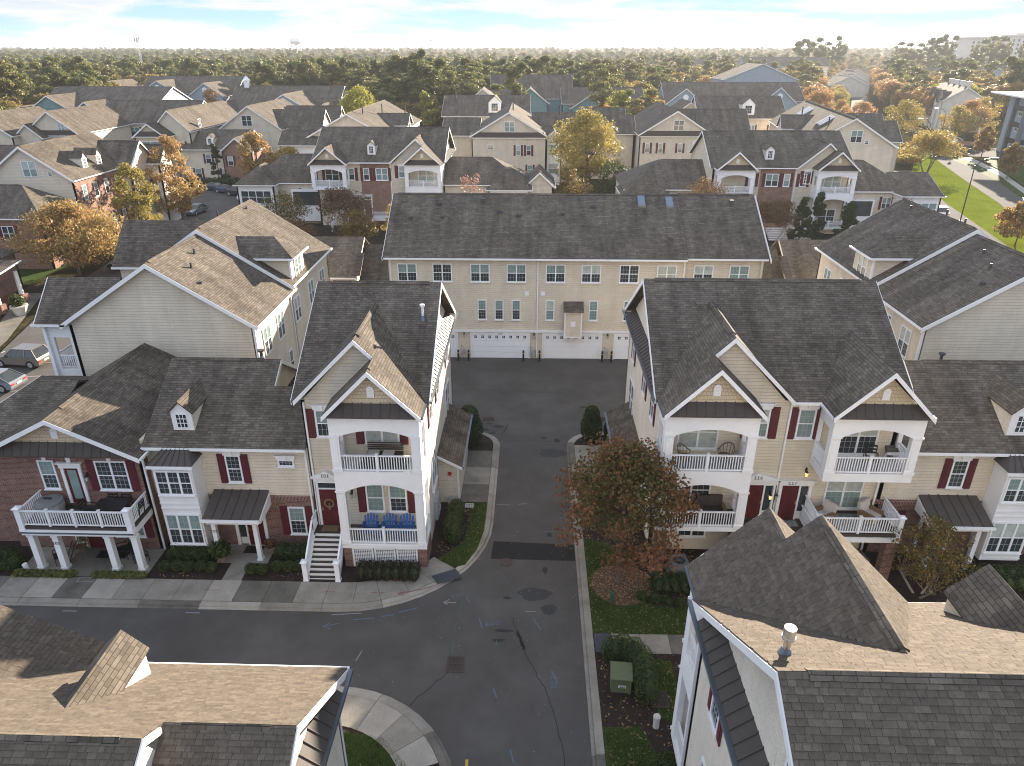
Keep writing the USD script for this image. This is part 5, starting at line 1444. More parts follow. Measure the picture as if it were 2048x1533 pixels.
part(C1, 'wall', MB().panel(Polygon(rectz(0, 31, 0, 8.9)), Face(19.1, 70.5, -1, 0), -.2, 0), 'siding')
f = Face(-11.9, 57.4, 1, 0)
for x in (-10.35, -7.42, -4.27, -1.23, 2.02, 4.97, 8.12, 11.2): window(C1, f, x + 11.9, 7.68, 1.62, 1.55, 2, cols=3, rows=2)
f2 = Face(12.75, 57.8, 1, 0)
for x in (14.3, 17.25): window(C1, f2, x - 12.75, 7.62, 1.62, 1.5, 2, cols=3, rows=2)
for x in (-10.3, -7.6, -4.15, -2.7, -1.25, 1.62, 5.3, 8.2, 11.0): window(C1, f, x + 11.9, 4.45, .76, 1.8, cols=3, rows=3)
part(C1, 'band_board', MB().fbox(f, 0, 24.65, 2.42, 2.66, .002, .10), 'white')
downspout(C1, .55, 57.33, 8.8, .1); downspout(C1, 12.6, 57.33, 8.8, .1); downspout(C1, -11.75, 57.33, 8.8, .1); downspout(C1, 18.95, 57.7, 8.8, .1)
for x in (-.35, 1.0): part(C1, 'wall_vent', MB().fbox(f, x + 11.9 - .17, x + 11.9 + .17, 5.75, 6.1, .002, .05), 'white_vinyl')
bx = MB().fbox(f, 14.75, 16.25, 2.3, 4.6, .105, .62)
bp = part(C1, 'bay_box', bx, 'siding')
bt = MB()
for u in (14.74, 16.13): bt.fbox(f, u, u + .13, 2.3, 4.6, .6205, .65)
bt.fbox(f, 14.87, 16.13, 4.42, 4.6, .6205, .65).fbox(f, 14.74, 16.26, 2.16, 2.3, .0, .66)
part(bp, 'bay_trim', bt, 'white')
part(bp, 'bay_vent', MB().fbox(f, 15.3, 15.7, 3.2, 3.65, .6205, .66), 'white_vinyl')
part(bp, 'bay_roof', MB().slope(SB(2.75, 56.55, 4.45, 57.398), lambda x, y: 4.62 + (y - 56.55) * .75, .08), 'shingle')
def garage_door(P, f, u0, u1, num=None, bars=True):
    fr = MB().fbox(f, u0 - .16, u0, 0, 2.2, .002, .07).fbox(f, u1, u1 + .16, 0, 2.2, .002, .07).fbox(f, u0 - .16, u1 + .16, 2.201, 2.38, .002, .075)
    g = part(P, 'garage_door', fr, 'white')
    for k in range(4):
        part(g, 'door_section', MB().fbox(f, u0 + .005, u1 - .005, .02 + k * .545, .555 + k * .545, .002, .04), 'white_vinyl')
    n = max(2, round((u1 - u0) / .6))
    for i in range(n):
        c = u0 + (u1 - u0) * (i + .5) / n
        l = MB()
        for a in (-.11, .02):
            for b in (0, .13): l.fbox(f, c + a, c + a + .1, 1.86 + b, 1.96 + b, .0405, .05)
        part(g, 'door_light', l, 'glass')
    if num: text_on(g, num, f, (u0 + u1) / 2, 2.22, .13, .08)
for a, b, num in ((-7.6, -6.45, None), (-5.07, -.2, '110'), (1.16, 6.03, '111'), (7.35, 12.2, None)):
    garage_door(C1, f, a + 11.9, b + 11.9, num)
for x in (-5.75, .3, 6.65): lantern(C1, f, x + 11.9, 2.2)
for x in (-3.6, .05, 1.3, 5.2): part(C1, 'flood_light', MB().fbox(f, x + 11.83, x + 11.97, 2.5, 2.6, .101, .2), 'white_vinyl')
for x, y in ((9.5, 63.05), (11.92, 62.95)):
    z = ze + s_ * (y - 57.05)
    sk = part(C1, 'skylight', MB().slope(SB(x - .33, y - .6, x + .33, y + .55), lambda a, b: ze + s_ * (b - 57.05) + .14, .16), 'gutter_dark')
    part(sk, 'skylight_glass', MB().slope(SB(x - .26, y - .52, x + .26, y + .47), lambda a, b: ze + s_ * (b - 57.05) + .16, .03), 'skylight')
for x, y, h in ((-8.1, 62.7, .12), (-10.4, 61.1, .18), (-4.3, 63.0, .3), (-2.8, 61.8, .2), (-1.2, 61.4, .15), (2.6, 61.6, .15), (5.3, 62.4, .2), (11.6, 59.1, .12), (17.3, 63.0, .25), (-7.7, 61.3, .06)):
    z = ze + s_ * (y - 57.05)
    part(C1, 'roof_vent', MB().box(x - .17, y - .15, z - .05, x + .17, y + .15, z + h), 'pipe')

# -- pair of side blocks with their gables to the camera; the right one mirrors the left
def side_block(P, left):
    ze = 9.1
    D = block(P, -28.9, -17.2, 41.0, 48.2, ze, 13.05, 'y', m='siding')
    fr, L = D['right']
    wins(P, fr, L, [(1.75, 7.4, 1.35, 1.85, 2, None), (4.5, 7.4, 1.35, 1.85, 2, None), (1.7, 4.2, 1.35, 1.85, 2, None), (5.6, 4.2, .8, 1.8, 1, None)], near=True)
    E_ = block(P, -28.9, -17.2, 48.3, 58.2, ze + .32, 13.4, 'y', m='siding')
    fr, L = E_['right']
    wins(P, fr, L, [(1.0, 7.3, 1.35, 1.85, 2, None), (4.6, 7.4, 1.35, 1.85, 2, None), (7.7, 7.4, 1.35, 1.85, 2, None), (3.8, 4.2, 1.35, 1.85, 2, None), (7.6, 4.2, 1.35, 1.85, 2, None)], near=True)
    # boxed dormer flush with the alley wall
    y0, y1, zt = 48.9, 51.9, 11.2
    dm = MB().box(-22.2, y0, 9.0, -17.16, y1, zt)
    dp = part(P, 'box_dormer', dm, 'siding')
    yc = (y0 + y1) / 2; zt2 = 12.35
    R = MB()
    R.slope([(-23.6, y0 - .3), (-16.8, y0 - .3), (-18.6, yc), (-23.6, yc)], lambda x, y: zt + (y - y0 + .3) * (zt2 - zt) / 1.8, .1)
    R.slope([(-23.6, yc), (-18.6, yc), (-16.8, y1 + .3), (-23.6, y1 + .3)], lambda x, y: zt2 - (y - yc) * (zt2 - zt) / 1.8, .1)
    R.slope([(-16.8, y0 - .3), (-16.8, y1 + .3), (-18.6, yc)], lambda x, y: zt + (-16.8 - x) * (zt2 - zt) / 1.8, .1)
    part(dp, 'dormer_roof', R, 'shingle')
    gutter(P, (-23.0, y0 - .33, zt), (-16.8, y0 - .33, zt)); gutter(P, (-16.77, y0 - .3, zt), (-16.77, y1 + .3, zt))
    part(dp, 'corner_board', MB().box(-17.28, y0 - .02, 9.2, -17.14, y0 + .12, zt - .1), 'white')
    window(P, Face(-17.16, y0, 0, 1), 1.5, 10.15, 1.5, 1.6, 2, near=True, cols=3, rows=2, pane=('glass_blind', 'glass'))
    part(P, 'corner_board', MB().box(-17.32, 40.97, -.2, -17.17, 41.12, ze - .2), 'white')
    downspout(P, -17.13, 48.0, 9.0, 0)
    if left:
        # porch wing on the street side
        g = MB().slope([(-30.9, 40.7), (-28.95, 40.7), (-28.95, 41.05), (-26.2, 41.05), (-26.2, 43.2), (-30.9, 43.2)], lambda x, y: 9.1 + (y - 40.7) * .92, .12).slope([(-30.9, 43.2), (-26.2, 43.2), (-26.2, 45.7), (-30.9, 45.7)], lambda x, y: 11.4 - (y - 43.2) * .92, .12)
        part(P, 'porch_roof', g, 'shingle')
        gutter(P, (-31.1, 40.66, 9.1), (-28.9, 40.66, 9.1))
        rakes(P, [((-30.95, 40.7, 9.1), (-30.95, 43.2, 11.4)), ((-30.95, 45.7, 9.1), (-30.95, 43.2, 11.4))])
        pf = Face(-30.6, 41.05, 1, 0)
        part(P, 'porch_side', MB().panel(Polygon(rectz(0, 1.68, 5.45, 8.95)).difference(Polygon(rectz(.45, 1.5, 5.9, 8.1))), pf, -.2, 0), 'white')
        part(P, 'porch_front', MB().panel(Polygon(rectz(0, 4.5, 5.45, 8.95)).difference(arch(.45, 4.05, 5.95, 7.8, 8.2)), Face(-30.6, 45.35, 0, -1), -.2, 0), 'white')
        part(P, 'balcony_deck', MB().box(-30.4, 41.25, 5.75, -28.92, 45.1, 5.88), 'deck_grey')
        rail(P, (-30.15, 41.15), (-28.95, 41.15), 5.9, mid=False); rail(P, (-30.5, 41.5), (-30.5, 45.0), 5.9)
        part(P, 'gable_wall', MB().panel(Polygon([(0, 8.96), (4.4, 8.96), (2.2, 11.1)]), Face(-30.5, 45.4, 0, -1), -.1, 0), 'shake')
        # the same at the far end, lower wing behind
        g = MB().slope([(-31.2, 50.6), (-24.2, 50.6), (-24.2, 53.6), (-31.2, 53.6)], lambda x, y: 9.9 + (y - 50.6) * .95, .12).slope([(-31.2, 53.6), (-24.2, 53.6), (-24.2, 56.6), (-31.2, 56.6)], lambda x, y: 12.75 - (y - 53.6) * .95, .12)
        part(P, 'porch_roof', g, 'shingle')
        part(P, 'porch_wall', MB().box(-30.8, 50.95, 5.0, -28.95, 56.2, 9.9), 'siding')
        gutter(P, (-31.2, 50.56, 9.9), (-28.9, 50.56, 9.9))
    roofbits(P, [(-21.5, 43.2, 11.95, .45, .07), (-22.1, 45.2, 12.35, .4, .07), (-23.4, 52.6, 13.3, .45, .07), (-22.6, 56.2, 12.9, .4, .07), (-26, 54.5, 11.8, .9, .08)])
    part(P, 'roof_vent', MB().cone((-20.6, 42.0, 11.2), (-20.6, 42.0, 11.55), .14, .2, 10), 'pipe')
frame(0, 0, 0)
S1 = thing('side_townhouses', 'beige townhouse row on the left with sunlit grey roof and bare gable wall', 'house', (-23, 49, 0))
side_block(S1, True)
frame(6.6, 0, .35, 0, True)
S2 = thing('side_townhouses', 'beige townhouse row on the right with big grey roof and boxed dormer', 'house', (29.6, 49, 0))
side_block(S2, False)

# -- low link roofs between the blocks
def link(P, x0, x1, y0, y1, step):
    zf = lambda x, y: 5.6 + (y - y0) * .6
    part(P, 'roof', MB().slope(SB(x0, y0, x1, y1), zf, .12).slope(SB(x0, y1, x1, y1 + 5.0), lambda x, y: zf(0, y1) - (y - y1) * .6, .12), 'shingle')
    part(P, 'wall', MB().box(x0 + .3, y0 + .35, 0, x1 - .3, y1 + 4, 5.55), 'siding')
    gutter(P, (x0, y0 - .04, 5.6), (x1, y0 - .04, 5.6))
    xr = x0 if step > 0 else x1
    part(P, 'low_roof', MB().slope(SB(min(xr, xr - step * 3.9), y0 + .9, max(xr, xr - step * 3.9), y1 + .5), lambda x, y: 5.0 + (y - y0 - .9) * .6, .12), 'shingle')
    part(P, 'low_wall', MB().box(min(xr - step * .1, xr - step * 3.8), y0 + 1.2, 0, max(xr - step * .1, xr - step * 3.8), y1, 4.95), 'siding')
    xe = x0 if step > 0 else x1
    rakes(P, [((xe, y0, 5.62), (xe, y1, zf(0, y1)))])
    window(P, Face(min(xr - step * .1, xr - step * 3.8), y0 + 1.2, 1, 0), 1.9, 4.1, 1.7, 1.2, 2, near=False, sill=False)
    pent(P, SB(xe - .3, y0 + .2, xe + .3, y0 + 2.6), lambda x, y: 5.62 + (y - y0) * .6 + .06, [y0 + .2 + .4 * i for i in range(7)], along='y')
frame(0, 0, 0)
K1 = thing('link_house', 'low brown-roofed link between the left row and the garage block', 'house', (-17, 66, 0))
link(K1, -22.0, -16.0, 62.5, 67.0, -1)
K2 = thing('link_house', 'low brown-roofed link between the garage block and the right row', 'house', (25, 66, 0))
link(K2, 23.3, 29.0, 62.5, 67.0, 1)

# -- twin court houses facing the camera across the middle
frame(-13.4, 108.0, 0, 0, True, (1.22, 1.22, 1.03))
B1 = thing('court_townhouse', 'beige and brick townhouse with two arched balconies behind the garage roof, left of centre', 'house', (-22.5, 114, 0))
tower(B1, 15.4, 1.3, second=13.4, near=False, side_windows=False)
f = Face(0, 0, 1, 0)
wall(B1, f, rectz(6.35, 9.9, 0, 8.9), .003, .05, 'brick_far', 'brick_wall')
fb = Face(0, -.05, 1, 0)
window(B1, fb, 7.3, 7.4, 1.5, 1.7, 2, near=False, shut=.35); window(B1, fb, 9.2, 7.4, .75, 1.7, near=False, shut=.32)
window(B1, f, 11.0, 7.4, .75, 1.7, near=False, shut=.35); window(B1, f, 13.4, 7.3, 1.7, 1.8, 2, near=False, shut=.35)
door(B1, f, 9.3, 1.6, .85, 2.2, True, near=False); door(B1, f, 10.8, 1.6, .85, 2.2, True, near=False)
dormer(B1, 8.6, 1.0, 9.95, .95, 1.3, lambda y: 9.1 + S * (y + .35), 1.0)
window(B1, Face(.12, 0, 0, -1), -6.2, 10.6, 1.1, 1.4, 2, near=False)
part(B1, 'stair_platform', MB().box(6.4, -1.8, 1.2, 8.6, -.01, 1.5), 'white'); rail(B1, (6.5, -1.75), (8.5, -1.75), 1.5, near=False)
for x in (11.2, 13.0): rail(B1, (x, -1.7, 1.5), (x, -4.2, .1), 0, near=False, mid=False, name='stair_railing')
frame(0, 0, 0)
D = block(B1, -43.6, -31.9, 109.5, 120, 6.1, 9.6, 'x', hips=(5.2, 0)); wins(B1, D['front'][0], 10, [(9.3, 4.4, 1.6, 1.7, 2, .4), (9.3, 1.6, 1.6, 1.7, 2, .4)])
D = block(B1, -44.2, -38.6, 107.4, 113, 6.1, 8.5, 'y', m='white', hips=(3.1, 0)); wins(B1, D['front'][0], 5, [(2.8, 4.3, 4.6, 1.9, 4, None), (2.8, 1.5, 4.6, 1.7, 4, None)])
part(B1, 'screen_porch', MB().box(-36.5, 108.6, .5, -32.0, 109.49, 5.2), 'white')
part(B1, 'screen', MB().box(-36.2, 108.55, 2.9, -32.3, 108.6, 4.9), 'glass')
D = block(B1, -13.3, -1.0, 108.6, 120, 6.1, 9.3, 'x', hips=(0, 5.5))
D = block(B1, -6.5, -.4, 107.2, 112.5, 5.6, 7.9, 'y', m='white', hips=(3.0, 0))
part(B1, 'corner_balcony', MB().box(-.3, 106.8, 2.5, 2.0, 109.5, 2.8), 'white'); rail(B1, (-.3, 106.9), (1.9, 106.9), 2.8, near=False)
block(B1, -1.0, 3.2, 111, 119, 5.4, 7.6, 'y')

frame(44.8, 104.5, 0, 0, True, (1.22, 1.22, 1.03))
B2 = thing('court_townhouse', 'beige and brick townhouse with two arched balconies behind the garage roof, right of centre', 'house', (35, 111, 0))
tower(B2, 15.8, 1.3, second=13.5, near=False, side_windows=False)
wall(B2, f, rectz(6.35, 10.3, 0, 8.9), .003, .05, 'brick_far', 'brick_wall')
window(B2, fb, 8.9, 7.4, 1.5, 1.7, 2, near=False, shut=.35); window(B2, fb, 7.2, 7.4, .75, 1.7, near=False, shut=.32)
window(B2, f, 11.2, 7.4, .75, 1.7, near=False, shut=.35); window(B2, f, 5.3, 7.4, .75, 1.7, near=False, shut=.35)
dormer(B2, 9.2, 1.0, 9.95, .95, 1.3, lambda y: 9.1 + S * (y + .35), 1.0)
for k in range(7):
    part(B2, 'stair_tread', MB().box(4.6, -2.0 - .3 * k, 1.2 - .18 * k, 6.4, -1.7 - .3 * k, 1.3 - .18 * k), 'white')
    part(B2, 'stair_tread', MB().box(7.2, -2.0 - .3 * k, 1.2 - .18 * k, 9.4, -1.7 - .3 * k, 1.3 - .18 * k), 'white')
frame(0, 0, 0)
D = block(B2, 45.2, 54.0, 104.8, 116, 6.1, 9.6, 'x', hips=(0, 5.5)); wins(B2, D['front'][0], 12, [(5.6, 4.4, 1.3, 1.7, 2, .35), (5.6, 1.4, 1.3, 1.7, 2, .35)])
part(B2, 'screen_porch', MB().box(45.4, 104.2, .3, 48.9, 104.79, 5.0), 'white'); part(B2, 'screen', MB().box(45.7, 104.15, 2.7, 48.6, 104.2, 4.8), 'glass')
D = block(B2, 51.6, 56.8, 101.8, 107, 6.0, 8.3, 'y', m='white', hips=(3.2, 0)); wins(B2, D['front'][0], 6, [(2.6, 4.2, 4.4, 1.7, 4, None), (2.6, 1.2, 4.4, 1.7, 4, None)])
D = block(B2, 54.2, 60, 108, 119, 5.0, 7.4, 'x')
D = block(B2, 13.5, 25.5, 105.5, 118, 6.1, 9.4, 'x', hips=(5.8, 0))
D = block(B2, 13.0, 19.5, 103.6, 110, 5.6, 7.9, 'y', m='white', hips=(3.2, 0))

# -- further houses: label, wings (x0, x1, y0, y1, eave, ridge, axis, material), windows on a wing's wall
def house(name, label, wings, at=None, rot=0, dorm=(), pipes=(), group=None):
    P = thing(name, label, 'house', at or (wings[0][0], wings[0][2], 0), group)
    if at and rot: frame(at[0], at[1], 0, rot)
    for w in wings:
        x0, x1, y0, y1, ze, zr, ax, m = w[:8]
        D = block(P, x0, x1, y0, y1, ze, zr, ax, m, gm=w[10] if len(w) > 10 else None, hips=w[11] if len(w) > 11 else (0, 0))
        for side, spec in (w[8] if len(w) > 8 else ()):
            wins(P, D[side][0], D[side][1], spec)
        if len(w) > 9 and w[9]:
            side, u0, u1, z = w[9]
            fb_ = D[side][0]
            part(P, 'metal_skirt', MB().panel(Polygon([(u0, z), (u1, z), (u1 - .5, z + .9), (u0 + .5, z + .9)]), fb_, .002, .35), 'metal_roof')
            part(P, 'band_board', MB().fbox(fb_, u0, u1, z - .25, z - .01, .002, .2), 'white')
    for x, y, zb, w_, hw, zr_ in dorm:
        dormer(P, x, y, zb, w_, hw, zr_, .9)
    roofbits(P, pipes)
    frame(0, 0, 0)
    return P
def row(us, z, w=1.5, h=1.7, n=2, sh=.4): return [(u, z, w, h, n, sh) for u in us]
house('brick_townhouse', 'brick and beige townhouse with small twin dormers, behind the big orange tree on the left', [
    (-70.5, -59.0, 92, 108, 9.2, 13.4, 'y', 'siding', [('front', [(6.3, 10.6, 1.9, 2.0, 2, None), (8.8, 10.0, .6, .6, 1, None)]), ('right', row((2, 4.6, 7.2, 10, 12.8), 7.3, .95, 1.9, 1) + row((2, 4.6, 7.2, 10, 12.8), 2.6, .95, 1.9, 1))]),
    (-66, -57.6, 103.5, 110.5, 9.3, 12.4, 'x', 'siding'),
    (-60.5, -55.8, 108.5, 113, 9.0, 11.5, 'x', 'white', [('front', [(2.3, 6.8, 2.6, 2.2, 1, None), (2.3, 2.8, 2.6, 2.4, 1, None)])]),
    (-76, -58.6, 83.5, 91.9, 6.2, 9.4, 'x', 'brick_far', [('front', row((3, 8, 13), 4.4)), ('right', [(3, 4.4, 1.2, 1.7, 1, .4)])], None, None, (0, 4.5)),
], dorm=[])
P_ = '/World/brick_townhouse'
frame(-59, 0, 0, 90, False)
dormer(P_, 97.0, .9, 9.9, 1.1, 1.5, lambda y: 9.2 + .69 * (y + .35), 1.2); dormer(P_, 100.4, .9, 9.9, 1.1, 1.5, lambda y: 9.2 + .69 * (y + .35), 1.2)
frame(0, 0, 0)
part(P_, 'brick_facing', MB().panel(Polygon(rectz(.1, 15.9, -.3, 8.9)).difference(unary_union([SB(u - .9, z - 1.05, u + .9, z + 1.05) for u in (2, 4.6, 7.2, 10, 12.8) for z in (7.3, 2.6)])), Face(-59, 92, 0, 1), .002, .06), 'brick_far')
house('beige_townhouse', 'beige gabled townhouse at the left edge beside the pale blue gables', [
    (-100, -89.5, 145, 165, 9.2, 13.4, 'y', 'siding', [('front', [(7.5, 10.3, 1.4, 1.9, 2, None)])], ('front', 0, 10.4, 9.0)),
    (-101, -95.5, 143, 150, 8.6, 11.2, 'y', 'siding'), (-112, -100, 141, 160, 9.2, 13.2, 'y', 'siding'), (-103, -92.5, 135, 143, 5.2, 7.8, 'x', 'siding')], pipes=[(-107, 150, 13.0, 1, .1)])
house('long_townhouse', 'long beige townhouse under a dark roof with a projecting porch gable, upper left', [
    (-98, -76.3, 166.5, 181.5, 9.2, 13.6, 'x', 'siding', [('front', row((3.2, 8.5, 13.5), 7.4, 2.2, 2.0) + row((8.5, 13.5), 3.4, 1.1, 1.6, 1, None)), ('right', [(7, 10.8, 1.4, 1.8, 2, None)])]),
    (-76.2, -68.5, 148, 176, 9.4, 13.4, 'y', 'siding', [('front', [(5.6, 6.5, 1.2, 2.0, 1, .45)]), ('right', [(5, 10.5, 1.2, 1.8, 2, None)])]),
    (-77.8, -71.8, 144, 152, 8.8, 11.3, 'y', 'siding', [('front', [(3, 6.7, 3.6, 2.6, 2, None), (3, 2.8, 3.6, 2.8, 2, None)])], ('front', 0, 6, 8.9), 'shake')])
house('brick_base_townhouse', 'low townhouse with brick ground floor and a porch of thin columns, beside the parked cars', [
    (-70.5, -57.5, 146.5, 158, 6.2, 9.4, 'x', 'siding', [('front', row((5.5, 11), 4.4, 1.2, 1.8, 1) + row((3, 8.5), 1.6, 1.3, 1.9, 1))]),
    (-61.5, -55.5, 145, 152, 6.0, 8.6, 'y', 'brick_far', [('front', row((1.5, 4.2), 4.2, 1.1, 1.7, 1))])], dorm=[(-64.5, 147.3, 7.0, 1.3, 1.3, lambda y: 6.2 + .52 * (y - 146.1))])
house('beige_townhouse', 'beige townhouse with one gable window beside the orange round tree', [
    (-67.5, -54.0, 160, 184, 8.6, 13.4, 'y', 'siding', [('front', [(6.2, 10.4, 2.2, 2.2, 2, None)])]),
    (-60, -47, 166, 173, 8.8, 12.0, 'x', 'siding'), (-58, -45.5, 174.5, 182, 8.8, 12.2, 'x', 'siding'), (-54, -44, 160, 168, 6.2, 9, 'x', 'brick_far')])
house('beige_townhouse', 'beige townhouse with long tan roof and box dormer left of centre', [
    (-42.5, -26.5, 139, 176, 9.2, 13.6, 'y', 'siding'), (-47, -40, 137, 144, 8.2, 10.5, 'x', 'white', [('front', [(3, 5.8, 3, 2, 2, None)])]),
    (-32, -25.6, 152, 158, 10.3, 12.4, 'x', 'siding', [('right', [(3, 10.4, 2, 1.5, 2, None)])])], pipes=[(-33, 146, 13.2, 1.6, .12), (-31, 155, 12.6, 1.6, .12), (-28.5, 168, 11.5, 1.5, .12), (-36, 141, 12.6, 1.4, .12)])
house('shuttered_townhouse', 'tall beige townhouse with dark shutters and one dormer, top centre', [
    (-22.3, -1.0, 186.5, 203, 9.2, 13.6, 'x', 'siding', [('front', row((4.2, 9, 13.6, 18), 7.2, 1.6, 2.0) + row((6.5, 11, 17), 3.0, 1.2, 1.6, 1))]),
    (-16.5, -9.5, 196, 206, 12.0, 15.2, 'y', 'siding')], dorm=[(-9.5, 187.5, 10.0, 3.0, 2.4, lambda y: 9.2 + .51 * (y - 186.1))], pipes=[(-19.5, 192, 12, 2.4, .18), (-3, 191, 12, 2.4, .18)])
house('gabled_townhouse', 'beige townhouse with brown skirt under its wide gable, left of the tall yellow-green tree', [
    (-11.8, 2.6, 143.5, 168, 9.2, 13.6, 'y', 'siding', [('front', [(7.3, 10.9, 2.0, 1.9, 2, None)] + [(11, 6.6, .95, 1.9, 1, .4), (9.0, 6.6, .95, 1.9, 1, .4), (3.6, 7.2, 1.2, .9, 1, None), (11.3, 3, .95, 1.8, 1, .4)])], ('front', 0, 14.4, 9.0)),
    (2.0, 9.5, 148, 154, 8.0, 10.4, 'x', 'siding'), (2.6, 5.6, 145, 150, 8.6, 10.2, 'y', 'white', [('front', [(1.5, 6.6, 2, 2, 1, None), (1.5, 3, 2, 2, 1, None)])]), (0, 12, 156, 166, 8.8, 12.2, 'x', 'siding'), (-18, -11, 150, 160, 8.6, 11.6, 'x', 'siding')],
    pipes=[(-4, 152, 13.2, 1.6, .13), (5.5, 158, 12, 1.8, .13)])
house('teal_townhouse', 'teal townhouse with dark roof and white-trimmed gables near the woods', [
    (-13.5, 12, 240, 262, 10, 16.6, 'x', 'siding_teal'), (9, 34, 236, 252, 8.8, 13.2, 'x', 'siding_teal'), (11.5, 22.5, 231, 243, 7.8, 11.6, 'y', 'siding_teal', [('front', [(5.2, 4.2, 6, 2.4, 2, None)])]),
    (-6.5, 4.5, 232, 243, 9.2, 13.6, 'y', 'siding_teal', [('front', [(5.5, 5, 4, 2.5, 2, None)])])])
house('teal_townhouse', 'small teal gable showing above the teal townhouse roof', [(22, 36, 320, 340, 8, 14, 'y', 'siding_teal'), (14, 24, 326, 345, 10, 15.5, 'x', 'siding_teal')])
house('gabled_townhouse', 'beige townhouse numbered 205 with brown skirt under its gable, right of the tall yellow-green tree', [
    (20.9, 34.8, 147, 172, 9.2, 13.6, 'y', 'siding', [('front', [(7.4, 10.9, 2.0, 1.9, 2, None), (1.6, 6.7, .95, 1.9, 1, .4), (4.2, 6.7, .95, 1.9, 1, .4), (8.0, 6.7, .95, 1.7, 1, .4)])], ('front', 0, 13.9, 9.0)),
    (12, 20.5, 152, 162, 8.8, 12.0, 'x', 'siding'), (30, 45, 158, 168, 9.0, 12.8, 'x', 'siding'), (11, 20, 164, 174, 9.2, 12.6, 'x', 'siding')], pipes=[(26.5, 156, 13, 1.4, .13), (32.5, 152, 11.5, 1.6, .13)])
Pn = '/World/gabled_townhouse_001'
fn = Face(20.9, 147, 1, 0)
part(Pn, 'number_plate', MB().fbox(fn, 10.4, 12.3, 7.3, 8.2, .002, .05), 'white')
text_on(Pn, '205', fn, 11.35, 7.45, .6, .052)
house('shuttered_townhouse', 'long beige townhouse with one wide dormer beside the boulevard trees', [
    (40, 60.5, 182.5, 198, 9.2, 13.8, 'x', 'siding', [('front', row((4.5, 8.5, 12.5, 17.5), 6.8, 1.7, 1.9))]), (34, 44, 190, 202, 8.5, 12.4, 'y', 'siding')], dorm=[(51.5, 183.4, 9.9, 3.0, 2.4, lambda y: 9.2 + .57 * (y - 182.1))])
house('skylit_townhouse', 'beige townhouse with rows of skylights on its grey roof, right of centre', [
    (-7.2, 7.2, 0, 46, 9.2, 13.8, 'y', 'siding', [('front', [(7.8, 10.8, 1.9, 2.0, 2, None), (9.6, 9.9, .7, .7, 1, None)])]),
    (-8.5, -2, 20, 26, 10, 12.4, 'x', 'siding', [('left', [(3, 10.6, 2.2, 1.4, 2, None)])]), (5, 12, 14, 26, 8.6, 11.8, 'x', 'siding'), (5, 13, 28, 40, 8.6, 12, 'x', 'siding')],
    at=(54.9, 130, 0), rot=-9, pipes=[(-3, 6, 12, 1.5, .13), (3, 12, 12, 1.5, .13), (-3.4, 30, 12, 1.5, .13), (3, 24, 12, 1.5, .13)])
frame(54.9, 130, 0, -9)
for y in (10, 11.5, 13, 30, 31.5, 33, 34.5):
    part('/World/skylit_townhouse', 'skylight', MB().slope(SB(-3.6, y, -1.2, y + .6), lambda a, b: 13.8 + .61 * a + .15, .15), 'white_vinyl')
frame(0, 0, 0)
house('white_rowhouse', 'white rowhouses with small front gables and chimneys, upper right', [
    (-6.5, 6.5, 0, 40, 9.0, 13.2, 'y', 'siding_cream')], at=(137.5, 247, 0), rot=-18)
frame(137.5, 247, 0, -18)
for k in range(4):
    y = 5 + k * 9.5
    P_ = '/World/white_rowhouse'
    part(P_, 'front_gable', MB().panel(Polygon([(0, 0), (4, 0), (4, 9), (2, 11.6), (0, 9)]), Face(-7.2, y + 4, 0, -1), -1.4, 0), 'siding_cream')
    part(P_, 'gable_roof', MB().slope([(-7.6, y - .3), (-7.6, y + 2), (-3, y + 2), (-6, y - .3)], lambda a, b: 9 + (b - y) * 1.3, .12).slope([(-7.6, y + 2), (-7.6, y + 4.3), (-6, y + 4.3), (-3, y + 2)], lambda a, b: 11.6 - (b - y - 2) * 1.3, .12), 'shingle')
    part(P_, 'chimney', MB().box(.5, y + 2, 12, 1.9, y + 3.4, 14.6), 'stoneware')
    window(P_, Face(-7.2, y + 4, 0, -1), 2, 6.5, 2.4, 1.8, 2, near=False, sill=False); window(P_, Face(-7.2, y + 4, 0, -1), 2, 3.0, 2.4, 1.8, 2, near=False, sill=False)
frame(0, 0, 0)
house('grey_blue_townhouse', 'long blue-grey townhouse with round gable vents behind the beige dormer house', [
    (45, 92, 262, 282, 8, 13.6, 'x', 'siding_grey'), (43, 56, 250, 268, 7.5, 12.6, 'y', 'siding_grey', [('front', [(6, 4.5, 5, 2.5, 3, None)])]), (75, 87, 254, 268, 7.5, 12.8, 'y', 'siding_grey')])
for x, y, z in ((49.5, 249.9, 9.8), (81, 253.9, 10.0)):
    part('/World/grey_blue_townhouse', 'round_vent', MB().cone((x, y, z), (x, y - .15, z), .9, .9, 14), 'white')
house('grey_house', 'grey house with one broad white-edged gable, rising over the blue-grey roofs', [(88, 122, 360, 385, 11, 17.8, 'y', 'siding_grey')])
house('blue_gabled_townhouse', 'blue-gabled townhouse with a tan roof behind the bright lime tree', [
    (-97, -62, 238, 262, 6.5, 13.2, 'x', 'siding_grey'), (-82, -67, 226, 245, 7.5, 12.0, 'y', 'siding_grey'), (-66.5, -58.8, 226, 240, 6.3, 9.4, 'y', 'siding_grey', [('front', [(3.8, 3.6, 5, 2.6, 3, .6)])]), (-100, -92, 230, 245, 5.5, 9.4, 'y', 'siding_grey')])
part('/World/blue_gabled_townhouse', 'cupola', MB().box(-94.5, 249, 12.6, -93, 250.5, 14.8).cone((-93.75, 249.75, 14.8), (-93.75, 249.75, 16.2), 1.4, .1, 4), 'white')
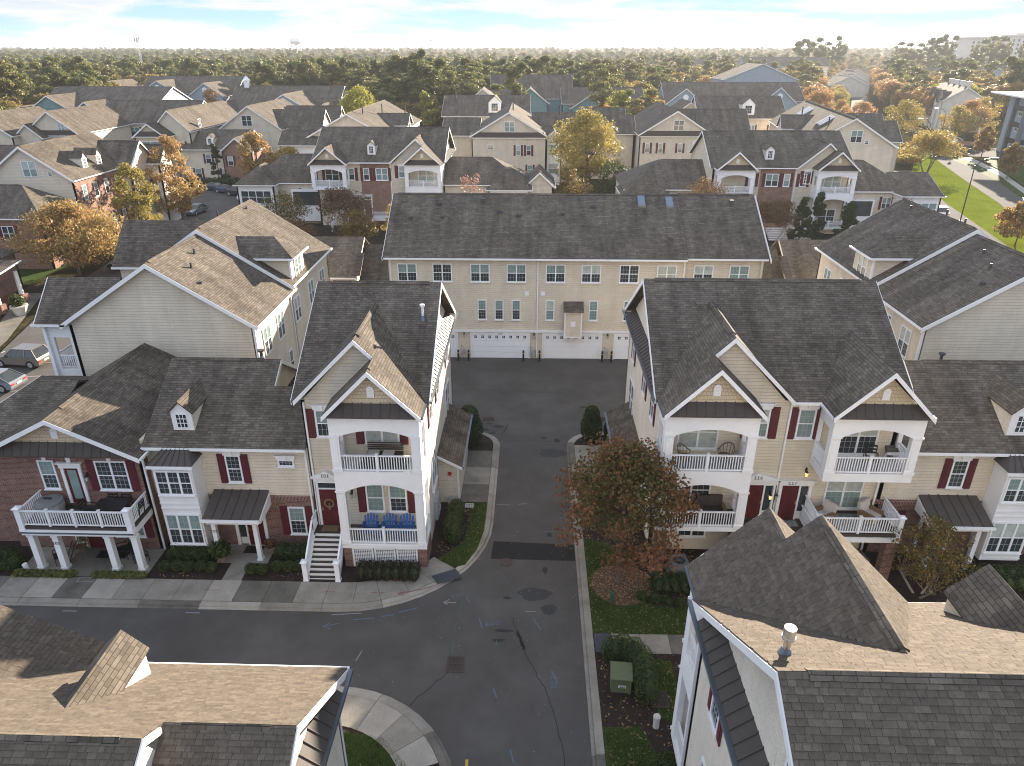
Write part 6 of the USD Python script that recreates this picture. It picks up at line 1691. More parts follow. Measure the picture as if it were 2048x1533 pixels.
house('tan_roofed_townhouse', 'long tan-roofed townhouse with pale blue gables on its left end', [
    (-137, -104, 205, 232, 9.2, 14.4, 'x', 'siding_grey'), (-136, -123, 200, 215, 8.8, 13.0, 'y', 'siding_teal'), (-123, -114, 198, 212, 8.4, 11.6, 'y', 'siding_teal', [('front', [(4.5, 5, 4, 2.6, 2, None)])]), (-139, -131, 196, 206, 7.4, 10.6, 'y', 'siding_teal')])
house('grey_blue_townhouse', 'row of blue-grey gables at the edge of the pine wood, upper left', [
    (-162, -122, 312, 332, 7.5, 13.6, 'x', 'siding_grey'), (-158, -142, 303, 318, 7.5, 12.6, 'y', 'siding_grey'), (-136, -122, 298, 314, 7.0, 12.0, 'y', 'siding_grey'), (-184, -170, 318, 336, 7, 12, 'y', 'siding_grey')])
for x, y, z in ((-150, 302.9, 10.0), (-129, 297.9, 9.4)):
    part('/World/grey_blue_townhouse_001', 'round_vent', MB().cone((x, y, z), (x, y - .15, z), 1.0, 1.0, 14), 'white')
house('apartment_block', 'distant pale apartment block with rows of balconies among the trees, top right of centre', [
    (150, 176, 560, 580, 12, 18, 'x', 'siding_grey', [('front', row((4, 10, 16, 22), 8, 3, 2.4, 2, None))]), (178, 212, 565, 585, 12, 18, 'x', 'siding_cream', [('front', row((4, 10, 16, 22, 28), 8, 3, 2.4, 2, None))]), (112, 136, 600, 620, 10, 16, 'x', 'siding_grey')])
house('red_roof_row', 'far row of small houses with reddish roofs along the boulevard', [
    (160, 180, 420, 436, 6, 10.5, 'y', 'siding_cream'), (172, 192, 445, 461, 6, 10.5, 'y', 'siding_cream'), (196, 214, 500, 516, 6.5, 11, 'y', 'siding_cream'), (208, 228, 530, 546, 6.5, 11, 'y', 'siding_cream')])
house('far_house', 'far blue-grey houses among trees left of the white rowhouses', [
    (235, 262, 480, 500, 7, 13, 'x', 'siding_grey'), (268, 285, 470, 490, 7, 13.5, 'y', 'siding_grey'), (300, 330, 520, 540, 8, 13, 'x', 'siding_grey')])
Ht = thing('hotel', 'large cream hotel block with rows of windows on the far right skyline', 'hotel', (440, 720, 0))
for x0, x1, y0, y1, z in ((392, 446, 720, 745, 31.5), (446.2, 488, 716, 745, 35.5), (418, 434, 712, 719.8, 33)):
    part(Ht, 'wing', MB().box(x0, y0, 0, x1, y1, z), 'siding_cream'); part(Ht, 'parapet', MB().box(x0 - .6, y0 - .6, z + .01, x1 + .6, y1 + .6, z + 1.2), 'siding_cream')
    for zz in np.arange(z - 3, 8, -3.4):
        for xx in np.arange(x0 + 2.2, x1 - 1.5, 4.4):
            part(Ht, 'window', MB().box(xx, y0 - .2, zz - 1, xx + 1.8, y0 - .02, zz + .9), 'glass')
# balcony tower of the apartment building at the right edge
AP = thing('apartment_building', 'dark-framed apartment building with balconies at the right edge above the road', 'apartment building', (124, 183, 0))
frame(112.5, 177.0, 0, -14)
part(AP, 'wall', MB().box(4.0, 2.5, 0, 30, 24, 13.6), 'siding_grey')
part(AP, 'roof', MB().box(-.5, -.5, 14.0, 31, 25, 14.35), 'white')
for x, y in ((0, 0), (0, 7.5), (4.2, 0)): part(AP, 'balcony_post', MB().box(x, y, 0, x + .9, y + .9, 13.99), 'gutter_dark')
for z in (4.0, 7.6, 11.2):
    part(AP, 'balcony_slab', MB().box(.9, .3, z - .3, 4.2, 8, z), 'white')
    part(AP, 'balcony_railing', MB().box(.1, .9, z, .25, 7.4, z + 1.1).box(.9, .1, z, 4.2, .25, z + 1.1), 'black')
for z in (3, 6.6, 10.2): window(AP, Face(4.0, 24, 0, -1), 10, z, 2.2, 1.8, 2, near=False); window(AP, Face(4.0, 2.5, 1, 0), 3, z, 2.2, 1.8, 2, near=False)
frame(0, 0, 0)
# pavilion porch at the left edge
PV = thing('porch_pavilion', 'sunlit low porch roof on white columns and brick piers at the left edge', 'porch', (-58, 70, 0))
block(PV, -66, -57.5, 66.5, 76, 4.2, 6.4, 'x', 'brick_far', hips=(0, 4.4), ov=.5)
part(PV, 'porch_roof', MB().slope(SB(-64, 63.2, -53.6, 71.5), lambda x, y: 3.5 + .12 * (y - 63.2), .14), 'shingle')
gutter(PV, (-53.55, 63.2, 3.5), (-53.55, 71.5, 4.5)); gutter(PV, (-64, 63.15, 3.5), (-53.6, 63.15, 3.5))
for x, y in ((-54.2, 63.8), (-54.2, 67.5), (-54.2, 71.0)):
    part(PV, 'column', MB().cone((x, y, .95), (x, y, 3.4), .24, .2, 12), 'white'); part(PV, 'brick_pier', MB().box(x - .4, y - .4, 0, x + .4, y + .4, .92), 'brick')
# ---------------------------------------------------------------- trees and planting
frame(0, 0, 0)
def leaves(clumps, n, size, seed, flat=.35, shell=.55, stray=.12):
    """n leaf-sized quads spread through ellipsoidal clumps (x, y, z, rx, ry, rz)"""
    rg = np.random.RandomState(seed)
    C = np.array(clumps, float)
    w = (C[:, 3] * C[:, 4] * C[:, 5]) ** (2 / 3.0); idx = rg.choice(len(C), n, p=w / w.sum())
    d = rg.normal(size=(n, 3)); d /= np.linalg.norm(d, axis=1, keepdims=True)
    r = shell + (1 - shell) * rg.random_sample((n, 1)) ** .6; r *= np.where(rg.random_sample((n, 1)) < stray, 1.18, 1.0)
    P = C[idx, :3] + d * r * C[idx, 3:6]
    nr = rg.normal(size=(n, 3)) + d * .7 + np.array([0, 0, flat]); nr /= np.linalg.norm(nr, axis=1, keepdims=True)
    a = np.cross(nr, rg.normal(size=(n, 3))); a /= np.linalg.norm(a, axis=1, keepdims=True); b = np.cross(nr, a)
    s = size * (.6 + .8 * rg.random_sample((n, 1)))
    V = np.stack([P - a * s * .5, P - b * s * .33, P + a * s * .55, P + b * s * .33], 1).reshape(-1, 3)
    k = np.arange(n)[:, None] * 4
    F = np.concatenate([k + [0, 1, 2], k + [0, 2, 3]], 1).reshape(-1, 3)
    return V, F
def leaf_uv(n, seed):
    r = np.random.RandomState(seed + 500).random_sample(n // 4)
    return np.repeat(np.stack([r, r], 1), 4, 0)
def crown_clumps(h, z0, r, n, seed, shape='round'):
    rg = random.Random(seed); out = []
    for i in range(n):
        t = rg.random()
        z = z0 + (h - z0) * t
        if shape == 'round': R = r * math.sqrt(max(.05, 1 - (2 * t - .85) ** 2 * .9))
        elif shape == 'oak': R = r * math.sqrt(max(.04, 1 - (1.75 * t - .55) ** 2 * .95))
        elif shape == 'cone': R = r * (1 - t) ** .8 + .12 * r
        elif shape == 'vase': R = r * (.35 + .65 * t) * (1 if t < .8 else .75)
        elif shape == 'flat': R = r * (1 - .5 * t)
        else: R = r * (.55 + .45 * math.sin(t * 3.0))
        a = rg.random() * 6.283; q = R * math.sqrt(rg.random()) * .85
        cr = r * rg.uniform(.22, .40) * (.8 if shape in ('cone',) else 1)
        out.append((q * math.cos(a), q * math.sin(a), z, cr, cr * rg.uniform(.85, 1.15), cr * rg.uniform(.6, .9)))
    return out
def limbs(mb, h, zf, r0, clumps, k, seed, multi=1, spread=.0):
    rg = random.Random(seed)
    tops = []
    for i in range(multi):
        a = 6.283 * i / multi + .4
        base = np.array([spread * .15 * math.cos(a), spread * .15 * math.sin(a), -.1]) if multi > 1 else np.array([0, 0, -.1])
        mid = base + [spread * .5 * math.cos(a) + rg.uniform(-.1, .1) * r0 * 4, spread * .5 * math.sin(a) + rg.uniform(-.1, .1) * r0 * 4, zf * .6]
        top = mid + [spread * .5 * math.cos(a), spread * .5 * math.sin(a), h * .80 - zf * .6 if multi == 1 else zf * .6]
        mb.cone(base, mid, r0, r0 * .75, 7, False).cone(mid, top, r0 * .75, r0 * .2, 7, False)
        tops.append((mid, top))
    for c in rg.sample(clumps, min(k, len(clumps))):
        m, t = rg.choice(tops)
        f = rg.uniform(.05, .8)
        p = m + (t - m) * f
        q = np.array(c[:3])
        if np.linalg.norm(q - p) > .3:
            e = p + (q - p) * .5 + [0, 0, .06 * np.linalg.norm(q - p)]
            mb.cone(p, e, r0 * .34, r0 * .2, 5, False).cone(e, q, r0 * .2, r0 * .06, 5, False)
TREES = {}
def tree(name, label, at, h, r, leaf, n=3000, size=.35, z0=None, shape='round', nc=26, seed=1, bark='bark', tr=None, multi=1, spread=0, group=None, kl=12, shell=.55, rz=0, cat='tree', flat=.35, cs=1.0, leaf2=None):
    z0 = h * .3 if z0 is None else z0
    P = thing(name, label, cat, at, group, rz=rz)
    cl = [(a, b, c, d * cs, e_ * cs, f_ * cs) for a, b, c, d, e_, f_ in crown_clumps(h - r * .2, z0 + r * .2, r, nc, seed, shape)]
    mb = MB(); limbs(mb, h, max(z0, h * .2), tr or max(.06, h * .018), cl, kl, seed, multi, spread)
    part(P, 'trunk', mb, bark)
    V, F = leaves(cl, n, size, seed, shell=shell, flat=flat)
    if leaf2:
        q = V.reshape(-1, 4, 3); c = q.mean(1); zc = (z0 + h) / 2
        d = np.sqrt((c[:, 0] / r) ** 2 + (c[:, 1] / r) ** 2 + ((c[:, 2] - zc) / ((h - z0) * .55)) ** 2) + np.random.RandomState(seed).normal(size=len(c)) * .10
        for sel, lf in ((d < .70, leaf), (d >= .70, leaf2)):
            v = q[sel].reshape(-1, 3); kk = np.arange(len(v) // 4)[:, None] * 4
            write(numbered(P, 'crown'), v, np.concatenate([kk + [0, 1, 2], kk + [0, 2, 3]], 1).reshape(-1, 3), leaf_uv(len(v), seed), M[lf])
        return P
    write(numbered(P, 'crown'), V, F, leaf_uv(len(V), seed), M[leaf])
    return P
M['leaf_oak_green'] = leafy('leaf_oak_green', [(.06, .085, .025), (.10, .115, .035), (.16, .125, .04), (.22, .12, .045)], .9)
# the red oak by the alley and the small tree on the right
tree('red_oak', 'rust-red and green autumn tree at the alley kerb before the right tall house', (4.6, 28.5, .1), 8.6, 4.0, 'leaf_oak_green', 16500, .16, z0=2.3, nc=120, seed=3, tr=.15, bark='bark', kl=30, shell=.15, cs=.66, shape='oak', leaf2='leaf_rust')
tree('small_tree', 'small multi-stemmed tree with thin olive and yellow leaves at the lower right', (19.4, 28.0, .1), 4.7, 2.2, 'leaf_olive', 5200, .12, z0=1.1, nc=90, seed=5, cs=.65, tr=.07, bark='bark_pale', multi=3, spread=1.1, kl=34, shell=.25)
# left side
tree('orange_tree', 'big broad orange and gold tree before the brick townhouse on the left', (-54.0, 81.0, 0), 9.3, 7.0, 'leaf_orange', 21000, .26, z0=.9, nc=150, seed=7, tr=.22, kl=60, shell=.2, cs=.6)
tree('green_gold_tree', 'upright green and yellow tree right of the brick townhouse', (-54.5, 97.5, 0), 11.0, 3.4, 'leaf_gold', 8000, .28, z0=.8, nc=70, seed=9, cs=.7, shell=.3)
tree('orange_tree', 'tall narrow orange tree before the white porch of the brick townhouse', (-54.0, 109.0, 0), 13.5, 4.2, 'leaf_orange', 8500, .30, z0=1.2, nc=80, seed=12, shell=.2, cs=.7)
tree('orange_tree', 'round rusty orange tree beside the parked dark cars', (-49.8, 131.5, 0), 11.5, 4.6, 'leaf_orange', 7000, .34, z0=1.5, nc=80, seed=14, shell=.2, cs=.65)
tree('green_tree', 'small yellow-flecked green tree left of the middle townhouse', (-43.5, 131, 0), 9.0, 3.2, 'leaf_gold', 3500, .36, seed=15)
tree('dark_tree', 'narrow dark evergreen before the brick-based townhouse', (-61.5, 142.0, 0), 8.5, 1.9, 'leaf_dark', 2600, .34, z0=.3, shape='cone', seed=16)
tree('lime_tree', 'bright lime yellow tree behind the tan roof, upper left of centre', (-47.5, 205, 0), 15.2, 6.0, 'leaf_lime', 8000, .45, z0=4, nc=44, seed=18)
tree('yellow_tree', 'small bright yellow tree at the edge of the pines behind the tan roof', (-31, 218, 0), 13.5, 3.2, 'leaf_lime', 2600, .5, z0=4, seed=20)
for x, y, h_, r_, lf, d_ in ((-98, 189, 11, 4.2, 'leaf_gold', 'gold tree behind the left-edge gables'), (-116, 184, 10, 4.4, 'leaf_lime', 'yellow-green tree at the far left behind the beige gables'), (-112, 262, 12, 4.6, 'leaf_orange', 'orange tree beyond the tan roof'), (-104, 270, 12, 5, 'leaf_gold', 'gold tree beyond the tan roof, nearer the blue gables'), (-52, 196, 9, 3.6, 'leaf_orange', 'small orange tree beside the blue-gabled townhouse'), (17, 178, 13, 4.6, 'leaf_orange', 'orange tree behind the tall yellow-green tree'), (24, 214, 14, 5, 'leaf_lime', 'yellow-green tree right of the teal townhouse'), (34, 218, 13.5, 4.6, 'leaf_orange', 'orange tree right of the yellow-green one by the teal townhouse'), (66, 214, 12, 5, 'leaf_gold', 'gold tree right of the long dormered townhouse')):
    tree('autumn_garden_tree', d_, (x, y, 0), h_, r_, lf, 4200, .5, z0=1.5, nc=60, seed=int(abs(x) + y), cs=.72, shell=.35)
# court
tree('crape_myrtle', 'bronze multi-stemmed shrub tree before the left court house', (-27.0, 100.5, 0), 7.2, 4.4, 'leaf_bronze', 7000, .22, z0=2.2, nc=50, seed=22, multi=5, spread=2.6, tr=.09, shell=.2)
tree('crape_myrtle', 'pale-twigged shrub tree before the white bay of the left court house', (-35.0, 100.0, 0), 6.6, 3.8, 'leaf_olive', 3800, .20, z0=2.0, nc=40, seed=23, multi=5, spread=2.4, tr=.08, bark='bark_pale', shell=.2, kl=30)
tree('crape_myrtle', 'tawny low shrub tree behind the left sunlit roof', (-31.5, 92.5, 0), 4.6, 3.8, 'leaf_bronze', 5000, .2, z0=1.0, nc=40, seed=24, multi=5, spread=2.4, tr=.07, shell=.2)
tree('crape_myrtle', 'dull green shrub tree below the left court balcony', (-23.0, 93.0, 0), 5.6, 3.2, 'leaf_olive', 5000, .2, z0=1.0, nc=36, seed=25, multi=4, spread=1.8, tr=.07, shell=.25)
tree('glossy_tree', 'glossy green tree with gold tips before the steps of the left court house', (-17.4, 92.0, 0), 6.6, 2.4, 'leaf_gold', 4200, .26, z0=.8, nc=30, seed=26)
tree('glossy_tree', 'narrow green and gold tree at the left end of the garage roof', (-13.0, 88.0, 0), 6.0, 1.7, 'leaf_gold', 2600, .26, z0=.8, nc=24, seed=27)
tree('pink_tree', 'bare pinkish tree rising behind the middle of the garage roof', (-8.3, 97.0, 0), 9.6, 2.3, 'leaf_pink', 1500, .2, z0=3.4, shape='vase', nc=40, seed=28, bark='bark_pale', kl=36, shell=.1, tr=.1)
tree('big_gold_tree', 'tall yellow-green tree in the middle gap between the gabled houses', (9.6, 133, 0), 15.6, 7.6, 'leaf_gold', 15000, .34, z0=2.5, nc=110, seed=30, kl=40, cs=.68, shell=.3)
tree('green_tree', 'dull bronze bush below the tall yellow-green tree', (6.2, 118, 0), 7.4, 3.9, 'leaf_olive', 5000, .30, z0=.5, nc=36, seed=31)
tree('green_tree', 'dark green bush right of the tall yellow-green tree trunk', (13.5, 122, 0), 8.4, 3.6, 'leaf_hedge', 4500, .30, z0=.5, nc=36, seed=32)
tree('green_tree', 'sparse orange-tipped bush between the two court houses', (11.3, 104, 0), 5.0, 2.0, 'leaf_bronze', 1400, .2, z0=.5, nc=26, seed=33, shell=.1)
tree('orange_tree', 'thin orange and olive tree behind the right end of the garage roof', (23.0, 96.5, 0), 9.3, 3.4, 'leaf_orange', 3000, .24, z0=4, nc=40, seed=34, shell=.2, kl=30)
tree('crape_myrtle', 'bronze flat-topped shrub tree before the right court house', (31.8, 95.5, 0), 6.8, 3.9, 'leaf_bronze', 6500, .22, z0=3.0, shape='flat', nc=48, seed=35, multi=5, spread=2.8, tr=.08, bark='bark_pale', shell=.2, kl=24)
for i, (x, y, h, r, l) in enumerate(((37.0, 98.5, 6.6, 1.7, 'left'), (39.4, 99.6, 7.4, 1.7, 'middle'), (43.8, 99.5, 5.8, 2.0, 'right'))):
    tree('conifer', f'{l} one of three dark conifers before the right court house', (x, y, 0), h, r, 'leaf_dark', 3800, .28, z0=.1, shape='cone', nc=40, seed=36 + i)
tree('pink_tree', 'bare grey twiggy tree before the brick window of the right court house', (50.5, 100.5, 0), 6.4, 2.2, 'leaf_pink', 500, .18, z0=2.0, shape='vase', nc=44, seed=40, bark='bark_pale', kl=40, shell=.1, tr=.09)
# right side
tree('umbrella_tree', 'broad flat-topped gold-green tree beside the right-hand junction', (84.5, 160, 0), 8.8, 6.0, 'leaf_gold', 8000, .34, z0=3.4, shape='flat', nc=50, seed=42, multi=3, spread=2)
for i, (x, y, h, r, leaf, d) in enumerate(((107.5, 222, 11.5, 7.0, 'leaf_gold', 'large round brown-gold tree behind the entrance sign wall'), (119, 215, 10.5, 5.5, 'leaf_gold', 'gold tree right of the entrance sign wall'), (127, 224, 11.5, 6.0, 'leaf_orange', 'orange-brown tree behind the gold one right of the sign'),
        (135, 232, 12, 6.5, 'leaf_gold', 'broad brown tree left of the dark balcony tower'), (112, 188, 7.5, 2.6, 'leaf_orange', 'small rusty tree on the corner lawn by the junction'), (98.5, 154.5, 7.2, 2.5, 'leaf_orange', 'small bright orange tree beside the footway'),
        (66.5, 98.5, 6.2, 3.6, 'leaf_orange', 'orange bush tree at the right edge by the lawn'), (91, 182, 3.2, 3.4, 'leaf_gold', 'low gold bush left of the junction'), (86, 172, 2.6, 3.2, 'leaf_gold', 'low gold bush beside the grey roof at the right'), (103, 240, 10, 5.2, 'leaf_orange', 'orange tree left of the round brown tree'),
        (98, 246, 10, 4.8, 'leaf_orange', 'orange tree at the foot of the boulevard row'))):
    tree('road_tree', d, (x, y, 0), h, r, leaf, 6000, .34, z0=h * .14, nc=80, seed=50 + i, cs=.68, shell=.3)
# boulevard rows: copies of two kinds
proto = tree('boulevard_tree', 'orange street tree in the row along the far boulevard', (136.0, 262, 0), 10.5, 4.6, 'leaf_orange', 3200, .5, z0=3, nc=34, seed=70, group='orange trees along the boulevard')
rg = random.Random(77)
rows = [(137 + .26 * (y - 262) + rg.uniform(-1, 1), y) for y in (272, 283, 294, 305, 316, 328, 341, 355)] + [(143 + .405 * (y - 322) + 5 + rg.uniform(-1.5, 1.5), y) for y in range(330, 640, 13)] + [(97 + .29 * (y - 262), y) for y in (258, 270, 282, 296)]
for x, y in rows:
    copy_of(proto, (x, y, 0), rg.uniform(0, 360), rg.uniform(.85, 1.2), 'orange street tree in the row along the far boulevard', 'tree', 'orange trees along the boulevard')
proto = tree('median_tree', 'broad olive tree on the far boulevard median', (133.5, 338, 0), 8.0, 6.0, 'leaf_gold', 2600, .5, z0=2.2, shape='flat', nc=30, seed=71, group='olive trees on the boulevard median')
for x, y in ((146, 372), (160, 408), (178, 448), (196, 490), (222, 545)):
    copy_of(proto, (x, y, 0), rg.uniform(0, 360), rg.uniform(.9, 1.1), 'broad olive tree on the far boulevard median', 'tree', 'olive trees on the boulevard median')
# woods: single trees first, the far wood as one mass
pine = tree('pine_tree', 'tall pine in the wood behind the houses', (-52, 285, 0), 22, 4.2, 'leaf_pine', 3000, .72, z0=8.5, shape='pine', nc=30, seed=80, group='pines in the wood', tr=.28, kl=10)
pine2 = tree('pine_tree', 'tall pine in the wood behind the houses', (-44, 292, 0), 24, 4.6, 'leaf_pine', 3000, .72, z0=11, shape='pine', nc=26, seed=81, group='pines in the wood', tr=.28, kl=10)
wood = tree('wood_tree', 'broad mixed-green tree at the wood edge', (-66, 290, 0), 15, 5.0, 'leaf_wood', 3400, .66, z0=2.5, nc=34, seed=82, group='mixed trees at the wood edge', kl=8)
gold = tree('autumn_tree', 'orange and gold autumn tree among the far houses', (40, 298, 0), 13, 4.6, 'leaf_orange', 3200, .62, z0=2.5, nc=32, seed=83, group='autumn trees among the far houses', kl=8)
lime = tree('yellow_green_tree', 'yellow-green tree among the far houses', (30, 292, 0), 14, 5, 'leaf_lime', 3200, .62, z0=2.5, nc=32, seed=84, group='yellow-green trees among the far houses', kl=8)
KEY_AZ = [(-1.0, 150), (-.74, 150), (-.66, 205), (-.60, 215), (-.56, 300), (-.52, 340), (-.37, 338), (-.35, 270), (-.23, 268), (-.21, 228), (-.10, 222), (-.02, 222), (0, 268), (.075, 268), (.09, 205), (.15, 205), (.165, 292), (.19, 395), (.33, 392), (.36, 330), (.40, 250), (.48, 305), (.60, 312), (.64, 255), (.9, 250)]
def dmin(a):
    return float(np.interp(a, [k[0] for k in KEY_AZ], [k[1] for k in KEY_AZ]))
road_keep = unary_union([shapely.geometry.LineString([(118, 205), (128, 258), (138, 321), (186, 442), (260, 604), (329, 770)]).buffer(11), shapely.geometry.LineString([(98, 205), (108, 260), (123, 330), (155, 399), (191, 484), (233, 578), (318, 769)]).buffer(9)])
def clear(x, y, pad=4.5):
    for a, b, c, d in HOUSE_BOXES:
        if a - pad < x < c + pad and b - pad < y < d + pad: return False
    return not road_keep.contains(shapely.geometry.Point(x, y))
rg = random.Random(99)
cand = []
# belt of single trees
for _ in range(9000):
    a = rg.uniform(-.86, .86); d0 = dmin(a)
    y = d0 + (rg.random() ** 1.5) * 130 + rg.uniform(0, 10)
    x = a * y
    if clear(x, y): cand.append((y, x))
cand.sort()
taken, grid = [], {}
def far_enough(x, y, s):
    gx, gy = int(x // 12), int(y // 12)
    for i in (-1, 0, 1):
        for j in (-1, 0, 1):
            for (u, v) in grid.get((gx + i, gy + j), ()):
                if (u - x) ** 2 + (v - y) ** 2 < s * s: return False
    grid.setdefault((gx, gy), []).append((x, y)); return True
for y, x in cand:
    if far_enough(x, y, 6.6): taken.append((x, y))
counts = dict(p=0, w=0, g=0, l=0)
rest = []
for x, y in taken:
    a = x / y; u = rg.random()
    depth = y - dmin(a)
    if -.37 < a < .10: kinds = 'ppppppw' if depth > 12 else 'ppwwggl'
    elif a <= -.37: kinds = 'ppwwwwgl' if depth < 40 else 'pppwww'
    elif a < .35: kinds = 'ggllwwwp'
    else: kinds = 'gggwwlp'
    k = rg.choice(kinds)
    src, lab, grp = dict(p=(rg.choice((pine, pine2)), 'tall pine in the wood behind the houses', 'pines in the wood'), w=(wood, 'broad mixed-green tree at the wood edge', 'mixed trees at the wood edge'), g=(gold, 'orange and gold autumn tree among the far houses', 'autumn trees among the far houses'), l=(lime, 'yellow-green tree among the far houses', 'yellow-green trees among the far houses'))[k]
    if counts[k] < (250 if k == 'p' else 150):
        counts[k] += 1
        copy_of(src, (x, y, ground_z(x, y)), rg.uniform(0, 360), (*(rg.uniform(.9, 1.3),) * 2, rg.uniform(.62, .92)), lab, 'tree', grp)
    else:
        rest.append((x, y, k))
# far wood
for _ in range(15000):
    a = rg.uniform(-.92, .95)
    y = 330 + (rg.random() ** 2.1) * 2700
    if y < dmin(a) + 95: continue
    x = a * y
    sp = 6.0 + max(0, y - 420) * .012
    if y < 900 and not clear(x, y): continue
    if not far_enough(x, y, min(sp, 11.5)): continue
    rest.append((x, y, rg.choice('ppwwg' if a > .2 else 'pppwwwg')))
def far_proto(parent, name, h, r, z0, leaf, n, size, seed, shape):
    cl = crown_clumps(h - r * .2, z0, r, 16, seed, shape)
    V, F = leaves(cl, n, size, seed)
    path = f'{parent}/{name}'
    write(path, V, F, leaf_uv(len(V), seed), M[leaf]); return path
pi = UsdGeom.PointInstancer.Define(stage, '/World/far_wood')
tag(pi.GetPrim(), 'far-off mixed pine and autumn wood running to the horizon', 'wood', None, 'stuff')
UsdGeom.Scope.Define(stage, '/World/far_wood/kinds')
pp = [far_proto('/World/far_wood/kinds', 'far_pine', 22, 4.6, 7, 'leaf_pine', 1100, 1.15, 1, 'pine'), far_proto('/World/far_wood/kinds', 'far_broadleaf', 16, 5.6, 2, 'leaf_wood', 1100, 1.1, 2, 'round'), far_proto('/World/far_wood/kinds', 'far_autumn', 14, 5.2, 2, 'leaf_orange', 1000, 1.05, 3, 'round')]
pi.CreatePrototypesRel().SetTargets([Sdf.Path(p) for p in pp])
ids, pos, sc_, ori = [], [], [], []
for x, y, k in rest:
    ids.append(dict(p=0, w=1, g=2, l=2)[k]); pos.append((x, y, ground_z(x, y)))
    s = rg.uniform(.8, 1.2) * (1 + min(.8, max(0, (y - 600) / 2500)))
    sc_.append((s, s, rg.uniform(.62, .92)))
    t = rg.uniform(0, math.pi); ori.append(Gf.Quath(math.cos(t), 0, 0, math.sin(t)))
pi.CreateProtoIndicesAttr(Vt.IntArray(ids)); pi.CreatePositionsAttr(Vt.Vec3fArray([Gf.Vec3f(*map(float, p)) for p in pos]))
pi.CreateScalesAttr(Vt.Vec3fArray([Gf.Vec3f(*map(float, p)) for p in sc_])); pi.CreateOrientationsAttr(Vt.QuathArray(ori))
# skyline pines on the right
for i, (a, y) in enumerate([(.335 + .0125 * k, 640 + 25 * math.sin(k * 2.1)) for k in range(16)] + [(.56 + .014 * k, 560 + 30 * math.sin(k * 1.7)) for k in range(8)]):
    if not clear(a * y, y): continue
    copy_of(rg.choice((pine, pine2)), (a * y, y, 3.0), rg.uniform(0, 360), (1.3, 1.3, rg.uniform(1.1, 1.35)), 'tall pine standing above the skyline on the right', 'tree', 'skyline pines')

# hedges, balls and beds near the camera
def shrub(name, label, clumps, n, size, leaf, group=None, stem=True, seed=1, shell=.88, cat='shrub'):
    c = np.array(clumps)
    at = (float(c[:, 0].mean()), float(c[:, 1].mean()), .1)
    P = thing(name, label, cat, at, group)
    V, F = leaves(clumps, int(n * 1.3), size, seed, shell=shell, stray=.03)
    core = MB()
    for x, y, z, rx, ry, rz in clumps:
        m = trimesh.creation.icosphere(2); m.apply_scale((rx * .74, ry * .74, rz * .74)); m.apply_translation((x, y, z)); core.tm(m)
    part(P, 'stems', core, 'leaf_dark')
    write(numbered(P, 'foliage'), V, F, leaf_uv(len(V), seed), M[leaf], np.array(at))
    return P
def hedge_clumps(x0, x1, y0, y1, h, step=.45):
    out = []
    nx, ny = max(1, round((x1 - x0) / step)), max(1, round((y1 - y0) / step))
    for i in range(nx):
        for j in range(ny):
            out.append((x0 + (x1 - x0) * (i + .5) / nx, y0 + (y1 - y0) * (j + .5) / ny, .1 + h * .5, (x1 - x0) / nx * .75, (y1 - y0) / ny * .75, h * .52))
    return out
shrub('hedge', 'clipped dark maroon hedge under the white lattice', hedge_clumps(-8.75, -5.6, 28.15, 29.1, .75), 5200, .07, 'leaf_maroon', seed=2, cat='hedge')
shrub('hedge', 'rounded tall green hedge on the alley side of the left tall house', [(-4.15, 32.2, .75, .5, .6, .75), (-4.1, 33.1, .8, .5, .65, .8), (-4.15, 31.6, .65, .48, .5, .65), (-4.1, 33.6, .75, .48, .5, .7)], 5200, .08, 'leaf_hedge', seed=3, cat='hedge')
shrub('shrub', 'tall egg-shaped holly at the left end of the alley', [(-4.1, 42.3, 1.2, .95, .95, 1.25), (-4.1, 42.3, 2.1, .7, .7, .9)], 4200, .10, 'leaf_dark', seed=4)
shrub('shrub', 'tall egg-shaped holly at the right end of the alley', [(4.25, 43.0, 1.1, .75, .75, 1.15), (4.25, 43.0, 1.9, .55, .55, .85)], 3800, .10, 'leaf_dark', seed=5)
shrub('shrub', 'small holly beside the lean-to right of the alley', [(5.6, 43.4, .7, .45, .45, .75)], 1500, .09, 'leaf_dark', seed=6)
shrub('hedge', 'curved clipped hedge wrapping the green transformer', [(3.8, 23.5, .65, .55, .5, .7), (4.25, 23.5, .7, .5, .52, .75), (4.7, 23.2, .75, .52, .55, .8), (4.95, 22.7, .78, .54, .55, .82), (5.0, 22.2, .78, .54, .55, .82), (5.0, 21.7, .75, .54, .55, .78), (4.98, 21.3, .7, .5, .5, .72)], 8500, .06, 'leaf_hedge', seed=7, cat='hedge')
shrub('shrub', 'round green shrub beside the pale pedestal at the bottom', [(5.3, 18.0, .45, .55, .55, .5)], 2600, .06, 'leaf_hedge', seed=8)
shrub('hedge', 'dark hedge below the bay window', hedge_clumps(-18.9, -16.9, 29.3, 30.0, .8), 3400, .08, 'leaf_hedge', seed=9, cat='hedge')
shrub('hedge', 'dark hedge beside the brick window of the canopy house', hedge_clumps(-13.3, -11.6, 29.6, 30.3, .8), 3000, .08, 'leaf_hedge', seed=10, cat='hedge')
bi = 0
for x in (-18.85, -18.2, -17.6, -16.95, -16.4):
    shrub('boxwood_ball', 'round boxwood in the row below the bay window', [(x, 28.75 + .08 * (bi % 2), .36, .30, .30, .29)], 900, .06, 'leaf_hedge', 'boxwoods below the bay window', seed=20 + bi); bi += 1
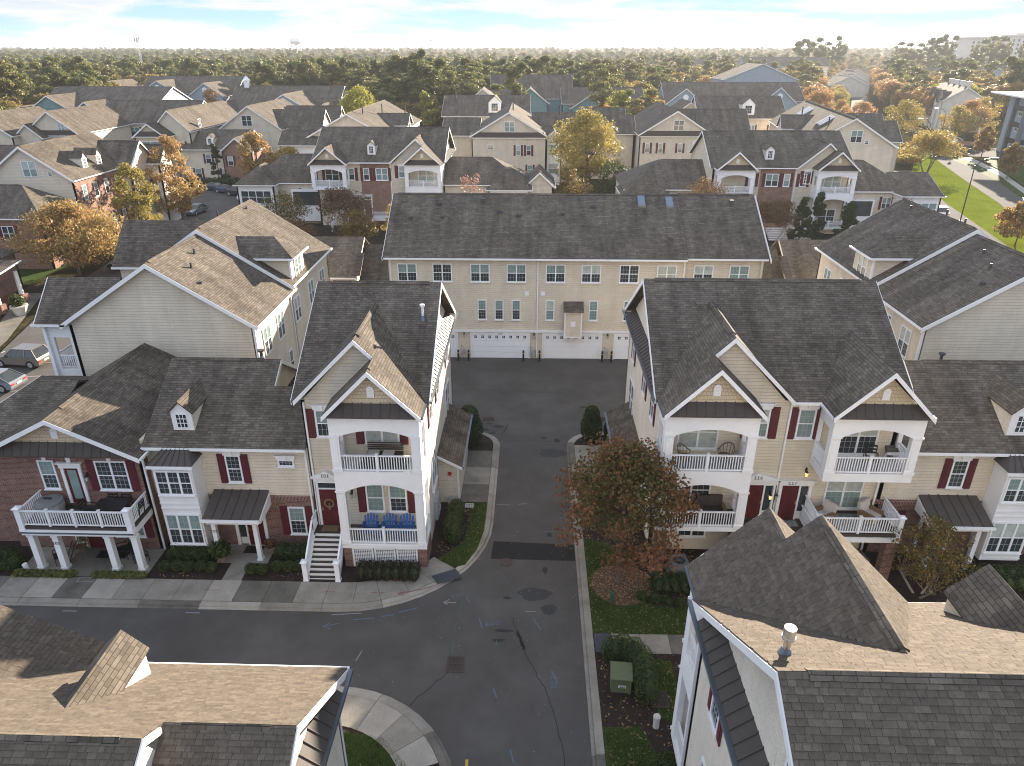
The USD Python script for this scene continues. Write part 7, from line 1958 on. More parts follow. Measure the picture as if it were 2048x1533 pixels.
for x, y in ((-14.3, 28.7), (-13.7, 28.65), (-13.0, 28.95), (-12.4, 28.95), (-11.9, 29.0)):
    shrub('boxwood_ball', 'round boxwood in the row left of the white steps', [(x, y, .36, .30, .30, .28)], 900, .06, 'leaf_hedge', 'boxwoods left of the steps', seed=20 + bi); bi += 1
shrub('shrub', 'low dark bush at the left edge beside the patio', [(-27.4, 29.0, .5, .8, .7, .5), (-26.9, 28.8, .45, .5, .5, .42)], 2600, .09, 'leaf_hedge', seed=40)
shrub('ground_cover', 'low variegated grass tuft strip left of the patio opening', hedge_clumps(-26.4, -23.3, 28.05, 28.35, .25, .3), 3000, .13, 'leaf_liriope', seed=41, cat='ground cover')
shrub('ground_cover', 'low variegated grass tuft strip right of the patio opening', hedge_clumps(-22.3, -19.6, 28.05, 28.35, .25, .3), 3000, .13, 'leaf_liriope', seed=42, cat='ground cover')
shrub('hedge', 'low hedge under the red oak before the right tall house', hedge_clumps(6.2, 9.2, 27.6, 28.6, .75), 5200, .08, 'leaf_hedge', seed=43, cat='hedge')
for i, (x, y) in enumerate(((5.6, 27.3), (6.2, 27.1), (6.8, 26.95), (7.4, 26.8))):
    shrub('boxwood_ball', 'small round boxwood in the bed right of the red oak', [(x, y, .32, .28, .28, .26)], 700, .06, 'leaf_hedge', 'boxwoods right of the red oak', seed=50 + i)
shrub('hedge', 'dark hedge behind the small tree at the right edge', hedge_clumps(22.5, 26.5, 28.2, 29.6, .8, .6), 5000, .09, 'leaf_hedge', seed=55, cat='hedge')
for i, (x, y) in enumerate(((21.6, 26.9), (22.6, 26.7), (23.6, 26.9))):
    shrub('boxwood_ball', 'round boxwood before the hedge at the right edge', [(x, y, .36, .34, .34, .3)], 800, .07, 'leaf_hedge', 'boxwoods at the right edge', seed=60 + i)
shrub('hedge', 'dark hedge before the brick-based townhouse by the parked cars', hedge_clumps(-68, -57, 138.5, 141, 1.6, 1.4), 3500, .3, 'leaf_dark', seed=66, cat='hedge')
shrub('shrub', 'yellowing shrub beside the pale planters at the left', [(-50.8, 71.5, .8, 1.3, 1.2, .9), (-50.2, 73.2, .8, 1.2, 1.2, .8)], 2600, .16, 'leaf_gold', seed=67)

# grass blades and fallen leaves
def blades(name, label, polys, n, h, seed, leaf='leaf_grass', z=.11, lie=False, size=.05, cat='grass'):
    rg = np.random.RandomState(seed); V, U = [], []
    area = sum(g.area for g in polys)
    for g in polys:
        x0, y0, x1, y1 = g.bounds; pr = shapely.prepared.prep(g); k = int(n * g.area / area); got = 0
        while got < k:
            x, y = rg.uniform(x0, x1), rg.uniform(y0, y1)
            if not pr.contains(shapely.geometry.Point(x, y)): continue
            got += 1; a = rg.uniform(0, 6.283); c, s = math.cos(a), math.sin(a)
            if lie:
                w = size * rg.uniform(.5, 1.3); t = rg.uniform(-.3, .3)
                q = [(x - c * w, y - s * w, z + .004), (x + s * w * .6, y - c * w * .6, z + .008 + t * w), (x + c * w, y + s * w, z + .012), (x - s * w * .6, y + c * w * .6, z + .008 - t * w)]
            else:
                hh = h * rg.uniform(.5, 1.3); l = rg.uniform(0, hh * .8); w = .012
                q = [(x - c * w, y - s * w, z), (x + c * w, y + s * w, z), (x + c * w * .3 - s * l, y + s * w * .3 + c * l, z + hh), (x - c * w * .3 - s * l, y - s * w * .3 + c * l, z + hh)]
            V += q; U += [(rg.random_sample(),) * 2] * 4
    V = np.array(V); kk = np.arange(len(V) // 4)[:, None] * 4
    F = np.concatenate([kk + [0, 1, 2], kk + [0, 2, 3]], 1).reshape(-1, 3)
    U = np.repeat(np.array(U)[::4], 4, 0)
    mb = MB(); mb.V = [V]; mb.F = F; mb.U = [U]
    solo(name, mb, leaf, label, cat, kind='stuff')
M['leaf_grass'] = leafy('leaf_grass', [(.045, .075, .018), (.085, .125, .030), (.14, .17, .055)], 1.0, trans=.2)
M['leaf_fallen'] = leafy('leaf_fallen', [(.10, .06, .03), (.20, .12, .06), (.32, .20, .10), (.38, .28, .14)], 1.0, trans=.1)
GL = [Polygon(q).buffer(-.04) for q in ([(-2.47, 35.25), (-3.35, 35.25), (-3.55, 31.5), (-4.9, 29.9), (-4.0, 29.35), (-3.3, 29.6), (-2.75, 30.9), (-2.47, 32.6)], [(3.07, 32), (4.4, 31.6), (5.6, 30), (6.0, 27.9), (7.2, 26.9), (9.5, 26.6), (9.5, 24.98), (3.07, 24.98)], [(3.07, 19.9), (4.6, 20.0), (5.1, 18.6), (4.6, 16.5), (4.7, 13), (3.07, 13)], [(4.6, 22.5), (5.4, 22.2), (5.4, 20.4), (6.4, 20.2), (6.4, 23.4), (5.2, 23.6)], [(-7.6, 19.5), (-5.6, 19.2), (-4.6, 18.2), (-3.9, 17.6), (-2.85, 17.4), (-2.8, 13), (-5.6, 13), (-5.6, 16.4), (-7.0, 17.6)])]
GL[1] = GL[1].difference(shapely.geometry.Point(4.75, 28.35).buffer(1.5))
blades('lawn_grass', 'short grass blades on the small lawns beside the street', GL, 42000, .055, 3)
blades('fallen_leaves', 'fallen brown leaves scattered over beds, lawns and kerbs', [SB(3.1, 15, 9, 33), SB(-4.9, 29.8, -2.5, 35), SB(-13.2, 28.2, -11.4, 29.6), SB(-19, 28.2, -16.6, 29.5), SB(-7.2, 15, -3, 18)], 2600, 0, 4, 'leaf_fallen', .114, True, .05, 'leaves')
blades('fallen_leaves', 'fallen leaves under the alley tree', [shapely.geometry.Point(4.75, 28.35).buffer(1.6).intersection(SB(3.07, 20, 9, 40))], 700, 0, 5, 'leaf_fallen', .116, True, .05, 'leaves')
blades('fallen_leaves', 'fallen leaves scattered on the street by the right kerb', [SB(-1.5, 17, 2.5, 33), SB(.8, 24, 2.5, 32), SB(-12, 22, -2.5, 26)], 260, 0, 6, 'leaf_fallen', .003, True, .03, 'leaves')
# ---------------------------------------------------------------- small things
frame(0, 0, 0)
def at_world(mb_fn, x, y, z, rz=0.0):
    frame(x, y, z, rz); r = mb_fn(); frame(0, 0, 0); return r
# blue adirondack chairs on the porch
def adirondack(label, x, y, z, rz):
    P = thing('porch_chair', label, 'chair', (x, y, z), 'blue slatted chairs on the lower porch')
    frame(x, y, z, rz)
    for i in range(5):
        u = -.25 + i * .125
        top = 1.0 - .05 * abs(i - 2) ** 1.6
        part(P, 'back_slat', MB().beam((u, .22, .28), (u * 1.25, .52, top), .105, .022, up=(0, -1, .3)), 'blue')
    for i in range(5):
        part(P, 'seat_slat', MB().beam((-.28, -.30 + i * .13, .38 - i * .035), (.28, -.30 + i * .13, .38 - i * .035), .11, .025), 'blue')
    for s in (-1, 1):
        part(P, 'armrest', MB().beam((s * .36, -.36, .56), (s * .36, .36, .56), .13, .025), 'blue')
        part(P, 'leg', MB().beam((s * .33, -.33, 0), (s * .33, -.33, .545), .09, .03), 'blue')
        part(P, 'leg', MB().beam((s * .31, -.28, .36), (s * .31, .55, .02), .03, .12), 'blue')
    part(P, 'back_rail', MB().beam((-.33, .40, .545), (.33, .40, .545), .07, .03), 'blue')
    frame(0, 0, 0)
for x, d in ((-8.25, 'leftmost of the three blue porch chairs'), (-7.25, 'middle one of the three blue porch chairs'), (-6.35, 'rightmost of the three blue porch chairs')):
    adirondack(d, x, 30.15, 1.56, 3)
solo('rug', MB().box(-8.6, 29.55, 1.555, -5.6, 30.8, 1.566), 'rug', 'patterned grey rug under the blue porch chairs', 'rug')
solo('rug', MB().box(14.9, 29.2, 2.955, 17.6, 30.7, 2.966), 'rug', 'patterned grey rug on the open right balcony', 'rug')
solo('doormat', MB().box(-10.95, 30.35, 1.552, -10.1, 30.85, 1.575), 'wicker', 'brown doormat before the red door above the steps', 'doormat')
solo('doormat', MB().box(-15.3, 30.2, .125, -14.3, 30.8, .145), 'black', 'dark doormat before the door under the brown canopy', 'doormat')
solo('doormat', MB().box(-23.0, 29.6, .12, -21.4, 30.2, .14), 'black', 'black doormat on the patio under the balcony', 'doormat')
solo('doormat', MB().box(13.0, 30.3, 2.395, 13.9, 30.8, 2.415), 'rug', 'doormat before the maroon door of number 117', 'doormat')
def chair(name, label, x, y, z, rz, m='black', seat='black', w=.5, arms=True, group=None, back=.9, recl=.12):
    P = thing(name, label, 'chair', (x, y, z), group)
    frame(x, y, z, rz)
    h = w / 2
    for sx in (-1, 1):
        part(P, 'leg', MB().beam((sx * h, -h, 0), (sx * h, -h, .42), .035, .035), m)
        part(P, 'leg', MB().beam((sx * h, h, 0), (sx * h, h + recl, back), .035, .035), m)
        if arms: part(P, 'armrest', MB().beam((sx * h, -h, .62), (sx * h, h, .64), .05, .03).beam((sx * h, -h, .42), (sx * h, -h, .61), .03, .03), m)
    part(P, 'seat', MB().box(-h + .02, -h, .40, h - .02, h - .01, .45), seat)
    for k in range(3):
        zz = .55 + k * (back - .55) / 2.2
        part(P, 'back_slat', MB().beam((-h, h + recl * (zz / back), zz), (h, h + recl * (zz / back), zz), .02, .09), m)
    frame(0, 0, 0)
    return P
def table(name, label, x, y, z, r, h, m='black', k=14, sq=False):
    P = thing(name, label, 'table', (x, y, z))
    frame(x, y, z)
    part(P, 'tabletop', MB().box(-r, -r * .6, h - .04, r, r * .6, h) if sq else MB().cone((0, 0, h - .03), (0, 0, h), r, r, k), m)
    for a in range(4):
        t = a * math.pi / 2 + .78
        rx, ry = (r * .85, r * .5) if sq else (r * .6, r * .6)
        part(P, 'leg', MB().beam((rx * math.copysign(1, math.cos(t)), ry * math.copysign(1, math.sin(t)), 0), (rx * .9 * math.copysign(1, math.cos(t)), ry * .9 * math.copysign(1, math.sin(t)), h - .041), .03, .03), m)
    frame(0, 0, 0)
table('balcony_table', 'long black iron table on the brick house balcony', -21.3, 29.6, 2.87, .8, .72, sq=True)
for i, (x, y, r) in enumerate(((-22.5, 29.6, 90), (-21.7, 30.15, 0), (-21.0, 30.15, 0), (-20.15, 29.7, -90), (-21.7, 29.05, 180), (-21.0, 29.05, 180))):
    chair('iron_chair', 'black iron slat chair around the balcony table', x, y, 2.87, r, group='iron chairs on the balcony')
gp = thing('covered_grill', 'round grey covered grill at the left end of the balcony', 'grill', (-24.7, 29.8, 2.87))
frame(-24.7, 29.8, 2.87)
part(gp, 'body', MB().lathe(0, 0, [(.62, 0), (.68, .35), (.66, .62)], 16), 'grey_plastic'); part(gp, 'cover', MB().lathe(0, 0, [(.69, .621), (.66, .72), (.4, .80), (.05, .83)], 16), 'cover'); part(gp, 'handle', MB().box(-.2, -.03, .83, .2, .03, .92), 'black')
frame(0, 0, 0)
table('patio_table', 'round black table on the patio under the balcony', -20.9, 29.75, .12, .45, .7)
chair('patio_chair', 'black iron chair right of the round patio table', -20.3, 29.3, .12, 60)
chair('patio_chair', 'black iron chair left of the round patio table', -21.6, 29.9, .12, -60)
chair('lounger', 'dark slatted lounge chair on the left of the patio', -24.6, 29.3, .12, -50, w=.6, recl=.4, back=.85)
chair('patio_chair', 'wooden armchair by the brick wall at the back of the patio', -23.9, 30.0, .12, 10, 'wicker', 'wicker')
# balcony furniture of the tall houses
bp = thing('balcony_bench', 'dark wooden bench with two pale cushions on the upper balcony of the left tall house', 'bench', (-7.2, 30.55, 5.9))
frame(-7.2, 30.55, 5.9)
for k in range(4): part(bp, 'back_slat', MB().beam((-.9, .12, .55 + k * .12), (.9, .12, .55 + k * .12), .03, .07), 'deck')
part(bp, 'seat', MB().box(-.9, -.4, .4, .9, .1, .46), 'deck')
for x in (-.85, 0, .85): part(bp, 'leg', MB().box(x - .04, -.38, 0, x + .04, -.3, .395).box(x - .04, .02, 0, x + .04, .1, .395), 'deck')
frame(0, 0, 0)
for x, d in ((-7.75, 'left'), (-7.0, 'right')): solo('seat_cushion', MB().box(x - .28, 30.12, 6.365, x + .28, 30.6, 6.45), 'stoneware', f'{d} pale cushion on the upper balcony bench', 'cushion')
solo('rug', MB().box(-8.4, 29.6, 5.905, -6.0, 30.8, 5.915), 'green_dark', 'dark green mat on the upper balcony of the left tall house', 'rug')
def wicker_chair(label, x, y, z, rz, m='wicker'):
    P = thing('wicker_chair', label, 'chair', (x, y, z)); frame(x, y, z, rz)
    part(P, 'seat', MB().lathe(0, 0, [(.30, .36), (.34, .42)], 14), m)
    for k in range(9):
        t = math.radians(-20 + k * 27.5)
        part(P, 'back_stick', MB().beam((.32 * math.cos(t), .32 * math.sin(t), .40), (.40 * math.cos(t), .40 * math.sin(t), .62 + .35 * max(0, math.sin(t))), .025, .025), m)
    rim = [(.40 * math.cos(t), .40 * math.sin(t), .63 + .35 * max(0, math.sin(t))) for t in np.radians(np.arange(-20, 201, 22))]
    rm = MB()
    for a, b in zip(rim, rim[1:]): rm.beam(a, b, .045, .045)
    part(P, 'rim', rm, m)
    for k in range(4):
        t = k * 1.57 + .78
        part(P, 'leg', MB().beam((.26 * math.cos(t), .26 * math.sin(t), 0), (.24 * math.cos(t), .24 * math.sin(t), .37), .03, .03), m)
    frame(0, 0, 0)
wicker_chair('left wicker tub chair on the upper left balcony of the right tall house', 7.6, 30.1, 6.2, 60)
wicker_chair('right wicker tub chair on the upper left balcony of the right tall house', 9.6, 30.25, 6.2, -50)
solo('rug', MB().box(7.0, 29.6, 6.205, 10.2, 30.8, 6.215), 'rug', 'striped rug on the upper left balcony of the right tall house', 'rug')
chair('sling_chair', 'tan sling chair on the upper right balcony of the right tall house', 16.6, 30.1, 6.2, -15, 'black', 'wicker', .55, recl=.3)
def sofa(name, label, x, y, z, rz, w, m='cushion'):
    P = thing(name, label, 'armchair', (x, y, z)); frame(x, y, z, rz)
    part(P, 'seat', MB().box(-w / 2, -.4, .12, w / 2, .3, .42), m); part(P, 'back', MB().beam((0, .32, .15), (0, .48, .95), w, .18, up=(0, -1, 0)), m)
    for s in (-1, 1): part(P, 'armrest', MB().box(s * w / 2 - .09 * s, -.4, .1, s * (w / 2 + .09), .38, .58), 'wicker')
    frame(0, 0, 0)
sofa('cushioned_chair', 'cream cushioned armchair on the left of the open balcony', 14.9, 30.1, 2.96, -60, .7)
sofa('cushioned_chair', 'cream cushioned armchair on the right of the open balcony', 17.3, 30.2, 2.96, 35, .8)
sofa('dark_sofa', 'dark sofa on the lower porch of the right tall house', 9.3, 30.35, 2.96, 0, 1.3, 'deck')
table('porch_table', 'dark low table on the lower porch of the right tall house', 7.9, 30.0, 2.96, .5, .45, 'deck', sq=True)
# air conditioners
def ac_unit(label, x, y, z=.1):
    P = thing('air_conditioner', label, 'air conditioner', (x, y, z)); frame(x, y, z, 6)
    part(P, 'cabinet', MB().box(-.42, -.42, .05, .42, .42, .78), 'dark_grey')
    part(P, 'top', MB().sheet(SB(-.45, -.45, .45, .45).difference(shapely.geometry.Point(0, 0).buffer(.33)), .781, .84), 'dark_grey')
    part(P, 'fan_pit', MB().flat(shapely.geometry.Point(0, 0).buffer(.34), .785), 'black')
    for k in range(8):
        t = k * math.pi / 8
        part(P, 'grille_bar', MB().beam((-.33 * math.cos(t), -.33 * math.sin(t), .828 + k * .0007), (.33 * math.cos(t), .33 * math.sin(t), .828 + k * .0007), .012, .01), 'dark_grey')
    for k in range(6): part(P, 'louvre', MB().box(-.43, -.432, .14 + k * .1, .43, -.421, .18 + k * .1), 'dark_grey')
    part(P, 'base_pad', MB().box(-.55, -.55, -.02, .55, .55, .045), 'concrete'); frame(0, 0, 0)
ac_unit('grey air conditioner beside the brick pier left, under the right tall house', 7.75, 29.3)
ac_unit('grey air conditioner under the open right balcony', 17.0, 29.9)
# transformer with its number, pedestals
tb = thing('transformer_box', 'olive green electrical transformer box inside the curved hedge', 'transformer', (4.0, 22.0, .1)); frame(4.0, 22.0, .1, -4)
part(tb, 'cabinet', MB().box(-.42, -.38, .0, .42, .42, .72), 'green_box'); part(tb, 'lid', MB().slope(SB(-.46, -.44, .46, .46), lambda x, y: .80 + .10 * (y + .44), .07), 'green_box')
part(tb, 'base', MB().box(-.52, -.48, -.05, .52, .52, -.005), 'concrete'); part(tb, 'label_plate', MB().box(-.12, -.386, .28, .2, -.381, .42), 'white'); text_on(tb, '888', Face(-.42, -.386, 1, 0), .46, .30, .09, .002)
part(tb, 'door_seam', MB().box(-.006, -.385, .02, .006, -.381, .27), 'green_dark'); frame(0, 0, 0)
def pedestal(name, label, x, y, r, h, m):
    P = thing(name, label, 'utility pedestal', (x, y, .1)); frame(x, y, .1)
    part(P, 'post', MB().cone((0, 0, -.05), (0, 0, h), r, r * .95, 12), m); part(P, 'cap', MB().lathe(0, 0, [(r * 1.12, h - .12), (r * 1.12, h), (r * .7, h + .07)], 12), m); frame(0, 0, 0)
pedestal('utility_pedestal', 'pale green round utility pedestal in the lower bed', 5.2, 20.0, .13, .6, 'stoneware'); pedestal('utility_pedestal', 'small dark green utility pedestal on the upper lawn', 4.15, 27.15, .1, .55, 'green_dark')
# bollards and gas meters before the garages
for i, (x, d) in enumerate(((-6.25, 'first'), (-5.35, 'second'), (-.05 - .55, 'third'), (1.0 - .2, 'fourth'), (6.2, 'fifth'), (7.0, 'sixth'))):
    b = thing('bollard', f'{d} dark bollard from the left before the garage wall', 'bollard', (x, 56.7, 0)); frame(x, 56.7, 0)
    part(b, 'post', MB().cone((0, 0, 0), (0, 0, .95), .085, .085, 10), 'black'); part(b, 'cap', MB().lathe(0, 0, [(.086, .951), (.07, 1.0), (.02, 1.03)], 10), 'black'); part(b, 'band', MB().cone((0, 0, .72), (0, 0, .80), .09, .09, 10), 'yellow'); frame(0, 0, 0)
for x, d in ((-5.8, 'left of the first wide garage door'), (.25, 'between the two wide garage doors'), (6.6, 'right of the second wide garage door')):
    g = thing('gas_meter', f'grey gas meter and pipes on the wall {d}', 'gas meter', (x, 57.1, 0)); frame(x, 57.1, 0)
    part(g, 'riser_pipe', MB().beam((-.2, .1, 0), (-.2, .1, 1.25), .05, .05).beam((-.2, .1, 1.22), (.15, .1, .9), .04, .04).beam((.15, .1, 0), (.15, .1, .9), .05, .05), 'grey_plastic'); part(g, 'meter', MB().box(-.1, -.05, .45, .14, .16, .8), 'grey_plastic'); frame(0, 0, 0)
# planters
def planter(label, x, y, z, r, h, m, leaf, lr, seed):
    P = thing('planter', label, 'planter', (x, y, z)); frame(x, y, z)
    part(P, 'pot', MB().lathe(0, 0, [(r * .65, 0), (r, h * .85), (r * 1.1, h * .86), (r * 1.1, h), (r * .9, h), (.02, h * .9)], 14), m); frame(0, 0, 0)
    V, F = leaves([(0, 0, h + lr * .7, lr, lr, lr * .9)], 900, lr * .28, seed, shell=.3); write(numbered(P, 'plant'), V, F, leaf_uv(len(V), seed), M[leaf])
planter('leafy green plant in a pot at the left canopy post', -16.15, 29.55, .12, .28, .4, 'terracotta', 'leaf_hedge', .55, 1)
planter('small potted plant right of the canopy door', -13.75, 30.3, .12, .26, .42, 'terracotta', 'leaf_bronze', .3, 2)
planter('large pale planter by the brick pavilion pier', -52.0, 67.2, 0, .75, 1.0, 'stoneware', 'leaf_hedge', .7, 3)
planter('large pale planter at the left picture edge', -52.6, 63.4, 0, .75, 1.0, 'stoneware', 'leaf_hedge', .7, 4)
solo('yard_light', MB().cone((-26.0, 28.6, .1), (-26.05, 28.55, .5), .10, .13, 8), 'white', 'white tilted yard light in the bed left of the patio', 'garden light')
# street furniture on the right
def street_lamp(label, x, y, h, arm, rz):
    P = thing('street_lamp', label, 'street lamp', (x, y, 0), rz=rz); frame(0, 0, 0)
    part(P, 'pole', MB().cone((0, 0, 0), (0, 0, h), .10, .07, 10), 'black'); part(P, 'arm', MB().beam((0, 0, h - .1), (arm * .5, 0, h + .9), .09, .09).beam((arm * .5, 0, h + .9), (arm, 0, h + 1.1), .08, .08), 'black')
    part(P, 'lamp_head', MB().box(arm - .1, -.2, h + .98, arm + 1.0, .2, h + 1.16), 'grey_plastic'); part(P, 'base', MB().cone((0, 0, 0), (0, 0, .5), .24, .2, 10), 'black')
street_lamp('tall dark curved-arm street lamp on the lawn by the service road', 66.2, 112.0, 8.6, 2.6, 12)
street_lamp('street lamp beside the boulevard before the umbrella tree', 92.5, 178, 8.6, 2.4, 190)
street_lamp('street lamp beside the round gold trees at the junction', 110.5, 206, 8.8, 2.4, 180)
sp = thing('stop_sign', 'red octagonal stop sign at the boulevard junction', 'stop sign', (103.6, 186.0, 0)); frame(103.6, 186.0, 0, 0)
part(sp, 'post', MB().box(-.05, .03, 0, .05, .1, 3.4), 'grey_plastic')
part(sp, 'plate', MB().panel(Polygon([(.5 * math.cos(t), 2.9 + .5 * math.sin(t)) for t in np.arange(8) * math.pi / 4 + .3927]), Face(0, 0, 1, 0), 0, .02), 'white'); part(sp, 'face', MB().panel(Polygon([(.45 * math.cos(t), 2.9 + .45 * math.sin(t)) for t in np.arange(8) * math.pi / 4 + .3927]), Face(0, 0, 1, 0), .021, .03), 'red')
text_on(sp, 'STOP', Face(0, 0, 1, 0), 0, 2.78, .26, .031, 'white', 'sign_text'); part(sp, 'street_name_plate', MB().box(-.5, -.02, 3.45, .5, .02, 3.65), 'white'); frame(0, 0, 0)
ew = thing('entrance_sign', 'curved brick entrance sign wall with white lettering panel at the junction', 'sign', (116, 212, 0)); frame(116.0, 211, 0, -12)
part(ew, 'wall', MB().panel(Polygon([(-6.5, 0), (6.5, 0), (6.5, .9), (4, 1.1)] + [(3.2 * math.cos(t), 1.2 + 1.0 * math.sin(t)) for t in np.linspace(.1, math.pi - .1, 12)] + [(-4, 1.1), (-6.5, .9)]), Face(0, 0, 1, 0), -.5, 0), 'brick_far')
part(ew, 'coping', MB().panel(Polygon([(3.3 * math.cos(t), 1.2 + 1.1 * math.sin(t)) for t in np.linspace(.1, math.pi - .1, 12)] + [(3.0 * math.cos(t), 1.2 + .9 * math.sin(t)) for t in np.linspace(math.pi - .1, .1, 12)]), Face(0, 0, 1, 0), .005, .08), 'stoneware')
part(ew, 'lettering_panel', MB().fbox(Face(0, 0, 1, 0), -1.9, 1.9, .55, 1.6, .005, .06), 'white')
for k in range(2): part(ew, 'brick_pier', MB().box(-7.2 + k * 13.4, -.1, 0, -6.2 + k * 13.4, .9, 1.5), 'brick_far')
frame(0, 0, 0)
# towers on the skyline
wt = thing('water_tower', 'pale water tower on legs standing on the skyline', 'water tower', (-457, 1500, 0)); frame(-457, 1500, 8)
part(wt, 'tank', MB().lathe(0, 0, [(2, 20), (9, 22), (11, 26), (10.5, 30), (7, 33.5), (2, 35)], 20), 'white'); part(wt, 'finial', MB().cone((0, 0, 35), (0, 0, 37), .8, .3, 8), 'white'); part(wt, 'riser', MB().cone((0, 0, 0), (0, 0, 20), 1.6, 1.6, 10), 'white')
for k in range(8):
    t = k * math.pi / 4; part(wt, 'leg', MB().cone((10 * math.cos(t), 10 * math.sin(t), 0), (9 * math.cos(t), 9 * math.sin(t), 24), .6, .6, 6), 'white')
part(wt, 'catwalk', MB().sheet(shapely.geometry.Point(0, 0).buffer(12.2).difference(shapely.geometry.Point(0, 0).buffer(10.9)), 25.6, 26.2), 'white'); frame(0, 0, 0)
def cell_tower(label, x, y, h):
    P = thing('cell_tower', label, 'cell tower', (x, y, 0)); frame(x, y, 0)
    for k in range(3):
        t = k * 2.094; part(P, 'mast_leg', MB().cone((1.1 * math.cos(t), 1.1 * math.sin(t), 0), (.35 * math.cos(t), .35 * math.sin(t), h), .16, .12, 6), 'grey_plastic')
    for z in np.arange(4, h, 4): part(P, 'brace', MB().beam((-1, 0, z), (1, 0, z + 2), .12, .12), 'grey_plastic')
    for k in range(6):
        t = k * 1.047; part(P, 'antenna', MB().box(1.5 * math.cos(t) - .25, 1.5 * math.sin(t) - .25, h - 2.4, 1.5 * math.cos(t) + .25, 1.5 * math.sin(t) + .25, h + .3), 'stoneware')
    frame(0, 0, 0)
cell_tower('cell tower mast on the skyline at the upper left', -255, 500, 30); cell_tower('small far cell tower mast on the skyline, top centre', -157, 1200, 35)

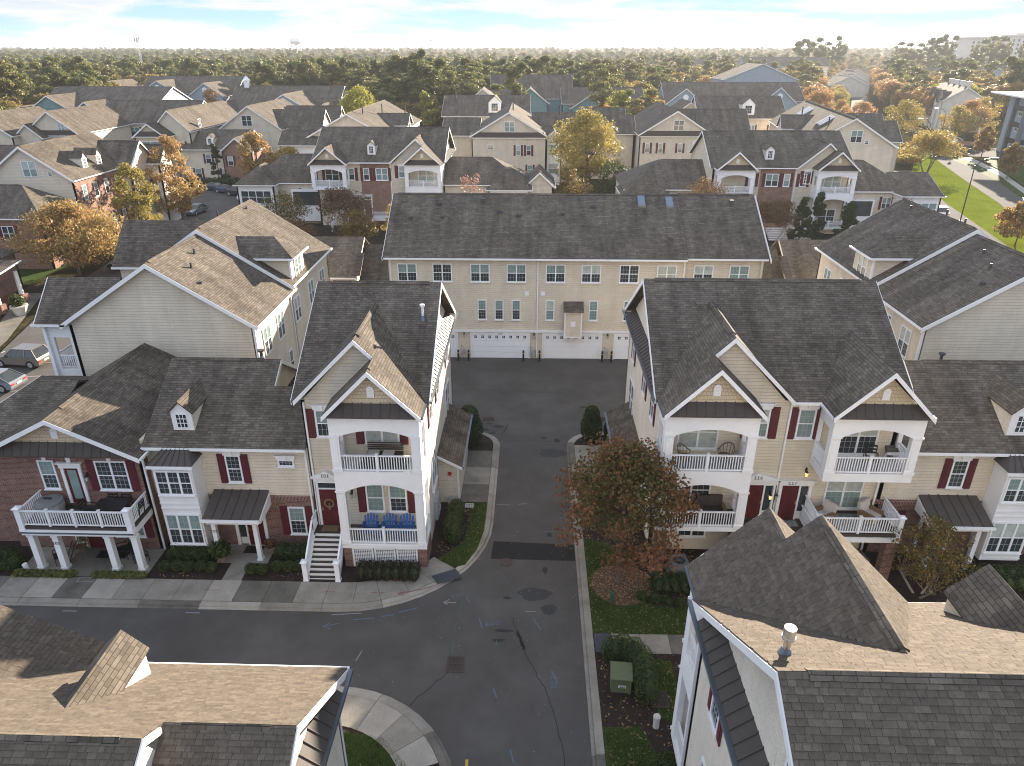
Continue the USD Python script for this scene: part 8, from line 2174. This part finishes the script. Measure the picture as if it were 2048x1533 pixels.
# ---------------------------------------------------------------- cars
def car_paint(name, c):
    return mat(name, {'p': ('principled_bsdf', {'base_color': c, 'roughness': .35, 'metallic': .35, 'coat_weight': .8, 'coat_roughness': .05})}, [])
PAINT = dict(champagne=(.17, .145, .115), silver=(.22, .24, .26), dark=(.02, .022, .028), navy=(.03, .04, .07), white=(.72, .72, .72), red=(.34, .015, .02), grey=(.12, .14, .16), blue_grey=(.18, .22, .26))
for k, c in PAINT.items(): M['car_' + k] = car_paint('car_paint_' + k, c)
def car(label, x, y, rz, colour, suv=False, cat='car', group=None, z=.01):
    L, W, H = (4.6, 1.85, 1.66) if suv else (4.6, 1.8, 1.45)
    P = thing('parked_suv' if suv else 'parked_car', label, cat, (x, y, z), group, rz=rz)
    frame(0, 0, 0)
    h = L / 2; wr = .345; xa = (-h + .88, h - .95)
    belt = .95 if suv else .86
    base = [(-h, .45), (-h + .05, .30)]
    def archpts(c): return [(c - .42 * math.cos(t), .30 + .42 * math.sin(t)) for t in np.linspace(0, math.pi, 9)]
    base += archpts(xa[0]) + archpts(xa[1]) + [(h - .08, .30), (h, .5), (h - .02, .70), (h - .35, belt - .10), (h - 1.25, belt), (-h + .12, belt + .02), (-h + .02, .8)]
    body = MB(); f = Face(0, -W / 2, 1, 0)
    body.panel(Polygon(base), Face(0, 0, 1, 0), -W / 2, W / 2)
    part(P, 'body', body, 'car_' + colour)
    b0, b1 = (-h + .18, h - 1.35); r0, r1 = (-h + .75 if suv else -h + 1.15, h - 2.15)
    if suv: r0 = -h + .55
    Wt = W / 2 - .22; Wb = W / 2 - .06
    q = [(b0, -Wb, belt), (b1, -Wb, belt), (b1, Wb, belt), (b0, Wb, belt)]; t_ = [(r0, -Wt, H - .06), (r1, -Wt, H - .06), (r1, Wt, H - .06), (r0, Wt, H - .06)]
    g = MB()
    for i in range(4):
        j = (i + 1) % 4; g.poly([q[i], q[j], t_[j], t_[i]])
    g.poly(t_)
    part(P, 'windows', g, 'glass')
    r = MB().box(r0 + .02, -Wt + .02, H - .059, r1 - .02, Wt - .02, H)
    part(P, 'roof_panel', r, 'car_' + colour)
    for s in (-1, 1):
        pil = MB()
        for u in (0, .36, .68, 1.0):
            a = np.array([b0 + (b1 - b0) * u, s * (Wb + .004), belt]); b = np.array([r0 + (r1 - r0) * u, s * (Wt + .004), H - .05]); pil.beam(a, b, .07, .03, up=(0, s, 0))
        part(P, 'pillars', pil, 'car_' + colour)
        part(P, 'mirror', MB().box(b1 - .25, s * (W / 2 + .01), belt, b1 - .08, s * (W / 2 + .18), belt + .14), 'car_' + colour)
        part(P, 'headlight', MB().box(h - .20, s * (W / 2 - .48), .60, h + .012, s * (W / 2 - .1), .72), 'white_vinyl'); part(P, 'tail_light', MB().box(-h - .012, s * (W / 2 - .40), .60, -h + .06, s * (W / 2 - .06), .74), 'red')
        for c in xa:
            w = part(P, 'wheel', MB().cone((c, s * (W / 2 - .2), wr), (c, s * (W / 2 + .01), wr), wr, wr, 18), 'tire')
            rim = MB().cone((c, s * (W / 2 + .011), wr), (c, s * (W / 2 + .02), wr), .22, .22, 14)
            part(w, 'rim', rim, 'grey_plastic')
            for k in range(5):
                t = k * 1.2566; part(w, 'spoke', MB().beam((c, s * (W / 2 + .025), wr), (c + .2 * math.cos(t), s * (W / 2 + .025), wr + .2 * math.sin(t)), .05, .012, up=(0, s, 0)), 'steel')
    part(P, 'licence_plate', MB().box(-h - .02, -.26, .55, -h - .003, .26, .68), 'white')
    return P
car('champagne SUV parked at the left edge before the white side porch', -43.6, 54.9, 174, 'champagne', True)
car('pale silver car half cut by the left edge, below the champagne SUV', -42.9, 50.2, 176, 'silver')
car('dark SUV parked behind the left roof beside the orange tree', -49.3, 83.5, 172, 'dark', True); car('white car parked behind the dark SUV by the orange tree', -49.6, 87.0, 172, 'white'); car('blue-grey car third in the row by the orange tree', -49.2, 89.9, 174, 'blue_grey'); car('silver car last in the row by the orange tree', -48.8, 94.5, 172, 'silver')
car('blue-grey sedan driving up the lane toward the camera', -55.0, 115.8, -98, 'blue_grey')
car('dark car first of the row before the brick-based townhouse', -60.0, 136.4, -25, 'dark'); car('dark navy car second of the row before the brick-based townhouse', -57.2, 134.0, -25, 'navy'); car('large dark SUV third of the row before the brick-based townhouse', -54.0, 131.6, -20, 'dark', True)
car('white sedan parked beside the red car by the white bay', -50.2, 127.6, 15, 'white'); car('red car parked beside the white sedan by the white bay', -48.0, 124.0, 15, 'red'); car('dark grey car beside the red one by the white bay', -46.2, 120.8, 15, 'grey')
car('white van parked on the service road behind the white bay', 65.6, 117.5, 80, 'white', True); car('grey car at the junction under the umbrella tree', 101.0, 187.5, 25, 'grey'); car('white car on the boulevard at the right edge', 86.0, 127.2, 62, 'white')
for i, (x, y, c) in enumerate(((112, 196.5, 'silver'), (124, 195, 'dark'), (176, 446, 'white'), (187, 480, 'silver'))): car(f'{["silver", "dark", "white", "silver"][i]} car on the far road {["before the sign wall", "right of the sign wall", "beside the median trees", "farthest along the boulevard"][i]}', x, y, (5, 5, 64, 64)[i], c)
# ---------------------------------------------------------------- air
hz = mat('haze', {'v': ('principled_volume', {'color': (.90, .94, 1.0), 'density': HAZE, 'anisotropy': .30})}, [], surface=None, volume='v.volume')
frame(0, 0, 0)
solo('haze', MB().box(-7000, -300, -30, 7000, 7200, 47), hz, kind='stuff')
